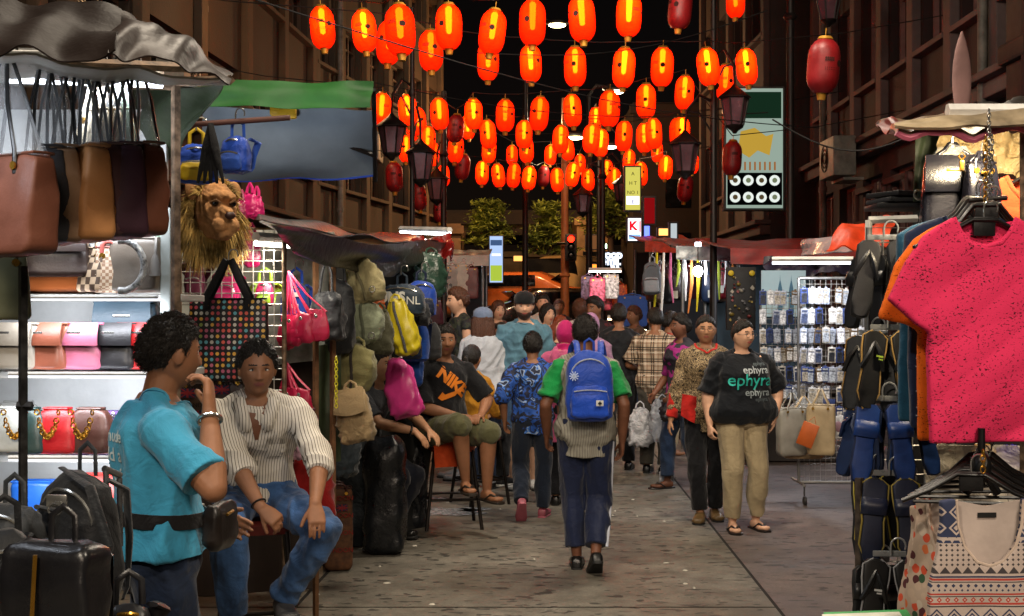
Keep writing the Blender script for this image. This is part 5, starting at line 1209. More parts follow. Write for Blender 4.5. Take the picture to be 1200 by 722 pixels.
for i, (px, py, w, lab) in enumerate([(232, 452, .17, 'brown canvas bag printed with flags under the dotted tote'), (270, 448, .16, 'second flag printed bag beside the striped shirt man')]):
    t = tote(lab, P(px, py-20, 5.9), R(-8+10*i), w, .26, .07, UJ, None, .05, i, taper=BOX)
    for k in range(2): flag(t, (-.03+.05*k, -.046, -.11-.10*k), .07)
    for k in range(3): lettering('LONDON', .03, mat('print_dark', '1d1510', .8), t, stand((.0+.02*(k % 2), -.045, -.08-.085*k)))
# raspberry shoulder bags on the post
for j, (px, py, dd, n, lab) in enumerate([(352, 318, 6.25, 5, 'upper bunch of raspberry shoulder bags on the post'), (350, 425, 6.3, 4, 'lower bunch of raspberry shoulder bags')]):
    for i in range(n):
        wob = random.uniform(-.01, .01); p = P(px-14, py, dd)+Vector((.0, .0, 0)); root = empty('shoulder_bag', p, R(-60+i*14), ['frontmost', 'second', 'third', 'fourth', 'hindmost'][i]+' raspberry bag in the '+lab.split(' of')[0].replace('bunch', 'bunch')+' on the post', 'bag', lab); hh, ww = .15, .13; x = .03*i-.02; L = .235-.012*i if j == 0 else .12
        me = puff(.12, hh, .055, [(0, .7, .5), (.2, 1, 1), (.7, .9, .9), (1, .7, .3)], 3, i, .008); me.transform(Matrix.Translation((x*1.6, -.02*i, -L-hh))); link_mesh('bag_body', me, REDP, root)
        b = MB()
        for s in (-1, 1): b.tube([(0, 0, 0), (x*.8+s*.02, -.01*i, -L*.6), (x*1.6+s*.045, -.02*i, -L-.01)], .008, 6, flat=.5)
        b.build('strap', REDP, root); b = MB(); b.ell((x*1.6, -.02*i-.03, -L-.03), (.010, .004, .010)); b.build('stud', CHROME, root)
sg_ = rucksack('blue sports backpack with white and orange markings', P(346, 314, 6.7), R(-10), .15, .28, .10, fabric('jersey_blue', '1c3a8c'), seed=3, front=False)
for z, col, w in ((-.14, 'd8d8d8', .08), (-.20, 'd8d8d8', .07), (-.26, 'c8641e', .06)): b = MB(); b.box((0, -.052, z), (w, .008, .022)); b.build('print', mat('mk'+col, col, .7), sg_)
bars('stall_post', 'wooden post between the raspberry bags and the black pack', 'post', [((PX(370, 6.6), 6.6, PZ(300, 6.6)), (PX(370, 6.6), 6.6, 0)), ((PX(390, 6.6), 6.6, PZ(300, 6.6)), (PX(390, 6.6), 6.6, .6))], .016, WOOD, True)
drape('tarpaulin', 'green cloth hanging behind the black and khaki bags', 'tarpaulin', [P(372, 405, 6.7), P(400, 400, 6.8), P(398, 540, 6.8), P(374, 545, 6.7)], GREENTARP, 8, 14, 0, .02, 1, .004)
SK_ = sack
BLK = fabric('black_pack', '191b1f', rough=.5); GRY = fabric('grey_pack', '3a4148', rough=.6)
sack('black drawstring pack with grey base hanging by its cords', P(383, 300, 6.5), R(-14), .19, .25, .13, BLK, seed=2, cords=.18, cr=.014, prof=[(0, .85, .8), (.08, .98, 1), (.5, 1, .95), (.85, .85, .7), (1, .5, .3)])
sack('second black drawstring pack behind the first', P(398, 296, 6.8), R(10), .16, .40, .12, BLK, seed=5, cords=.14, cr=.012)
KH = lambda n, c: fabric('khaki'+n, c, bump=.4, var=.2)
sack('pale khaki canvas bag at the top of the column', P(416, 296, 7.0), R(-15), .225, .235, .14, KH('a', '8e8662'), seed=11, cords=.05, tilt=-18, seam=KH('e', '5f5a42'), ringm=CHROME, cr=.012, pw=2.4)
sack('sage green round canvas bag with metal ring', P(428, 345, 7.0), R(-10), .215, .235, .15, KH('b', '78806a'), seed=12, cords=.04, seam=KH('f', '4a5040'), ringm=CHROME, cr=.010, prof=ROUND)
sack('olive canvas bag with dark central strap', P(420, 395, 6.9), R(-12), .24, .27, .16, KH('c', '6f6b46'), seed=13, cords=.04, seam=fabric('webbing_dk', '2a2622'), cr=.014, prof=ROUND, tilt=6)
sack('sandy canvas bag lowest in the column of khaki bags', P(410, 446, 6.6), R(-10), .19, .28, .13, KH('d', '8a7656'), seed=14, cords=.04, cr=.018, flapm=KH('g', '7d6a4c'), tilt=-8)
sack('dark olive bag behind the sage canvas bag', P(445, 355, 7.4), R(15), .16, .26, .12, KH('h', '4a4a38'), seed=15, cords=.04, cr=.012)
b = MB()
for k in range(14): z = -k*.018; b.tube([(.007*math.cos(a)*(1 if k % 2 else .4), .007*math.cos(a)*(.4 if k % 2 else 1), z+.011*math.sin(a)) for a in [2*math.pi*i/8 for i in range(9)]], .0026, 5)
tag(b.build('plastic_chain', mat('yellow_chain', 'b8b01c', .4), loc=P(394, 420, 6.3)), 'yellow plastic chain beside the olive canvas bag', 'chain')
NV = fabric('navy', '141f38', rough=.5)
t = rucksack('dark blue sports bag with white block letters under the tarp', P(470, 320, 7.8), R(-8), .30, .19, .15, fabric('slate_navy', '22303e', rough=.5), seed=3, front=False)
text(t, 'UNS', -.04, -.15, .085, mat('letter_white', 'c9ccc8', .7), -.083, bold=.004); text(t, 'NL', .09, -.17, .07, mat('letter_white', 'c9ccc8', .7), -.07)
rucksack('bright blue small pack right of the lettered sports bag', P(494, 316, 8.1), R(10), .19, .23, .13, fabric('royal_blue', '1a3f9c'), NV, seed=7)
sack('black rounded bag under the lettered sports bag', P(480, 345, 8.0), 0, .26, .17, .14, BLK, seed=8, cords=.03)
sack('dark green sheet covered bag at the stall corner', P(505, 290, 8.5), R(20), .22, .30, .14, mat('green_gloss', '2c4438', .25, var=.3, bump=.5, bs=20, bd=.01), seed=9, cords=.03, cr=.02)
t = sack('yellow roll bag with grey side panel', P(462, 345, 7.6), R(-18), .17, .34, .13, leather('acid_yellow', 'b8a81e', rough=.4), seed=4, cords=.03, tilt=-16, cr=.018, seam=fabric('grey_side', '4a4a4c'))
sack('orange pouch tied above the yellow roll bag', P(442, 342, 7.7), 0, .10, .10, .06, leather('org', 'c05a20'), seed=3, cords=.03)
rucksack('blue pack with white marks beside the yellow bag', P(486, 360, 8.3), R(-20), .19, .28, .13, fabric('blue4', '1c4aa0'), NV, seed=17)
sack('plain blue sack below the marked blue pack', P(483, 398, 8.4), 0, .15, .28, .12, fabric('blue5', '1d4288'), seed=18, cords=.03)
sack('bright pink sack beside the seated man in black', P(462, 408, 7.9), R(-18), .22, .37, .15, leather('bubble_pink', 'd03c8c', rough=.35), seed=19, cords=.06, tilt=-12, cr=.02, cordm=mat('white_cord', 'c8c4c0', .7), prof=[(0, .85, .6), (.06, 1, .9), (.5, .95, 1), (.8, .7, .8), (1, .3, .3)])
for i, (px, py, lab) in enumerate([(506, 345, 'maroon handbag hanging beside the tank top man'), (497, 352, 'wine red pouch left of the maroon handbag')]): tote(lab, P(px, py, 9.2), R(20), .17, .17, .08, leather('wine%d' % i, ['3c1420', '4a1824'][i]), None, .05, i)
sack('grey crumpled bag behind the maroon handbags', P(500, 372, 9.0), 0, .22, .26, .12, fabric('greyb', '3c3d3f'), seed=28, cords=.04)
# dark tarp roof over the bag stall
drape('tarpaulin', 'long black tarpaulin sagging over the bag stall', 'tarpaulin', [P(300, 250, 6.4), P(520, 276, 11.5), P(524, 285, 9.6), P(306, 262, 4.9)], DKTARP, 50, 18, .05, .03, 2.2, .005, 12, fold=.5)
drape('tarpaulin', 'black tarpaulin flap hanging down at the front of the bag stall', 'tarpaulin', [P(316, 262, 5.2), P(528, 284, 9.5), P(480, 322, 8.2), P(345, 296, 5.9)], DKTARP, 46, 18, .10, .03, 1.8, .005, 21, fold=.5)
drape('tarpaulin', 'red edged tarpaulin end at the corner of the bag stall', 'tarpaulin', [P(468, 275, 9.2), P(528, 275, 9.6), P(532, 296, 9.2), P(500, 300, 8.9)], mat('red_tarp', '6a1412', .25, var=.5, vs=5, bump=.6, bs=15, bd=.01), 20, 10, .02, .05, 2, .005, 22, fold=.6)
tube_light('white tube light beyond the black tarpaulin', P(470, 272, 11.2), P(527, 274, 10.2), 16, 'f4f6ff', 14)
tube_light('white tube light behind the wire rack', P(300, 285, 6.0), P(360, 289, 6.4), 10, 'fff4e0', 8)
# things standing on the ground below
sack('red cloth shopping bag hanging low behind the striped shirt man', P(366, 515, 6.5), R(8), .21, .40, .14, fabric('red_cloth', '8c1414'), seed=3, cr=.02, cords=.06, prof=BOX)
t = tote('tall brown printed carton bag standing on the ground', (PX(405, 8.6)-.0, 8.2, .01), R(14), .19, .52, .14, mat('kraft_print', '5a3a24', .7, var=.4, vs=20), leather('print_trim', '3a1612'), .03, 4, hang=False, taper=BOX)
for k in range(4): lettering('LONDON', .042, mat('print_red', '8a1c16', .7), t, stand((-.0, -.075, .46-.11*k)))
flag(t, (.02, -.074, .40), .07)
TR = mat('black_sack', '101317', .28, var=.3, vs=8, bump=.5, bs=30, bd=.01)
sack('big black sack standing in front of the knees of the hidden man', (PX(451, 8.75), 8.75, .01), 0, .29, .80, .28, TR, hang=False, seed=31, cr=.02, name='rubbish_sack', pw=3.6, prof=[(0, .9, .9), (.05, 1, 1), (.4, 1, 1), (.85, 1, .95), (.95, .85, .8), (1, .6, .5)])
sack('smaller black sack behind the big one at right', (PX(482, 9.8), 9.8, .01), 0, .22, .70, .24, TR, hang=False, seed=32, cr=.02, name='rubbish_sack', prof=[(0, .9, .9), (.4, 1, 1), (.8, .9, .8), (1, .5, .4)])
sack('dark grey duffel bag hanging over the printed carton', P(400, 480, 7.6), R(8), .22, .34, .16, fabric('slate_duffel', '2e363c', rough=.6), seed=33, cords=.06, cr=.025)
sack('grey bag standing between the red cloth bag and the sacks', (PX(415, 8.9), 9.0, .01), 0, .26, .85, .2, fabric('slate_duffel2', '262c31', rough=.6), hang=False, seed=34, cr=.02)
sack('white and pink floral plastic bag under the raspberry bags', P(352, 486, 6.0), 0, .12, .18, .08, mat('floral', 'b890a4', .5, var=.6, vs=30), seed=36, cords=.03)
sack('black and red floral pouch under the raspberry bags', P(358, 470, 6.2), 0, .12, .16, .08, mat('floral2', '4a1a28', .5, var=.9, vs=40), seed=37, cords=.03)
b = MB(); r = random.Random(4); b.tube([(0, 0, 0), (.03, 0, -.1), (-.01, 0, -.25), (.04, 0, -.42)], [.004, .006, .005, .003], 5); b.tube([(.02, 0, -.05), (.05, 0, -.2), (.035, 0, -.44)], .004, 5)
tag(b.build('cord', mat('green_cord', '2f9a4c', .5), loc=P(328, 515, 6.2)), 'bright green plastic cord dangling behind the seated man', 'cord')
# backdrop of goods behind the racks
drape('tarpaulin', 'pale plastic sheet lit behind the wire rack', 'tarpaulin', [P(212, 262, 6.9), P(392, 272, 6.9), P(392, 420, 6.9), P(212, 440, 6.9)], mat('pale_plastic', '8f9088', .4, var=.4, vs=8), 20, 12, 0, .03, 3, .004)
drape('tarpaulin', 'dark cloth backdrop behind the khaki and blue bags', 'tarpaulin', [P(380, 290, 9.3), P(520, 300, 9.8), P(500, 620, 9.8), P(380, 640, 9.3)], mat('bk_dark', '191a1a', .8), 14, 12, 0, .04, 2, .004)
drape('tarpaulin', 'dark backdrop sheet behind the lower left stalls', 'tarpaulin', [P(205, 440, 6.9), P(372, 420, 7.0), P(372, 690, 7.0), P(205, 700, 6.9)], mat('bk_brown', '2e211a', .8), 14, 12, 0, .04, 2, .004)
# ------------------------------------------------------------------ right side: the shirt stall
def speck_mat(name, col, cs, th=.60, s=1.0):
    m, nt, b = base(name); v = nt.coord('Object', (110*s, 60, 210*s)); n = nt.noise(v, 1.0, 2.5, .7); v2 = nt.coord(); big = nt.noise(v2, 9, 2)
    t = nt.math('ADD', n, nt.math('MULTIPLY', nt.math('SUBTRACT', big, .5), .22)); k = nt.ramp(t, [(th, (0, 0, 0)), (th+.02, (1, 1, 1))])
    nt.link(nt.mix(k, lin(col), lin(cs)), b.inputs['Base Color']); b.inputs['Roughness'].default_value = .85; b.inputs['Specular IOR Level'].default_value = .2
    bp = nt.n.new('ShaderNodeBump'); bp.inputs['Strength'].default_value = .3; bp.inputs['Distance'].default_value = .002; nt.link(nt.noise(v2, 300, 3), bp.inputs['Height']); nt.link(bp.outputs[0], b.inputs['Normal']); return m
def tee(label, loc, rz, m, seed=0, w=.5, h=.70, sl=.20, slz=.23, amp=.010, th=.045, neck=.10, fold=None, lab=True, vox=.007, dz=0, fx=22):
    """t-shirt on a hanger; origin at the middle of the neckline"""
    root = empty('t_shirt', loc, rz, label, 't-shirt'); W = w/2
    poly = [(-W*.98, -h), (-W, -h*.7), (-W*.98, -.345), (-W-sl*.25, -.325), (-W-sl, -.245+dz), (-W-sl*.55, -.13), (-W-.01, -.05), (-W*.8, -.018), (-neck, .008)]
    poly += [(-neck*.8, -.035), (-neck*.5, -.068), (0, -.082), (neck*.5, -.068), (neck*.8, -.035)]+[(-x, z) for x, z in poly[::-1]]
    me = cutout(poly, th, vox); cloth_like(me, amp, seed, fx=fx); me.materials.clear(); link_mesh('cloth', me, m, root)
    b = MB(); b.tube([(x, -th*.5+.006, z-.0) for x, z in [(-neck, .006), (-neck*.8, -.036), (-neck*.5, -.070), (0, -.084), (neck*.5, -.070), (neck*.8, -.036), (neck, .006)]], .0085, 8, flat=.8); b.build('neckband', m, root)
    poly2 = [(-neck*1.05, .0), (-neck*.8, -.09), (neck*.8, -.09), (neck*1.05, .0), (neck*.7, -.006), (0, -.014), (-neck*.7, -.006)]
    b = MB(); b.prism(poly2, th*.3, th*.45); o = b.build('neck_back', m, root, smooth=False)
    if lab: b = MB(); b.box((0, th*.3-.004, -.034), (.052, .004, .014)); o2 = b.build('size_label', mat('label_black', '0a0a0a', .5), o); lettering('SIZE M', .008, mat('letter_white', 'c9ccc8'), o, stand((0, th*.3-.008, -.034))) if False else None
    plastic_hanger(None, (0, 0, 0), 0, parent=root, w=.44); return root
dt = 3.95; ORG = speck_mat('orange_speck', 'd8641a', '5a2408', .62); PNK = speck_mat('pink_speck', 'cc2c56', '2a0c14', .60)
tee('pink red speckled t-shirt hanging at the front of the shirt stall', P(1153, 258, dt), R(3), PNK, 1, w=.365, h=.685, sl=.115, th=.035, amp=.013, fx=9, vox=.006)
for i, (px, py, dd, m, lab, w, sl) in enumerate([(1146, 262, 4.12, ORG, 'orange speckled t-shirt just behind the pink one', .40, .125), (1140, 256, 4.28, fabric('navy_tee', '16233f'), 'navy t-shirt with small print behind the orange one', .44, .03), (1133, 258, 4.44, fabric('teal_tee', '1d4a64'), 'teal blue t-shirt furthest back on the front hangers', .47, .02)]):
    t = tee(lab, P(px, py, dd), R(2), m, 5+i, w=w, h=.70, sl=sl, th=.035, dz=-.06, lab=False, vox=.009)
    if i == 1:
        for k in range(6): lettering(['NYC', 'MAX', 'SUN', 'NYC', 'MAX', 'SUN'][k], .026, mat('print_pale', '8a93a8', .7), t, stand((-.205, -.045, -.28-.06*k)) @ Matrix.Rotation(R(90), 4, 'Z')) if False else None
        b = MB(); rr = random.Random(3)
        for k in range(16): b.box((-.20+rr.uniform(-.006, .006), -.040, -.25-.027*k), (.018*rr.uniform(.4, 1), .003, .004))
        b.build('print', mat('print_pale', '8a93a8', .7), t)
# black hangers cluster over the pink shirt and chain
for i in range(4): plastic_hanger('black plastic hanger %s in the cluster above the pink shirt' % ['at the front', 'second from the front', 'third from the front', 'at the back'][i], P(1156-4*i, 252-3*i, 4.0+.10*i)+Vector((0, 0, .03)), R(8*i-10), .26, group=None)
def chain(label, px, py0, py1, dd, m=CHROME, s=1):
    b = MB(); z0, z1 = PZ(py0, dd), PZ(py1, dd); n = int((z0-z1)/(.018*s))
    for k in range(n):
        z = z0-.018*s*k-.009*s; b.tube([(.0085*s*math.cos(a)*(1 if k % 2 else 0), .0085*s*math.cos(a)*(0 if k % 2 else 1), z+.013*s*math.sin(a)) for a in [2*math.pi*i/8 for i in range(9)]], .0024*s, 5)
    return tag(b.build('chain', m, loc=(PX(px, dd), dd, 0)), label, 'chain')
chain('thin steel chain hanging from the roof over the shirts', 1159, 128, 232, 4.05, CHROME, .7); chain('second brass chain beside the steel one', 1155, 160, 236, 4.0, BRASS, .8); chain('heavy chain loops just left of the first chain', 1162, 158, 228, 4.1, CHROME, .9)
b = MB(); b.tube([P(1135, 235, 4.05), P(1180, 232, 4.05)], .008, 8); tag(b.build('hook_rod', IRON), 'iron rod the shirt hangers hook over', 'rod')
tee('vermilion shirt half seen behind the hangers at the right edge', P(1212, 208, 4.6), R(-10), fabric('vermilion', 'b8401c'), 12, w=.36, h=.34, sl=.1, lab=False, vox=.010)
# leather bags behind
BW = leather('black_wrapped', '15151d', rough=.22)
tote('large black leather tote in clear wrap behind the shirts', P(1116, 168, 4.7), R(-6), .24, .27, .10, BW, None, .05, 3, wrap=True, flap=BW, bar=BRASS)
tote('second glossy black bag with brass clasp under the chain', P(1150, 178, 4.6), R(12), .14, .19, .08, BW, None, .04, 4, bar=BRASS)
b = MB(); b.tube([(0, 0, .0), (.012, 0, .014), (0, 0, .028), (-.012, 0, .014), (0, 0, 0)], .003, 5); b.box((0, 0, -.018), (.016, .01, .035), bev=.004); tag(b.build('key_ring', BRASS, loc=P(1127, 188, 4.5)), 'brass clip hanging on the clear plastic sheet', 'clip')
drape('plastic_sheet', 'crinkled clear plastic sheet hanging under the right stall roof', 'plastic sheet', [P(1103, 153, 4.9), P(1215, 153, 4.9), P(1215, 205, 4.85), P(1096, 196, 4.85)], plastic('crinkle', 'c9b080', .9, .15), 60, 14, .0, .02, 4.0, .003, 3, fold=1.2)
drape('tarpaulin', 'dark green side sheet with eyelet at the right stall', 'tarpaulin', [P(1073, 152, 5.0), P(1102, 152, 5.0), P(1088, 236, 5.0), P(1070, 236, 5.0)], GREENTARP, 10, 14, 0, .01, 1, .004)
b = MB(); b.tube([(.018*math.cos(a), 0, .018*math.sin(a)) for a in [2*math.pi*i/14 for i in range(15)]], .005, 6); tag(b.build('eyelet', CHROME, loc=P(1077, 228, 4.96)), 'metal eyelet ring in the green side sheet', 'eyelet')
# roof
root = empty('stall_roof', P(1120, 140, 4.6), 0, 'slanting plastic covered roof board of the shirt stall', 'roof'); o = P(1120, 140, 4.6)
drape('roof_sheet', None, None, [P(1028, 148, 5.6)-o, P(1230, 118, 5.6)-o, P(1230, 150, 4.2)-o, P(1050, 153, 4.2)-o], mat('roof_beige', '85705a', .3, var=.5, vs=5, bump=.6, bs=20, bd=.01), 40, 12, .0, .02, 2.5, .02, 6, root, hem=mat('pink_hem', 'b05a70', .5), fold=.6)
drape('roof_edge', None, None, [P(1050, 146, 4.25)-o, P(1230, 128, 4.2)-o, P(1230, 147, 4.15)-o, P(1048, 152, 4.18)-o], mat('roof_board', '9a8a70', .4, var=.5, vs=4, bump=.5), 30, 6, 0, .006, 2, .01, 3, root)
drape('tarpaulin', 'dark rolled tarpaulin lying on the right stall roof', 'tarpaulin', [P(1110, 132, 5.2), P(1230, 118, 5.2), P(1230, 128, 4.4), P(1128, 134, 4.4)], DKTARP, 24, 8, 0, .02, 2, .02, 8, fold=.5)
drape('tarpaulin', 'loose maroon sheet end curling off the roof tip', 'tarpaulin', [P(1026, 146, 5.2), P(1052, 142, 5.2), P(1068, 150, 4.6), P(1040, 154, 4.6)], mat('maroon_sheet', '6a2420', .35, var=.4), 12, 8, 0, .02, 1, .006, 8)
bars('stall_post', 'dark steel post carrying the sandal rack', 'post', [((PX(1007, 4.6), 4.6, PZ(560, 4.6)), (PX(1007, 4.6), 4.6, 0))], .016, mat('post_brown', '4a4038', .5, metal=.4, var=.4, vs=30), True)
bars('stall_post', 'rusty post at the right edge of the picture', 'post', [((PX(1199, 4.3), 4.3, PZ(150, 4.3)), (PX(1199, 4.3), 4.3, 0))], .012, RUST, True)
bars('sandal_stand', 'white square frame of the sandal rack', 'frame', [(P(1018, 258, 4.9), P(1075, 256, 4.9)), (P(1018, 258, 4.9), (PX(1018, 4.9), 4.9, .05))], .014, mat('white_metal', 'd0d0cc', .4), True)
grid('wire_rack', 'white wire grid behind the rows of sandals', P(1052, 700, 4.85)+Vector((0, 0, -.25)), .22, 1.65, .055, STEEL, WIREW)
stk = P(1052, 243, 5.1)
for i, (w, hh, c, lab) in enumerate([(.22, .022, '191a1e', 'lowest'), (.20, .018, '2a2c30', 'middle'), (.21, .02, '131417', 'top')]):
    b = MB(); b.box((0, 0, 0), (w, .2, hh), bev=.008); tag(b.build('folded_sheet', mat('fold'+c, c, .5, bump=.4), loc=stk+Vector((.01*i, 0, .024*i)), rot=(0, 0, .2*i)), lab+' of the dark folded sheets stacked on the white frame', 'folded cloth')
# sandals on hooks
def sandal_pair(label, loc, rz, c_up, c_sole, edge=None, seed=0, slide=True, sc=1.0, mark=None):
    root = empty('sandal_pair', loc, rz, label, 'sandals', 'sandals hanging on the rack'); root.scale = (sc,)*3
    su, ss = leather('sandal_'+c_up, c_up, rough=.35), mat('sole_'+c_sole, c_sole, .6); r = random.Random(seed)
    b = MB(); b.box((0, .02, .012), (.10, .006, .018), bev=.003); hook(b, .01, .05, .003); b.build('hanger_clip', mat('clip_grey', '9a9d9f', .3, metal=.3), root)
    for k in (-1, 1):
        M = Matrix.Translation((k*.042, -.01*(k > 0), 0)) @ Matrix.Rotation(R(k*-7+r.uniform(-4, 4)), 4, 'Y') @ Matrix.Rotation(R(-8), 4, 'X')
        b = MB(); b.rings([((0, -.0, z), (w, 0, 0), (0, .010, 0), 4) for z, w in ((-.255, .012), (-.250, .026), (-.20, .036), (-.13, .031), (-.06, .040), (-.02, .040), (-.003, .026), (0, .010))], 20, M=M); s_ = b.build('sole', ss, root)
        b = MB(); b.rings([((0, -.0125, z), (w, 0, 0), (0, .003, 0), 4) for z, w in ((-.250, .010), (-.245, .023), (-.20, .032), (-.13, .027), (-.06, .036), (-.02, .036), (-.006, .022))], 20, M=M); b.build('footbed', mat('bed_'+c_up, c_up, .45, var=.3), s_)
        b = MB()
        if slide: b.rings([((0, -.014-.006*math.sin(math.pi*t)**.8, -.06-.05*t), (.040-.004*abs(t-.5), 0, 0), (0, .011+.004*math.sin(math.pi*t), 0), 3) for t in [i/8 for i in range(9)]], 18, M=M)
        else:
            for s in (-1, 1): b.tube([M @ Vector((0, -.012, -.035)), M @ Vector((s*.018, -.032, -.075)), M @ Vector((s*.037, -.012, -.125))], [.005, .009, .007], 6)
        u = b.build('upper', su, root)
        if edge:
            b = MB(); b.tube([M @ Vector((s_[0], -.010, s_[1])) for s_ in [(.011, -.254), (.0365, -.20), (.0315, -.13), (.0405, -.06), (.0405, -.02), (.011, 0)]], .0028, 5); b.tube([M @ Vector((-s_[0], -.010, s_[1])) for s_ in [(.011, -.254), (.0365, -.20), (.0315, -.13), (.0405, -.06), (.0405, -.02), (.011, 0)]], .0028, 5); b.build('edge', mat('edge_'+edge, edge, .6), root)
        if mark: b = MB(); b.box((0, 0, 0), (.022, .003, .006)); b.box((.004, 0, -.009), (.014, .003, .004)); me = b.mesh(); me.transform(M @ Matrix.Translation((0, -.066, -.09))); link_mesh('mark', me, mat('mark'+mark, mark, .5), root)
    return root
sd = [(1036, 282, 4.75, 'glossy black sandals at the top of the sandal rack', '14151a', '0f1013', None, False, 1.15, None), (1022, 300, 4.9, 'black slides turned sideways beside the top pair', '101216', '0e0f12', None, True, 1.1, None),
 (1040, 388, 4.7, 'black thong sandals with tan edged soles', '16171a', '0d0e10', 'a08048', False, 1.15, '9ab83c'), (1022, 394, 4.78, 'black sandals with gold rim behind the tan edged pair', '111317', '0d0e10', '8a6a34', False, 1.1, None), (1060, 400, 4.86, 'dark sandals half hidden behind the t-shirts', '17191e', '0d0e10', None, True, 1.1, None),
 (1034, 472, 4.65, 'shiny blue slides in the middle of the rack', '16387a', '0d1c40', None, True, 1.15, None), (1018, 474, 4.8, 'navy thong sandals behind the shiny blue pair', '12264c', '0c1a34', None, False, 1.1, None), (1064, 480, 4.7, 'blue slides peeping out under the pink shirt', '163468', '0e1a30', None, True, .95, None),
 (1042, 560, 4.6, 'navy and black slides with grey clip below the blue ones', '141c34', '0c1018', '8a7a34', True, 1.2, None), (1022, 556, 4.7, 'black sandals with yellow rim left of the navy pair', '0f1117', '0c0e14', 'a89a3c', False, 1.15, None), (1058, 566, 4.75, 'dark slides at the right of the navy pair', '12141c', '0c0e14', None, True, 1.1, None),
 (1044, 655, 4.45, 'black sandals with white marks lowest on the rack', '0f1012', '0b0c0d', '8a8c90', False, 1.15, 'b4b8ba'), (1028, 662, 4.6, 'plain black slides behind the lowest pair', '101113', '0b0c0d', None, True, 1.1, None), (1066, 668, 4.6, 'black slides right of the lowest pair', '121315', '0b0c0d', None, True, 1.1, None), (1050, 740, 4.6, 'black slides at the bottom edge of the rack', '121315', '0b0c0d', None, True, 1.1, None)]
for i, (px, py, dd, lab, cu, cs, ed, sl, sc, mk) in enumerate(sd): sandal_pair(lab, P(px, py, dd), R([-8, -55, 6, -30, 25][i % 5] if i not in (5, 8, 11) else -6), cu, cs, ed, i, sl, sc, mk)
# hangers and patterned tops below
for i in range(5): plastic_hanger('black hanger %s in the fan above the patterned top' % ['nearest', 'second', 'third', 'fourth', 'farthest'][i], P(1138+3*i, 560-6*i, 3.85+.07*i)+Vector((0, 0, .01)), R(-12+7*i), .40-.01*i)
b = MB(); b.ell((0, 0, 0), (.03, .03, .05)); b.tube([(0, 0, .05), (0, 0, .12)], .012, 8); b.tube([(-.02, 0, -.03), (-.05, 0, -.08)], .014, 6); b.tube([(.02, 0, -.03), (.05, 0, -.08)], .014, 6)
tag(b.build('hanger_knot', mat('hanger_black', '0e0e0f', .35), loc=P(1150, 548, 3.9)), 'knot of black hanger hooks tied with brass chain', 'hanger')
chain('short brass chain tying the lower hangers', 1152, 528, 556, 3.82, BRASS, .9)
def ethnic_mat():
    m, nt, b = base('woven_pattern'); v = nt.coord('Object'); x, y, z = nt.sep(v)
    def tri(f, ph=0): return nt.math('ABSOLUTE', nt.math('SUBTRACT', nt.math('FRACT', nt.math('ADD', nt.math('MULTIPLY', x, f), ph)), .5))
    def band(z0, z1): return nt.math('MULTIPLY', nt.math('GREATER_THAN', z, z0), nt.math('LESS_THAN', z, z1))
    col = nt.mix(.0, lin('b3a39a'), lin('b3a39a')); navy, red, dk = lin('27304e'), lin('a8382c'), lin('3a3436')
    def put(mask, c):
        nonlocal col; col = nt.mix(mask, col, c)
    # triangles and zigzags where height compares with a triangle wave
    def zig(z0, hgt, f, c, invert=False):
        t = nt.math('MULTIPLY', tri(f), 2*hgt); lim = nt.math('ADD', t, z0); put(nt.math('MULTIPLY', band(z0, z0+hgt), nt.math('LESS_THAN', z, lim)), c)
    for z0, z1, c in ((-.212, -.207, navy), (-.220, -.214, red), (-.226, -.223, dk), (-.262, -.257, red), (-.268, -.265, dk), (-.290, -.284, red), (-.297, -.293, dk), (-.40, -.395, navy), (-.46, -.45, red)): put(band(z0, z1), c)
    zig(-.112, .018, 40, navy); zig(-.200, .020, 30, dk)
    def dia(zc, r, f, c):
        dz = nt.math('ABSOLUTE', nt.math('SUBTRACT', z, zc)); d = nt.math('ADD', nt.math('MULTIPLY', nt.math('SUBTRACT', .5, tri(f)), 1.0/f), dz); put(nt.math('LESS_THAN', d, r), c)
    dia(-.235, .006, 46, navy); dia(-.248, .004, 60, navy); dia(-.276, .008, 40, red); dia(-.276, .003, 40, lin('c9bcae'))
    for zc in (-.118, -.132, -.146, -.160, -.174): dia(zc, .0045, 62, dk)
    cr = lin('b3a39a')
    for zc in (-.325, -.375): dia(zc, .024, 19, navy); dia(zc, .018, 19, cr); dia(zc, .011, 19, navy); dia(zc, .005, 19, cr)
    dia(-.43, .02, 22, navy); put(nt.math('GREATER_THAN', z, -.095), navy)
    for zc in (-.022, -.068): dia(zc, .022, 20, cr); dia(zc, .015, 20, navy); dia(zc, .008, 20, cr)
    put(band(-.104, -.097), cr)
    nt.link(nt.mix(.15, col, nt.ramp(nt.noise(v, 300, 2), [(.3, (.2, .2, .2)), (.7, (1, 1, 1))]), 'MULTIPLY'), b.inputs['Base Color']); b.inputs['Roughness'].default_value = .85
    return m
ETH = ethnic_mat()
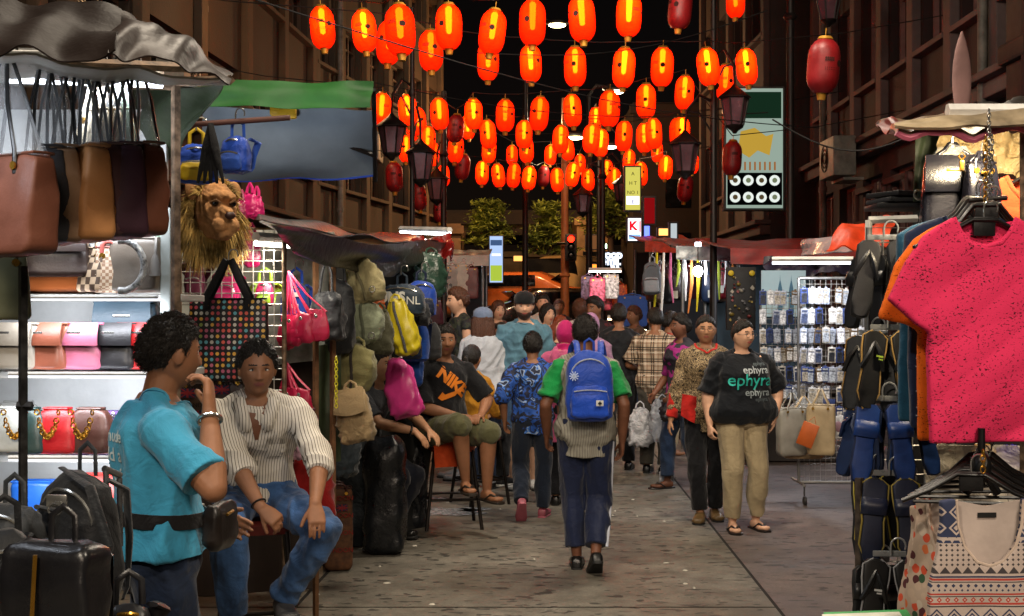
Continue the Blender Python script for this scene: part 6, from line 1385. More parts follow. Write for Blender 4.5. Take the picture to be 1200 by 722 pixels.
def tank(label, loc, rz, m, w=.42, h=.62, seed=0, vox=.006, amp=.006):
    root = empty('tank_top', loc, rz, label, 'tank top'); W = w/2
    poly = [(-W, -h), (-W, -.35), (-W*.98, -.24), (-W*.86, -.15), (-W*.78, -.05), (-W*.80, .01), (-W*.55, .015)]
    poly += [(-W*.52, -.06), (-W*.42, -.12), (-W*.22, -.165), (0, -.178)]; poly = poly+[(-x, z) for x, z in poly[::-1][1:]]
    me = cutout(poly, .03, vox); cloth_like(me, amp, seed); me.materials.clear(); link_mesh('cloth', me, m, root)
    b = MB(); b.tube([(x, -.014, z) for x, z in [(-W*.55, .012), (-W*.52, -.062), (-W*.42, -.122), (-W*.22, -.167), (0, -.180), (W*.22, -.167), (W*.42, -.122), (W*.52, -.062), (W*.55, .012)]], .005, 6); b.build('neckband', mat('trim_cream', 'b8a596', .8), root)
    b = MB(); b.prism([(-W*.6, .01), (-W*.5, -.15), (0, -.19), (W*.5, -.15), (W*.6, .01), (0, -.01)], .012, .016); o = b.build('neck_back', mat('lining', 'a89a92', .85), root, smooth=False)
    b = MB(); b.box((0, .009, -.035), (.055, .003, .014)); b.build('size_label', mat('label_black', '0a0a0a', .5), o)
    return root
tank('woven pattern tank top with navy shoulders at the bottom right', P(1158, 590, 3.72), R(2), ETH, w=.36, seed=3)
m2, nt, b_ = base('orange_print'); v = nt.coord('Object', (40, 20, 34)); vo = nt.n.new('ShaderNodeTexVoronoi'); vo.inputs['Scale'].default_value = 1.0; nt.link(v, vo.inputs['Vector'])
wn = nt.n.new('ShaderNodeTexWhiteNoise'); nt.link(vo.outputs['Position'], wn.inputs['Vector'])
col = nt.ramp(wn.outputs['Value'], [(0, lin('b09a88')), (.35, lin('c0482a')), (.55, lin('4a1c22')), (.7, lin('b8a898')), (.88, lin('2a4a30')), (.94, lin('c9683a'))], 'CONSTANT')
nt.link(nt.mix(nt.ramp(vo.outputs['Distance'], [(.50, (0, 0, 0)), (.54, (1, 1, 1))]), col, lin('a89484')), b_.inputs['Base Color']); b_.inputs['Roughness'].default_value = .85
tank('orange and cream printed blouse tucked behind the woven top', P(1122, 592, 3.95), R(-45), m2, w=.34, h=.60, seed=6, amp=.014)
tank('second orange printed blouse right at the rack edge', P(1104, 602, 4.1), R(-62), m2, w=.32, h=.60, seed=8, amp=.014)
# goods on the rail between
drape('plastic_sheet', 'clear plastic wrapped goods behind the lower hangers', 'plastic sheet', [P(1085, 522, 4.75), P(1215, 522, 4.75), P(1215, 590, 4.75), P(1085, 590, 4.75)], plastic('crinkle2', 'b8b0a4', .5, .15), 20, 10, 0, .02, 3, .003, 3, fold=1)
for i, (px, py, c, w, lab) in enumerate([(1112, 538, '8a8478', .12, 'grey wrapped shirt folded below the pink t-shirt'), (1152, 540, 'a8824a', .10, 'tan wrapped cloth in the middle below the pink t-shirt'), (1182, 540, '3a2c8c', .10, 'violet wrapped cloth below the pink t-shirt'), (1130, 572, 'b4b2aa', .14, 'white plastic basket behind the lower hangers')]):
    sack(lab, P(px, py+18, 4.9), 0, w, .12, .08, leather('wr'+c, c, rough=.3), hang=False, seed=i, cr=.01, name='wrapped_cloth', cat='cloth')
b = MB(); b.box((0, 0, 0), (.26, .16, .012), bev=.004); rt = b.build('price_board', mat('board_green', '2f8a4a', .5), loc=P(1022, 731, 3.9), rot=(R(12), R(-2), 0)); tag(rt, 'green and white board corner at the bottom of the sandal stall', 'sign')
b = MB(); b.box((-.02, -.012, .007), (.24, .14, .004), bev=.001); b.build('paper', mat('paper_w', 'c4c4b8', .6), rt)
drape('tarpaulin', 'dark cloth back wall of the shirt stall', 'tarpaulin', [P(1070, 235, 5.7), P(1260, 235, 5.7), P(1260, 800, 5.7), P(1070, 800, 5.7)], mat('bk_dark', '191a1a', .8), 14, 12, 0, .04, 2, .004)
tube_light('tube light under the roof of the shirt stall', P(1110, 150, 4.4), P(1215, 150, 4.4), 8, 'ffe8c0', 22, (0, .5, -1)).location.z += .03

# ---- the phone accessory rack on wheels
dr = 11.0; x0, x1 = PX(936, dr), PX(1012, dr); zt, zb = PZ(326, dr), PZ(565, dr)
root = empty('accessory_rack', ((x0+x1)/2, dr, 0), 0, 'wheeled wire rack hung with small wrapped phone accessories', 'rack'); o = root.location
b = MB(); w = (x1-x0); 
for xx in (-w/2, w/2): b.tube([(xx, 0, zb), (xx, 0, zt)], .014, 8)
for z in (zb, zt): b.tube([(-w/2, 0, z), (w/2, 0, z)], .014, 8)
b.tube([(-w/2, .25, zb), (-w/2, -.2, zb)], .012); b.tube([(w/2, .25, zb), (w/2, -.2, zb)], .012); b.build('frame', STEEL, root)
b = MB()
for i in range(1, 12): b.tube([(-w/2+w*i/12, 0, zb), (-w/2+w*i/12, 0, zt)], .002, 5)
for i in range(1, 34): b.tube([(-w/2, .003, zb+(zt-zb)*i/34), (w/2, .003, zb+(zt-zb)*i/34)], .002, 5)
b.build('wire_mesh', WIREW, root)
for k in (-1, 1):
    b = MB(); c = Vector((k*(w/2-.05) if k > 0 else -w/2+.03, -.1, .04)); b.lathe([(0, -.012), (.036, -.012), (.04, 0), (.036, .012), (0, .012)], n=16, M=Matrix.Translation(c) @ Matrix.Rotation(R(90), 4, 'Y')); b.tube([c, c+Vector((0, .02, .06)), (c.x, -.08, zb)], .008, 6); b.build('castor', mat('castor', '3a3a3a', .5), root)
zrows = [347, 370, 393, 416, 439, 462, 485]; cols_ = ['b4b8bc', 'a8aab4', '8a8f9c', 'b8b4ac', '9aa4b8', '3c4a78', 'c4c6c8', '6a5a48']
clearp = [mat('pack'+c, c, .22, var=.45, vs=30, bump=.3) for c in cols_]
def packet(seed, m):
    r = random.Random(seed); b = MB(); b.box((0, 0, -.07), (.066, .012, .135), bev=.004); b.box((0, 0, .002), (.02, .003, .018), bev=.001); me = b.mesh(smooth=False); return me, m
pks = [packet(i, clearp[i % len(clearp)]) for i in range(8)]
PM = []
for me, m in pks: me.materials.append(m); PM.append(me)
INS = [mat('ins'+c, c, .4, var=.5, vs=60) for c in ('d8d8d8', '3c4660', '26282e', '9a9488', '9ca4ae')]
b = MB(); b.box((0, -.0075, -.085), (.048, .004, .08), bev=.001); b.box((0, -.0078, -.022), (.044, .004, .014)); IM0 = b.mesh(smooth=False); IMS = []
for m in INS: q = IM0.copy(); q.materials.append(m); IMS.append(q)
def pack_rows(dd, xs, rws, glabel, grp, dy=.0, r=None):
    r = r or random.Random(9)
    for j, py in enumerate(rws):
        for i, px in enumerate(xs):
            if r.random() < .06: continue
            i0 = r.randrange(8); ob = bpy.data.objects.new('accessory_packet', PM[i0]); C.objects.link(ob); ob.location = P(px+r.uniform(-1, 1), py-9+r.uniform(-1, 1), dd)+Vector((0, -.04-.03*r.random()+dy, 0)); ob.rotation_euler = (R(r.uniform(2, 8)), R(r.uniform(-5, 5)), R(r.uniform(-25, 15))); tag(ob, glabel, 'packet', grp)
            q = bpy.data.objects.new('insert', IMS[r.randrange(5)]); C.objects.link(q); q.parent = ob
pack_rows(dr, [941+8.2*i for i in range(9)], zrows, 'small clear wrapped accessory hanging on the wheeled rack', 'packets hanging on the wheeled rack')
pack_rows(dr+.9, [893+7.6*i for i in range(7)], [350, 372, 394, 416, 438, 460], 'dim wrapped accessory hanging on the darker rack behind', 'packets on the rack behind')
grid('wire_rack', 'dark wire rack of trinkets behind the woman in the printed shirt', P(915, 480, dr+1), .38, 1.1, .05, STEEL, WIREW)
KR = leather('kraft_wrap', 'a8906a', rough=.35, var=.4)
for i, (px, py, w, h, yaw, lab, m) in enumerate([(942, 520, .36, .40, -6, 'brown paper bag in clear plastic hanging low on the rack', KR), (928, 516, .28, .40, 20, 'grey paper bag behind the brown one at the left', leather('grey_wrap', '8d8a80', rough=.4)), (962, 512, .24, .42, -18, 'beige paper bag at the right of the brown one', leather('beige_wrap', '9c8a6a', rough=.4))]):
    tote(lab, P(px, py-56, dr-.15-.08*i), R(yaw), w, h, .10, m, None, .13, i+50, taper=BOX, wrap=(i == 0), name='paper_bag')
b = MB(); b.box((0, 0, -.11), (.135, .02, .20), bev=.006); b.tube([(-.03, 0, 0), (0, 0, .05), (.03, 0, 0)], .003, 5); tag(b.build('wallet', leather('orange_wallet', 'a8501c'), loc=P(952, 495, dr-.4), rot=(0, R(20), R(-20))), 'orange brown leather wallet hanging in front of the paper bags', 'wallet')
for i, (px, py, c, c2, lab) in enumerate([(981, 500, 'c0c0c0', '8a6a74', 'white framed card pack hanging right of the wallet'), (994, 532, '2f5aa8', 'c4ccd8', 'blue and white packet hanging low by the post'), (972, 480, '2c3c6c', '5a6a9c', 'dark blue packet above the framed card pack')]):
    b = MB(); b.box((0, 0, -.09), (.10, .015, .19), bev=.004); ob = b.build('card_pack', mat('cp'+c, c, .3, var=.4, vs=30), loc=P(px, py-12, dr-.25), rot=(0, R(-5+6*i), 0)); tag(ob, lab, 'packet'); q = MB(); q.ell((0, -.01, -.085), (.034, .006, .045)); q.build('card', mat('cp2'+c, c2, .4), ob)

# ---- stalls further down on the right
def stall(label, px0, px1, pyt, d0, d1, roofm, edge=None, back=None, posts=True, sag=.05):
    root = empty('market_stall', (PX((px0+px1)/2, d0), d0, 0), 0, label, 'stall'); o = root.location; zt = PZ(pyt, d0); xa, xb = PX(px0, d0)-o.x, PX(px1, d0)-o.x; dy = d1-d0
    drape('roof', None, None, [Vector((xa-.1, -.15, zt)), Vector((xb+.1, -.15, zt)), Vector((xb+.1, dy, zt+.25)), Vector((xa-.1, dy, zt+.25))], roofm, 26, 10, sag, .015, 2, .02, int(px0), root, fold=.5)
    drape('valance', None, None, [Vector((xa-.1, -.16, zt+.01)), Vector((xb+.1, -.16, zt+.01)), Vector((xb+.1, -.18, zt-.17)), Vector((xa-.1, -.18, zt-.15))], edge or roofm, 30, 5, .02, .008, 3, .006, int(px0)+1, root)
    for x in ((xa, xb) if posts else ()):
        for y in (0, dy-.1): b = MB(); b.tube([(x, y, 0), (x, y, zt)], .02, 8); b.build('post', STEEL, root)
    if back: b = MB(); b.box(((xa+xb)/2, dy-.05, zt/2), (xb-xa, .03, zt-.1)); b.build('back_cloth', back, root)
    b = MB(); b.box(((xa+xb)/2, dy*.55, .78), (xb-xa-.1, dy*.6, .05), bev=.01); b.box(((xa+xb)/2, dy*.55, .39), (xb-xa-.2, dy*.5, .74)); b.build('counter', mat('counter_dk', '2a2422', .7), root, smooth=False)
    return root
SILV = mat('silver_tarp', '8f979c', .3, metal=.3, var=.4, vs=4, bump=.6, bs=14, bd=.01); REDT = mat('red_dark_tarp', '7a1a16', .5, var=.3); ORT = mat('orange_tarp', 'c03a14', .5, var=.3)
stall('bag stall with silver grey awning on the right of the street', 800, 866, 290, 15.2, 17.6, SILV, SILV, mat('bk_dark', '191a1a', .8))
stall('stall with long dark red valance behind the women', 864, 1010, 293, 13.2, 15.5, REDT, REDT, mat('bk_blue', '2c3a40', .8))
stall('far stall with orange roof edge beyond the bag stall', 762, 812, 284, 19.5, 22, ORT, ORT, mat('bk_dark', '191a1a', .8))
drape('tarpaulin', 'bright orange tarpaulin piled on the awning near the sandal rack', 'tarpaulin', [P(985, 262, 9), P(1050, 252, 9), P(1040, 286, 8.6), P(968, 288, 8.6)], ORT, 20, 8, 0, .04, 1.6, .01, 4, fold=.8)
drape('tarpaulin', 'grey metal awning edge running behind the sandal rack', 'tarpaulin', [P(940, 282, 10.5), P(1030, 270, 9.0), P(1030, 292, 8.8), P(940, 300, 10.3)], SILV, 20, 6, 0, .012, 2, .01, 6, fold=.5)
drape('tarpaulin', 'dark crumpled sheets under the red valance', 'tarpaulin', [P(895, 303, 12.9), P(1012, 300, 12.9), P(1012, 318, 12.7), P(895, 316, 12.7)], mat('violet_dk', '2a2638', .4, var=.6, vs=6), 26, 6, .02, .05, 3, .01, 9, fold=.6)
tube_light('white tube light inside the stall with the red valance', P(905, 303, 14.0), P(975, 303, 14.0), 18, 'f0f4ff', 30)
tube_light('white tube light under the silver awning', P(806, 300, 16.2), P(850, 300, 16.2), 16, 'f0f4ff', 26)
tube_light('tube light over the accessory rack', P(905, 308, 10.7), P(1000, 308, 10.5), 5, 'f0f4ff', 16, (0, .35, -1))
# bare bulb
root = empty('light_bulb', P(818, 318, 15.0), 0, 'bright bare light bulb hanging in the bag stall', 'light bulb'); b = MB(); b.ell((0, 0, 0), (.055, .055, .065)); b.build('bulb', glow('bulb_white', 'f6f8ff', 60), root); b = MB(); b.tube([(0, 0, .06), (0, 0, .10)], .02); b.tube([(0, 0, .10), (0, 0, .35)], .004, 5); b.build('socket', IRON, root)
b = MB(); b.tube([P(818, 284, 15.1), P(818, 298, 15.1)], .035, 10); tag(b.build('lamp_tube', glow('tube_x', 'f0f4ff', 10)), 'short upright tube glowing above the bare bulb', 'light')
# twin tower poster, sign rack, patterned black rack
root = empty('poster', P(918, 344, 12.6), 0, 'pale blue poster with two dark twin towers', 'poster'); pw, phh = 52/F*12.6, 54/F*12.6
b = MB(); b.box((0, 0, 0), (pw, .02, phh)); b.build('sheet', mat('poster_blue', '9ab8c8', .5, var=.08, vs=2, bump=0), root, smooth=False); b = MB()
for k in (-1, 1):
    xx = k*.055+.02; b.add([(xx+a, -.014, z) for a, z in [(-.026, -phh/2+.02), (.026, -phh/2+.02), (.026, .0), (.018, .06), (.010, .10), (.003, .13), (0, .19), (-.003, .13), (-.010, .10), (-.018, .06), (-.026, 0)]], [tuple(range(11))])
b.add([(-.03, -.014, -.03), (.07, -.014, -.03), (.07, -.014, -.015), (-.03, -.014, -.015)], [(0, 1, 2, 3)]); b.build('print', mat('tower_blue', '3a6480', .6), root)
root = empty('display_rack', P(868, 350, 13.0), 0, 'black display rack of small gold and white trinkets with yellow corners', 'rack'); w_, h_ = 34/F*13, 74/F*13
b = MB(); b.box((0, 0, 0), (w_, .06, h_), bev=.006); b.build('board', mat('board_black', '0c0c0d', .6), root); r = random.Random(8)
for k in range(34):
    b = MB(); x, z = r.uniform(-.4, .4)*w_, r.uniform(-.45, .36)*h_; s = r.uniform(.010, .024)
    if r.random() < .5: b.ell((x, -.045, z), (s, .012, s*.8), nu=8, nv=6)
    else: b.add([(x-s, -.045, z), (x, -.045, z+s*1.3), (x+s, -.045, z), (x+s*.3, -.05, z-s)], [(0, 1, 2, 3)])
    b.build('trinket', mat('trk%d' % (k % 4), ['7a7468', '6a5a20', '4a4a4c', '5a1c1c'][k % 4], .4, metal=.3), root)
for k in (-1, 1): b = MB(); b.ell((k*w_*.36, -.045, h_*.40), (.03, .01, .03), nu=10, nv=6); b.build('trinket', mat('gold_yel', 'b0981c', .5), root)
# hanging bags in the silver stall
r = random.Random(12); cols2 = ['3a1420', '4a1c2a', '2a1a1e', '6a5848', '14181e', '1c3050', '7a1a24', '3a2a2a']
names2 = ['wine', 'plum', 'brown black', 'taupe', 'near black', 'navy', 'crimson', 'umber']
for i in range(22):
    px = 762+4.7*i; dd = r.uniform(15.3, 16.4); k = (i*3) % 8; pos = 'number %d' % i
    t = rucksack('%s bag hanging in the stall under the silver awning' % names2[k], P(px, 308+r.uniform(-4, 6), dd), R(r.uniform(-60, 60)), .22, r.uniform(.3, .42), .12, leather('st'+cols2[k], cols2[k]), seed=i, front=False, straps=False, group='%s bags under the silver awning' % names2[k])
    if i % 3 == 0: b = MB(); b.box((0, -.075, -.33), (.06, .004, .09)); b.build('tag', mat('paper_w', 'c4c4b8', .6), t)
r = random.Random(22)
for i in range(12):
    px = 770+8*i; b = MB(); L = r.uniform(.3, .75); b.tube([(0, 0, 0), (r.uniform(-.02, .02), 0, -L*.5), (r.uniform(-.04, .04), 0, -L)], [.012, .02, .008], 6, flat=.35); cc = ['b8a81c', 'd8d4cc', 'a85a7a', '8a9a34', 'c9c9c9', 'c8783a'][i % 6]
    tag(b.build('strap', fabric('str'+cc, cc), loc=P(px, 296, 15.1)), '%s strap dangling among the bags of the silver stall' % ['yellow', 'white', 'pink', 'lime green', 'silver', 'orange'][i % 6], 'strap', '%s straps in the silver stall' % ['yellow', 'white', 'pink', 'lime green', 'silver', 'orange'][i % 6])
rucksack('grey suit style backpack hanging at the stall corner', P(764, 300, 14.9), R(-10), .22, .38, .14, fabric('silver_pack', '5a6068'), fabric('silver_pack2', '8a9098'))
t = tote('folded blue jeans cloth hanging at the far stall', P(741, 344, 17.5), 0, .42, .42, .06, fabric('denim_far', '2c4478'), None, .03, 3, taper=BOX)
for i, (px, py, c, lab) in enumerate([(700, 336, 'b8506a', 'pink patterned bag glittering at the far stall'), (716, 332, 'd0c8c4', 'white printed shirt hanging at the far stall'), (708, 346, 'a8344a', 'red and white printed bag at the far stall'), (690, 334, '8a7aa0', 'lilac printed bag at the far stall'), (726, 344, 'b04818', 'orange shirt hanging beside the folded jeans')]):
    tote(lab, P(px, py-14, 19+i*.2), 0, .24, .36, .08, mat('far'+c, c, .4, var=.9, vs=25), None, .05, i, taper=BOX)
b = MB(); b.box((0, 0, 0), (1.5, .6, .06), bev=.01); b.box((0, .05, -.55), (1.3, .5, 1.0)); ct = b.build('glass_counter', mat('counter_cream', 'a08a6a', .5), loc=P(742, 392, 18.2), smooth=False); tag(ct, 'brightly lit counter of trinkets behind the crowd', 'counter')
for k in range(14):
    b = MB(); b.ell((0, 0, 0), (.035, .03, .03), nu=8, nv=6); b.build('trinket', mat('trc%d' % (k % 3), ['d0b080', 'a85a34', 'e0d8c8'][k % 3], .3), ct, loc=(-.65+.1*k, -.2+.05*(k % 3), .05))
tube_light('warm tube light over the trinket counter', P(712, 378, 18.0)+Vector((0, 0, .05)), P(775, 378, 18.0)+Vector((0, 0, .05)), 14, 'ffe0b0', 26)
tube_light('tube light over the far printed shirts', P(690, 318, 18.4), P(728, 318, 18.4), 6, 'fff0e8', 7, (0, .6, -1))
# far stalls on the left
stall('far left stall with pale roof beyond the bag stall', 520, 566, 300, 21, 24, SILV, mat('white_sheet', 'b2b4b0', .5), mat('bk_dark', '191a1a', .8))
tube_light('tube light in the far left stall', P(530, 306, 21.5), P(560, 306, 21.5), 16, 'f4f6ff', 30)
for i, (px, py, c, lab) in enumerate([(530, 312, '8a8a88', 'grey bag hanging in the far left stall'), (542, 310, 'a8a49c', 'white shirt hanging in the far left stall'), (552, 314, '5a2a2a', 'maroon cloth hanging in the far left stall'), (524, 316, '2c2c30', 'black bag hanging in the far left stall')]):
    tote(lab, P(px, py-4, 20.6), 0, .24, .5, .08, leather('fl'+c, c), None, .05, i, taper=BOX)
# ------------------------------------------------------------------ the people of the street
def stripe_mat(name, c0, c1, f, w=.18, horiz=False, c2=None):
    m, nt, b = base(name); v = nt.coord('Object'); x, y, z = nt.sep(v)
    wob = nt.math('ADD', z if horiz else x, nt.math('MULTIPLY', y, .35)); fr = nt.math('FRACT', nt.math('MULTIPLY', wob, f))
    nt.link(nt.mix(nt.math('LESS_THAN', fr, w), lin(c0), lin(c1)), b.inputs['Base Color']); b.inputs['Roughness'].default_value = .85; b.inputs['Specular IOR Level'].default_value = .2
    bp = nt.n.new('ShaderNodeBump'); bp.inputs['Strength'].default_value = .3; bp.inputs['Distance'].default_value = .003; nt.link(nt.noise(nt.coord(), 120, 3), bp.inputs['Height']); nt.link(bp.outputs[0], b.inputs['Normal']); return m
def plaid_mat(name):
    m, nt, b = base(name); v = nt.coord('Object'); x, y, z = nt.sep(v); col = nt.mix(0., lin('a8937a'), lin('a8937a'))
    for s in (x, z):
        for f, ph, w, c, k in ((8.5, 0, .10, '1c1614', .85), (8.5, .2, .10, '1c1614', .85), (8.5, .6, .06, '6a4030', .6), (8.5, .42, .08, 'd8cbb8', .7)):
            fr = nt.math('FRACT', nt.math('ADD', nt.math('MULTIPLY', s, f), ph)); col = nt.mix(nt.math('MULTIPLY', nt.math('LESS_THAN', fr, w), k), col, lin(c))
    nt.link(col, b.inputs['Base Color']); b.inputs['Roughness'].default_value = .85; return m
def voro_mat(name, cols, scale, dist=.0):
    m, nt, b = base(name); v = nt.coord('Object', (1, 1, 1)); n = nt.n.new('ShaderNodeTexNoise'); n.inputs['Scale'].default_value = scale; n.inputs['Detail'].default_value = 3; n.inputs['Distortion'].default_value = dist; nt.link(v, n.inputs['Vector'])
    nt.link(nt.ramp(n.outputs['Fac'], [(p, lin(c)) for p, c in cols], 'CONSTANT'), b.inputs['Base Color']); b.inputs['Roughness'].default_value = .8; return m
DEN = fabric('denim', '3a5a88', var=.45, vs=5, bs=200); DEND = fabric('denim_dark', '1e2a40', var=.3); KHK = fabric('khaki_pants', 'a89878'); BLKC = fabric('black_cloth2', '131418'); NAVYP = fabric('navy_track', '161f3a', rough=.6)
BLKS = leather('shoe_black', '101010', rough=.3)
def stool(label, loc, rz, h=.65, m=None, seatm=None, w=.30):
    root = empty('stool', loc, rz, label, 'stool'); m = m or mat('stool_steel', '241f1c', .45, metal=.6, var=.4)
    b = MB(); b.rings([((0, 0, h-.05), (w*.50, 0, 0), (0, w*.5, 0), 5), ((0, 0, h-.01), (w*.52, 0, 0), (0, w*.52, 0), 5), ((0, 0, h), (w*.48, 0, 0), (0, w*.48, 0), 5)], 28); b.build('seat', seatm or mat('stool_seat', '5a1a14', .5), root)
    for sx in (-1, 1):
        for sy in (-1, 1): b = MB(); b.tube([(sx*w*.42, sy*w*.42, h-.04), (sx*w*.62, sy*w*.62, 0)], .014, 8); b.build('leg', m, root)
    b = MB(); q = w*.53; z = h*.36; b.tube([(-q, -q, z), (q, -q, z), (q, q, z), (-q, q, z), (-q, -q, z)], .010, 8); b.build('footrest', m, root); return root

# man in the blue t-shirt
BT = fabric('aqua_tee', '378cae', var=.10)
p1 = Person('man in a turquoise t-shirt and waist bag with his hand raised to his mouth', (PX(184, 3.95), 3.95), 112, H=1.635, g=1.06, sk='brown', voxel=.0048, seed=3, head=(16, 6, 0), hair='short', hthick=.010, strands=3200,
            hands={-1: (-.20, -.135, 1.40), 1: (.20, -.20, 1.02)}, elbow={-1: (-.8, -.2, -1), 1: (.6, 1, -.3)}, hand={-1: {'dir': (.45, -.05, 1), 'palm': (.35, .9, .1), 'thumb': (1, -.3, 0), 'curl': .6, 'scale': 1.15}, 1: {'curl': .3}}, twist=-6, wide=1.0)
p1.top(BT, .50, -.035, off=.024, wr=.016, sr=.024, vx=.006, wfreq=9, flare=.012); neckband(p1, BT, .074, .007)
p1.bottom(DEND, 1.0, .014, wr=.010, vx=.008); p1.shoes(BLKS)
for i, (t, z, x, s) in enumerate([('nude', 1.335, -.02, .055), ('ld a', 1.275, -.015, .06), ('of', 1.215, -.03, .055), ('enmy', 1.085, -.02, .05)]):
    me = textmesh(t, s, 0, bold=.001); me.transform(Matrix.Translation((x-.055, .3, z)) @ Matrix.Rotation(R(180), 4, 'Z') @ Matrix.Rotation(R(90), 4, 'X')); project(me, p1.shirtme, (0, -1, 0), .003); link_mesh('lettering', me, mat('print_white', 'b4c8cc', .8), p1.shirt)
root = empty('waist_bag', p1.root.matrix_world @ Vector((0, 0, 0)), 0, 'black waist bag on a wide belt worn by the man in turquoise', 'bag')
root.location = p1.root.location; root.rotation_euler = p1.root.rotation_euler; root.scale = p1.root.scale
b = MB(); pts = []
for i in range(33):
    a = 2*math.pi*i/32; r = p1.row(.155, .046); c, ax, ay = r[0], r[1], r[2]; pts.append(c+ax*math.cos(a)*1.0+ay*math.sin(a)*1.02+Vector((0, 0, .012*math.sin(a))))
b.sheet(lambda u, v: pts[min(32, int(u*32+.01))]+Vector((0, 0, (v-.5)*.046)), 32, 2, .005); b.build('belt', fabric('belt_black', '151416', rough=.5), root)
me = puff(.17, .15, .07, [(0, .75, .6), (.2, 1, 1), (.8, 1, .9), (1, .85, .4)], 4, 3, .006); me.transform(Matrix.Translation((-.10, -.185, .965)) @ Matrix.Rotation(R(-35), 4, 'Z')); link_mesh('pouch', me, leather('pouch_dk', '1b1512'), root)
b = MB(); b.tube([(-.14, -.20, 1.08), (-.10, -.225, 1.085), (-.05, -.215, 1.08)], .005, 6); b.build('zip', BRASS, root)
b = MB(); b.box((-.165, .04, 1.078), (.008, .07, .040), bev=.004); b.build('buckle', mat('buckle', '0c0c0c', .3), root)
b = MB(); w = p1.wr[-1]; f = (p1.wr[-1]-p1.el[-1]).normalized(); s_, u_ = frame_of(f); b.tube([w-f*.015+(s_*math.cos(a)+u_*math.sin(a))*.036 for a in [2*math.pi*i/16 for i in range(17)]], .006, 6); b.build('bracelet', CHROME, p1.root)

# seated man in the striped shirt
ST = stripe_mat('striped_shirt', 'c9c3b8', '5a524a', 74, .22)
p2 = Person('seated man in a cream striped shirt and jeans looking at the camera', (PX(300, 5.75), 5.75), 12, H=1.62, g=1.04, sk='brown', voxel=.0048, seed=5, pelvis=(0, .02, .86), lean=30, head=(6, 6, 0), hair='receding', hthick=.016, strands=3600,
            hands={1: (.25, -.46, .89), -1: (.06, -.50, .78)}, elbow={1: (.9, .3, -.2), -1: (-1, .2, -.3)}, feet={1: (.12, -.16, .42), -1: (-.10, -.40, .40)}, knee={1: (.7, -1, .4), -1: (-.1, -1, .6)},
            hand={1: {'dir': (.05, -.55, -.85), 'palm': (-.1, .75, -.6), 'thumb': (-1, 0, 0), 'curl': .3, 'spread': .06}, -1: {'dir': (.75, -.3, -.6), 'palm': (0, .6, -.6), 'thumb': (.3, -.7, .3), 'curl': .55}}, wide=1.03)
p2.top(ST, .72, .02, off=.022, wr=.015, sr=.020, vx=.006, wfreq=10); p2.bottom(DEN, 1.0, .018, wr=.013, vx=.008, wfreq=12); p2.shoes(mat('shoe_grey', '3a3a3c', .5))
for k in (-1, 1):
    b = MB(); vs = [(k*x, -.6, z) for x, z in ((.085, 1.345), (.054, 1.345), (.020, 1.22), (.036, 1.185), (.072, 1.20), (.105, 1.32))]; b.add(vs, [tuple(range(6))]); me = b.mesh(); project(me, p2.shirtme, (0, 1, 0), .010, .02); o = link_mesh('collar', me, ST, p2.root); md = o.modifiers.new('thick', 'SOLIDIFY'); md.thickness = .005
neckband(p2, ST, .070, .009, drop=.01, h=.50, name='collar_stand')
for i in range(4): b = MB(); b.ell((0, 0, 0), (.006, .003, .006), nu=8, nv=6); me = b.mesh(); me.transform(Matrix.Translation((0, -.6, 1.12-.07*i))); project(me, p2.shirtme, (0, 1, 0), .004); link_mesh('button', me, mat('button_pale', 'c9c2b4', .4), p2.shirt)
b = MB(); b.box((0, 0, 0), (.085, .004, .09), bev=.001); me = b.mesh(smooth=False); me.transform(Matrix.Translation((.09, -.5, 1.11))); project(me, p2.shirtme, (0, 1, 0), .006, .03); link_mesh('pocket', me, ST, p2.shirt)
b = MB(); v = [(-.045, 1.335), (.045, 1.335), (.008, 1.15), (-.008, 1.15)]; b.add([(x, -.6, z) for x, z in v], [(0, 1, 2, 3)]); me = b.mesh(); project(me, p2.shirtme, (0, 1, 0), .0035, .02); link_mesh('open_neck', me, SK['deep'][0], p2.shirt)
b = MB(); w = p2.wr[-1]; f = (p2.wr[-1]-p2.el[-1]).normalized(); s_, u_ = frame_of(f); b.tube([w-f*.02+(s_*math.cos(a)+u_*math.sin(a))*.033 for a in [2*math.pi*i/16 for i in range(17)]], .004, 6); b.build('wrist_cord', mat('cord_dark', '1a1210', .7), p2.root)
stool('dark steel stool under the man in the striped shirt', (PX(300, 5.75), 5.77, .0), R(12), .73)

# man in the black t-shirt with orange lettering, seated
p3 = Person('seated man in a black t-shirt with orange lettering and olive shorts', (PX(517, 9.7), 9.7), 24, H=1.72, g=1.12, sk='brown', voxel=.0075, seed=7, pelvis=(0, .0, .74), lean=6, head=(-8, 2, 0), hair='short', hthick=.009, fat=.5, strands=900,
            hands={1: (.20, -.30, .86), -1: (.02, -.27, .86)}, elbow={1: (1, .4, -.4), -1: (-1, .5, -.4)}, feet={1: (.22, -.36, .33), -1: (.06, -.34, .40)}, knee={1: (.3, -1, .5), -1: (.1, -1, .5)}, hand={k: {'curl': .5, 'dir': (-k*.6, -.6, 0), 'palm': (0, 0, -1), 'thumb': (0, -.6, .6)} for k in (-1, 1)})
p3.top(BLKC, .55, .02, off=.024, wr=.013, sr=.024); neckband(p3, BLKC, .078, .007, drop=.06); p3.bottom(fabric('olive_shorts', '55553a'), .46, .022); p3.shoes(leather('thong', '2a2520'), kind='sandal')
for t, z, s, x in (('NIKE', 1.10, .125, .03),):
    me = textmesh(t, s, 0, bold=.006); me.transform(Matrix.Translation((x, -.6, z)) @ Matrix.Rotation(R(38), 4, 'Y') @ Matrix.Rotation(R(90), 4, 'X')); me.transform(Matrix.Scale(1, 4)); project(me, p3.shirtme, (0, 1, 0), .004, .02); link_mesh('lettering', me, mat('print_orange', 'd87a1c', .7), p3.shirt)
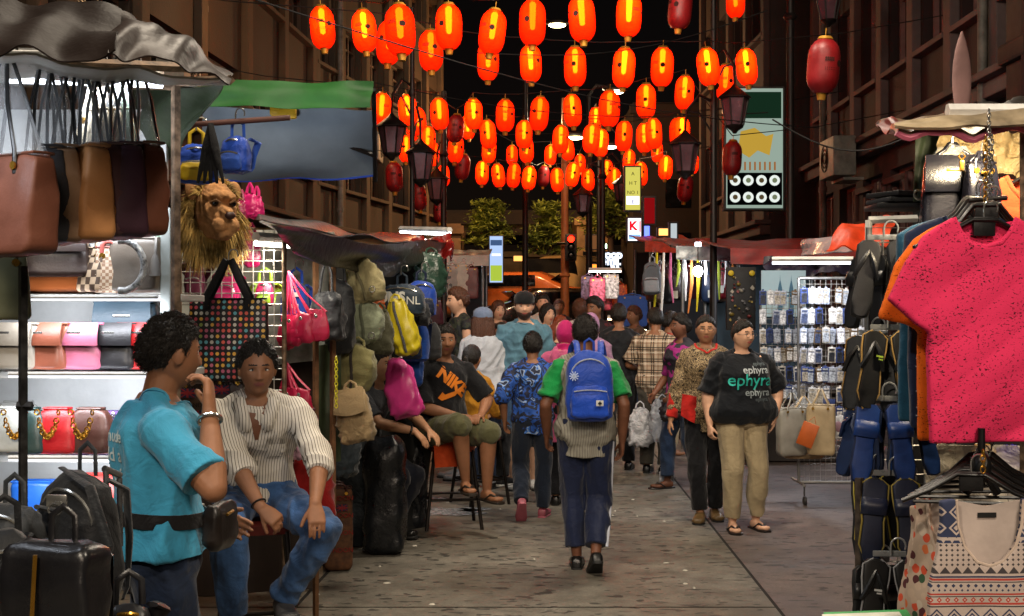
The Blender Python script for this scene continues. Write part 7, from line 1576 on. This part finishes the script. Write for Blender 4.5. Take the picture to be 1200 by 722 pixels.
b = MB(); b.add([(x+.02, -.6, z) for x, z in [(-.10, .985), (-.07, .965), (.03, 1.0), (.13, 1.10), (.03, 1.035), (-.05, 1.01), (-.07, 1.03)]], [tuple(range(7))]); me = b.mesh(); project(me, p3.shirtme, (0, 1, 0), .004, .03); link_mesh('emblem', me, mat('print_orange', 'd87a1c', .7), p3.shirt)
stool('tall stool with orange cloth under the man in black', (PX(528, 9.8), 9.85, 0), R(10), .64, seatm=mat('orange_seat', 'a8401c', .6), w=.34)
drape('seat_cloth', 'red orange cloth hanging over the side of the tall stool', 'cloth', [P(508, 515, 9.55), P(546, 515, 9.55), P(544, 546, 9.55), P(510, 548, 9.55)], fabric('orange_cloth', 'b8441c'), 10, 8, 0, .02, 1.5, .006, 3)
stool('second dark stool behind the orange one', (PX(562, 11.0), 11.0, 0), R(30), .60, w=.30)

# hidden man behind the hanging bags
p4 = Person('seated man mostly hidden behind the hanging bags, watch on his wrist', (PX(420, 9.2), 9.3), 62, H=1.7, sk='tan', voxel=.008, seed=9, pelvis=(0, 0, .62), lean=22, hair='short',
            hands={-1: (-.05, -.50, .80), 1: (.12, -.50, .80)}, elbow={-1: (-1, .3, -.3), 1: (1, .3, -.3)}, feet={-1: (-.09, -.22, .10), 1: (.12, -.2, .10)}, knee={-1: (0, -1, .6), 1: (0, -1, .6)}, hand={k: {'dir': (0, -.8, -.6), 'palm': (0, .5, -.8), 'thumb': (-k, 0, 0), 'curl': .3} for k in (-1, 1)})
p4.top(fabric('grey_tee', '3c3f44'), .5, .02); p4.bottom(fabric('dark_trousers', '171b26'), 1.0); p4.shoes(BLKS)
b = MB(); w = p4.wr[-1]; f = (p4.wr[-1]-p4.el[-1]).normalized(); s_, u_ = frame_of(f); b.tube([w-f*.03+(s_*math.cos(a)+u_*math.sin(a))*.034 for a in [2*math.pi*i/14 for i in range(15)]], .008, 6); b.build('watch', mat('watch_dk', '0f0f12', .3), p4.root)

# tank top man, cap woman, ponytail woman
p5 = Person('young man in a dark patterned tank top in profile beyond the bags', (PX(541, 12.6), 12.6), -72, H=1.86, sk='fair', voxel=.010, seed=11, hair='short', hairm=HAIRB, hthick=.016, head=(0, 4, 0))
p5.top(voro_mat('tank_print', [(0, '14161a'), (.5, '2c3020'), (.6, '14161a'), (.68, '4a4a3a')], 22), 0, .05, off=.018); p5.bottom(fabric('grey_shorts', '3a3d44'), .5, .02); p5.shoes(mat('sneaker_w', 'a8a8a4', .6))
p6 = Person('woman with long brown hair in a pale cap and loose white shirt', (PX(566, 11.9), 11.9), 172, H=1.66, sk='fair', voxel=.010, seed=12, hair='long', hairm=HAIRB, fem=1, head=(40, 0, 0))
p6.long_hair(.34, m=HAIRB); p6.top(fabric('white_shirt', 'b0b4ba'), .8, .14, off=.04, flare=.05, wr=.02); p6.bottom(DEND, 1.0); p6.shoes(BLKS)
def cap(p, m, brim=True, back=False, z=.045):
    v, f = hair_cap('short', .022, 3); b = MB(); b.rings([(p.HM @ Vector((0, .004, zz)), p.HR @ Vector((r, 0, 0)), p.HR @ Vector((0, r*1.22, 0))) for zz, r in ((.035, .089), (.06, .090), (.09, .085), (.115, .066), (.132, .035), (.137, .006))], 24)
    o = b.build('cap', m, p.root); s = 1 if back else -1
    b = MB(); b.rings([(p.HM @ Vector((0, s*(.09+.075*t), .042-.02*t)), p.HR @ Vector((.068*(1-.45*t**2), 0, 0)), p.HR @ Vector((0, .0, .004))) for t in (0, .3, .6, .85, 1)], 14); b.build('brim', m, o)
cap(p6, fabric('cap_pale', '6a7890'))
p7 = Person('seated woman with a black ponytail in a mustard top seen from behind', (PX(551, 11.0), 11.0), 150, H=1.60, sk='tan', voxel=.009, seed=13, hair='tied', fem=1, pelvis=(0, 0, .64), head=(10, 0, 0), hands={k: (k*.12, -.35, .78) for k in (-1, 1)}, feet={k: (k*.1, -.42, .20) for k in (-1, 1)}, knee={k: (0, -1, .6) for k in (-1, 1)})
p7.long_hair(.36, tail=True); p7.top(fabric('mustard', 'a8741c'), .8, .06, off=.024, wr=.012); p7.bottom(BLKC, 1.0); p7.shoes(mat('sneaker_bw', '1c1c1e', .5), mat('sole_w', 'b8b8b4', .6))
# bearded man
p8 = Person('bearded man in a grey blue t-shirt and dark backward cap facing the camera', (PX(614, 11.9), 11.9), 2, H=1.81, g=1.12, sk='fair', voxel=.0085, seed=14, hairm=HAIRB, head=(0, 8, 0), hair='short')
p8.top(fabric('dusty_blue', '4f7484'), .52, .10, off=.026, wr=.014, sr=.026); neckband(p8, fabric('dusty_blue2', '456878'), .078, .007); p8.bottom(fabric('denim_short', '2f4560'), .5, .02); p8.shoes(mat('sneaker_w', 'a8a8a4', .6)); cap(p8, fabric('cap_dark', '131416'), back=True)
x, y, z, dx, dy, dz = head_pts(72, 48); mk = 1/(1+np.exp(-((-.045-.012*np.exp(-(x/.02)**2)*(z > -.07)) - z)/.003))*(dy < .25); mk = mk*(1-np.exp(-((x/.022)**2+((z+.052)/.008)**2)**2)); n = np.stack([dx/.076, dy/.1, dz/.117], -1); n /= np.linalg.norm(n, axis=-1, keepdims=True)
q = np.stack([x, y, z], -1)+n*(.009*mk-.006*(1-mk))[..., None]; b = MB(); b.add([p8.HM @ Vector(v) for v in q.reshape(-1, 3)], grid_faces(72, 48)); b.build('beard', hairmat('beard', '3a2418'), p8.root)
# child in tie-dye
TD = voro_mat('tie_dye', [(0, '0c1634'), (.40, '1c4a9c'), (.48, '101830'), (.56, '2a62b4'), (.60, '8a9cb8'), (.64, '141c34'), (.74, '7a8aa4')], 7, 1.2)
p9 = Person('child with short black hair in a blue and white tie-dye shirt walking away', (PX(624, 10.2), 10.2), 176, H=1.46, sk='brown', voxel=.008, seed=15, hair='short', hthick=.017, strands=1200, hands={-1: (-.26, -.02, .90), 1: (.26, .0, .9)}, feet={-1: (-.09, -.10, .08), 1: (.09, .20, .18)}, footpitch={1: 50, -1: 0}, g=1.05)
p9.top(TD, .62, .14, off=.03, wr=.016, sr=.03); p9.bottom(fabric('dark_jean', '18202e'), 1.0, .02); p9.shoes(mat('shoe_pink', '8c4450', .5), mat('sole_pink', 'a85a68', .6))
# boy with the blue backpack
GT = fabric('green_sleeve', '0e7a3a', var=.15); GY = stripe_mat('grey_tee_body', '8c897e', '6e6b62', 60, .3)
p10 = Person('boy in navy track trousers walking away with a blue backpack', (PX(686, 8.2), 8.2), 180, H=1.61, sk='deep', voxel=.0065, seed=16, hair='short', hthick=.011, strands=1600, hands={-1: (-.245, .04, .87), 1: (.26, -.06, .90)}, feet={1: (.055, -.06, .08), -1: (-.06, .16, .13)}, footpitch={-1: 32}, footyaw={1: -4, -1: 4}, g=1.03, head=(0, 4, 0))
p10.top(GY, 0, .16, off=.030, wr=.014, flare=.02, name='shirt'); p10.bottom(NAVYP, .93, .022, wr=.012, flare=.005, wfreq=11); p10.shoes(BLKS)
for k in (-1, 1):
    b = MB(); e = p10.sh[k].lerp(p10.el[k], .82); b.tube([p10.sh[k]-Vector((k*.045, 0, -.006)), p10.sh[k], p10.sh[k].lerp(e, .5), e], [.058, .068, .070, .076], 18)
    me = remesh(b.mesh(), .008, 1); wrinkle(me, .012, 12, 5); me.materials.clear(); link_mesh('sleeve', me, GT, p10.root)
for k in (-1,):
    b = MB(); b.tube([p10.hip[k]+Vector((k*.098, .02, -.05)), p10.kn[k]+Vector((k*.082, .01, 0)), p10.kn[k].lerp(p10.an[k], .5)+Vector((k*.078, .02, 0)), p10.an[k]+Vector((k*.072, .02, .05))], .009, 6, flat=.5); b.build('side_stripe', mat('stripe_white', 'a8acb8', .6), p10.tr)
bp = rucksack('royal blue backpack with grey piping worn by the boy', (0, 0, 0), 0, .30, .44, .17, BLU, fabric('royal_blue3', '1c46b0', rough=.45), hang=False, seed=4, zipm=mat('pipe_grey', '8a90a0', .5), strapm=BLU)
bp.location = p10.root.location+Vector((.01, -.24, 1.02*p10.sc)); bp.rotation_euler = (R(3), 0, 0)
b = MB(); b.box((.055, -.158, .13), (.045, .004, .035), bev=.004); b.build('badge', mat('badge_w', 'b8b8b4', .6), bp); b = MB(); b.box((.055, -.162, .13), (.022, .004, .010)); b.box((.055, -.162, .13), (.008, .004, .024)); b.build('badge', mat('ink', '14120c', .8), bp)
b = MB()
for a in range(0, 180, 36): b.box((-.10, -.10, .29), (.06, .004, .006), M=Matrix.Rotation(R(a), 4, 'Y'))
b.build('emblem', mat('thread_pale', 'a8b8d8', .6), bp)
for k in (-1, 1):
    b = MB(); b.tube([(k*.07, .02, .40), (k*.075, .07, .47), (k*.08, .16, .485), (k*.10, .26, .44), (k*.12, .28, .30)], .020, 8, flat=.35); b.build('shoulder_strap', BLU, bp)
# pink hijab, lilac hijab, red hair
HJ = fabric('magenta_scarf', 'a8145a', rough=.7); HL = fabric('lilac_scarf', 'a87aa0', rough=.7)
def hijab(p, m, seed=0):
    b = MB(); M = p.HM; b.rings([(M @ Vector(c), p.HR @ Vector((a, 0, 0)), p.HR @ Vector((0, bb, 0))) for c, a, bb in (((0, .035, -.34), .175, .13), ((0, .03, -.27), .17, .13), ((0, .02, -.20), .13, .115), ((0, .012, -.13), .088, .098), ((0, .012, -.08), .082, .095))], 28)
    me = remesh(b.mesh(), .010, 2); wrinkle(me, .014, 12, seed); me.materials.clear(); link_mesh('scarf_drape', me, m, p.root)
p11 = Person('woman in a magenta headscarf and pink dress walking behind the boy', (PX(662, 10.9), 10.9), 168, H=1.55, sk='tan', voxel=.010, seed=17, hair='wrap', hairm=HJ, hthick=.012, fem=1); hijab(p11, HJ, 3)
p11.top(fabric('pink_dress', 'a84a6e'), .97, .34, off=.035, flare=.05, wr=.018, name='dress'); p11.bottom(BLKC, 1.0, .03); p11.shoes(BLKS)
p12 = Person('red haired woman in a black top facing the camera', (PX(655, 12.6), 12.6), 4, H=1.58, sk='fair', voxel=.009, seed=18, hair='long', hairm=HAIRR, fem=1, head=(8, 0, 4)); p12.long_hair(.27, m=HAIRR); p12.top(BLKC, .5, .06); p12.bottom(DEND)
p13 = Person('woman in a lilac headscarf seen from behind', (PX(692, 12.0), 12.0), 172, H=1.61, sk='tan', voxel=.010, seed=19, hair='wrap', hairm=HL, hthick=.012, fem=1); hijab(p13, HL, 5); p13.top(fabric('lilac_top', '9a7490'), .97, .2, off=.03, wr=.015); p13.bottom(BLKC)
p14 = Person('man with thick dark hair in a dark red printed t-shirt', (PX(699, 14.5), 14.5), -24, H=1.78, sk='brown', voxel=.010, seed=20, hair='short', hthick=.022, head=(-20, 6, 0)); p14.top(voro_mat('dk_red_print', [(0, '1a1416'), (.6, '5a1c22'), (.68, '1a1416')], 9), .5, .08); p14.bottom(BLKC)
p15 = Person('man in a black long sleeved shirt seen from behind', (PX(725, 13.3), 13.3), 176, H=1.70, g=1.1, sk='brown', voxel=.009, seed=21, hair='short', hthick=.015, hands={-1: (-.27, -.05, .82), 1: (.28, -.10, .84)}, feet={-1: (-.1, 0, .08), 1: (.1, .1, .1)}, footpitch={1: 15}); p15.top(fabric('black_shirt', '14161a', rough=.7), .97, .12, off=.026, wr=.014); p15.bottom(BLKC, 1.0, .02); p15.shoes(BLKS)
p16 = Person('man in a beige checked shirt seen from behind at the trinket counter', (PX(768, 13.0), 13.0), 158, H=1.66, g=1.12, sk='brown', voxel=.009, seed=22, hair='short', hthick=.014, head=(30, 8, 0), hands={-1: (-.22, -.32, 1.12), 1: (.24, -.28, 1.05)}); p16.top(plaid_mat('plaid'), .5, .14, off=.028, wr=.013, sr=.028); p16.bottom(fabric('grey_trousers', '4a463e'), 1.0, .02); p16.shoes(BLKS)
p17 = Person('dark haired woman in magenta and grey looking to the left', (PX(800, 11.9), 11.9), -58, H=1.60, sk='deep', voxel=.009, seed=23, hair='tied', fem=1, hthick=.022, head=(-10, 0, 0), hands={-1: (-.2, -.20, .92), 1: (.22, -.28, .95)}, feet={-1: (-.09, -.12, .08), 1: (.09, .16, .1)}, footpitch={1: 22}); p17.top(voro_mat('grey_magenta', [(0, '24222a'), (.52, '8c1c6c'), (.60, '24222a')], 4), .58, .10, off=.026, wr=.014); p17.bottom(fabric('denim_mid', '26364e'), .96, .02); p17.shoes(leather('sandal_dk', '1c1614'), kind='sandal')
# woman in the leopard blouse
LEO = voro_mat('leopard', [(0, '16100c'), (.40, 'a08a64'), (.46, '2a1c12'), (.53, 'b09a74'), (.58, '3a2818'), (.64, 'a08a64')], 34, .8)
REDC = fabric('red_cuff', 'b0201a')
p18 = Person('woman in a leopard print blouse with red trim and glasses', (PX(827, 10.1), 10.1), -6, H=1.60, g=1.12, sk='tan', voxel=.007, seed=24, hair='tied', fem=1, hthick=.011, fat=.6, hands={-1: (-.30, -.02, .80), 1: (.24, -.04, .82)}, feet={-1: (-.05, -.06, .08), 1: (.08, .10, .08)}, wide=1.0)
p18.top(LEO, .97, .18, off=.03, wr=.014, flare=.03, sr=.018); neckband(p18, REDC, .088, .011, drop=.035); p18.bottom(BLKC, .98, .016); p18.shoes(leather('gold_shoe', '6a5434')); p18.glasses(mat('glass_frame', '3a1a14', .4), False)
for k in (-1, 1):
    b = MB(); b.tube([p18.el[k].lerp(p18.wr[k], t) for t in (-.25, .1, .5, .95)], [.062, .064, .060, .052], 16)
    me = remesh(b.mesh(), .009, 1); wrinkle(me, .008, 14, 4); me.materials.clear(); link_mesh('red_sleeve', me, REDC, p18.root)
drape('scarf_end', None, None, [p18.Pv+Vector(v) for v in ((-.20, -.14, .14), (-.08, -.165, .12), (-.10, -.165, -.10), (-.21, -.14, -.04))], REDC, 8, 8, 0, .01, 1, .006, 2, p18.root)
# woman in the black printed t-shirt
p19 = Person('woman with short hair and glasses in a black printed t-shirt and khaki trousers', (PX(868, 9.7), 9.7), 10, H=1.57, g=1.58, sk='fair', voxel=.0065, seed=25, hair='tied', fem=.6, hthick=.010, fat=1.0, head=(22, 3, 0), hands={-1: (-.285, -.06, .86), 1: (.27, -.07, .92)}, elbow={1: (1, .7, -.2), -1: (-.6, 1, -.2)}, feet={-1: (-.10, -.08, .08), 1: (.13, .0, .08)}, hand={1: {'dir': (-.3, -.2, -1), 'curl': .2}, -1: {'curl': .5}}, wide=1.06)
p19.top(fabric('black_tee', '0d1117'), .58, .05, off=.028, wr=.013, sr=.028, sb=.006); neckband(p19, fabric('black_tee', '0d1117'), .082, .007); p19.bottom(KHK, .97, .010, wr=.012, wfreq=11); p19.shoes(leather('sandal_dk', '1c1614'), kind='sandal'); p19.glasses(mat('glass_wire', '6a6a6c', .3, metal=.6))
for t, z, s, x, c in (('ephyra', 1.305, .085, .06, 'a8b0b4'), ('ephyra', 1.222, .138, .015, '2cb8a8'), ('ephyra', 1.125, .082, .07, '8a9498'), ('ephyra', 1.355, .042, .10, '5a6468'), ('ephyra', 1.070, .042, .10, '3c4448')):
    me = textmesh(t, s, 0, bold=.001); me.transform(Matrix.Translation((x, -.6, z)) @ Matrix.Rotation(R(90), 4, 'X')); project(me, p19.shirtme, (0, 1, 0), .004, .02); link_mesh('lettering', me, mat('print_'+c, c, .7), p19.shirt)

# people further back
ex = [(560, 372, 15.5, 'tan', 'a06a28', 8, 'short', 'person in an ochre top among the crowd behind the mustard top'), (583, 362, 16.5, 'fair', '5a3c34', 20, 'long', 'woman with long hair deep in the crowd at the left'), (588, 388, 14, 'tan', 'c05a28', -10, 'short', 'small child in orange carried in the crowd'), (570, 377, 17.5, 'brown', '8a8a90', 160, 'short', 'man in grey seen from behind deep in the crowd'),
      (636, 352, 18, 'fair', 'b8b4b0', 0, 'short', 'man in a white shirt behind the bearded man'), (680, 360, 16, 'fair', 'c8c0c0', 180, 'long', 'woman in white seen from behind among the crowd'),
      (640, 366, 15, 'fair', '9a8a94', 30, 'long', 'woman in pale mauve behind the bearded man'), (745, 368, 16, 'brown', '5a4a3c', -60, 'short', 'man in brown at the lit counter'), (783, 375, 14.6, 'brown', 'a83a1c', 100, 'tied', 'woman in rust orange near the checked shirt'), (655, 360, 22, 'brown', '303038', 0, 'short', 'person in black far away by the cars')]
for i, (px, py, d_, sk, c, f, hs, lab) in enumerate(ex):
    zt = PZ(py-7, d_); H = min(1.85, zt); low = 'child' in lab
    q = Person(lab, (PX(px, d_), d_), f, H=H, sk=sk, voxel=.014, seed=40+i, hair=hs, hairm=[HAIR, HAIRB][i % 2], hthick=.02, z0=0, eyes=d_ < 17)
    q.top(fabric('ex'+c, c), .5 if i % 2 else .9, .08, wr=.014); q.bottom([BLKC, DEND, KHK][i % 3], 1.0)
# carried plastic bags
CW = plastic('bag_white', 'c4c6cc', .85, .3)
sack('white plastic carrier bag with a small print held by the man in black', P(750, 470, 12.9), R(-10), .24, .40, .14, CW, seed=51, cords=.06, cr=.03, prof=[(0, .8, .7), (.1, 1, 1), (.6, 1, .9), (.85, .8, .5), (1, .3, .2)], name='carrier_bag')
sack('crumpled translucent carrier bag beside the checked shirt man', P(776, 462, 12.7), R(15), .26, .42, .16, plastic('bag_clear', 'b8bcc4', .6, .2), seed=52, cords=.06, cr=.04, name='carrier_bag')
sack('dark handbag held by the woman in magenta and grey', P(786, 450, 11.7), R(20), .20, .22, .10, leather('hb_dk', '1f1a1c'), seed=53, cords=.12, cr=.02)
sack('small white bag near the knees of the jeans at centre right', P(781, 540, 12.0), R(0), .14, .16, .08, CW, seed=54, cords=.04, cr=.02, name='carrier_bag')
# ------------------------------------------------------------------ light, sky, camera
w = bpy.data.worlds.new('World'); scn.world = w; w.use_nodes = True; nt = w.node_tree; bg = nt.nodes['Background']
sky = nt.nodes.new('ShaderNodeTexSky'); sky.sky_type = 'NISHITA'; sky.sun_disc = False; sky.sun_elevation = R(50); sky.sun_rotation = R(200)
mx = nt.nodes.new('ShaderNodeMix'); mx.data_type = 'RGBA'; mx.blend_type = 'MULTIPLY'; mx.inputs[0].default_value = 1; mx.inputs[7].default_value = (1, .5, .33, 1); nt.links.new(sky.outputs[0], mx.inputs[6]); nt.links.new(mx.outputs[2], bg.inputs[0]); bg.inputs[1].default_value = .001
sun = bpy.data.lights.new('city_glow', 'SUN'); sun.energy = .85; sun.angle = R(16); sun.color = (1.0, .80, .62); so = bpy.data.objects.new('city_glow', sun); C.objects.link(so); so.rotation_euler = (R(66), 0, R(5))
# unseen high street lamps added to light the near market, like those further down
for i, (x, y, z, e, lab) in enumerate([(-2.3, -1.5, 5.6, 260, 'added unseen street lamp head over the handbag stall'), (2.2, 1.2, 5.6, 200, 'added unseen street lamp head over the shirt stall'), (-.6, 5.2, 5.9, 170, 'added unseen street lamp head over the middle of the street'), (1.5, 8.8, 5.9, 150, 'added unseen street lamp head over the wheeled rack')]):
    root = empty('street_lamp', (x, y, z), 0, lab, 'street lamp'); b = MB(); b.ell((0, 0, .05), (.32, .18, .07)); sgn = 1 if x > 0 else -1; b.tube([(0, 0, .08), (sgn*1.0, 0, .25), (sgn*(4.4-abs(x)), 0, .1)], .04, 8); b.build('lamp_head', IRON, root)
    b = MB(); b.ell((0, 0, .0), (.22, .12, .03)); b.build('lamp_lens', glow('added_lamp_lens', 'ffe2b0', 8), root)
    l = bpy.data.lights.new('added_lamp_light', 'AREA'); l.shape = 'ELLIPSE'; l.size = .9; l.size_y = .5; l.energy = e; l.color = (1, .86, .68); o = bpy.data.objects.new('added_lamp_light', l); C.objects.link(o); o.parent = root; o.location = (0, 0, -.06)
    o.rotation_euler = [(R(22), 0, 0), (R(18), R(-10), 0), (R(10), 0, 0), (R(15), R(5), 0)][i]
# far road lamps (sodium) plus bare points added to brighten crowd and facade
for (x, y, z, e, c) in [(-6, 36, 6.5, 2600, (1, .5, .18)), (5, 40, 7, 2600, (1, .5, .18)), (.6, 31.5, 6.2, 900, (1, .5, .2)), (1.2, 25.5, 5.2, 260, (1, .75, .45)), (.5, 10.4, 5.3, 170, (1, .85, .68)), (-2.6, 17, 5.6, 120, (1, .55, .25))]:
    l = bpy.data.lights.new('far_lamp_light', 'POINT'); l.energy = e; l.shadow_soft_size = .15; l.color = c; o = bpy.data.objects.new('far_lamp_light', l); C.objects.link(o); o.location = (x, y, z)
cam = bpy.data.cameras.new('camera'); co = bpy.data.objects.new('camera', cam); C.objects.link(co); co.location = (0, 0, HC); co.rotation_euler = (R(90), 0, 0); cam.sensor_width = 36; cam.lens = 45; cam.clip_end = 600; scn.camera = co
scn.view_settings.view_transform = 'Standard'; scn.view_settings.look = 'None'; scn.view_settings.exposure = 0.15; scn.view_settings.gamma = 1; scn.view_settings.use_curve_mapping = False
cy = scn.cycles; cy.use_denoising = True; cy.max_bounces = 6; cy.diffuse_bounces = 2; cy.glossy_bounces = 2; cy.transmission_bounces = 3; cy.transparent_max_bounces = 10; cy.sample_clamp_indirect = 4; cy.use_light_tree = True; cy.caustics_reflective = False; cy.caustics_refractive = False
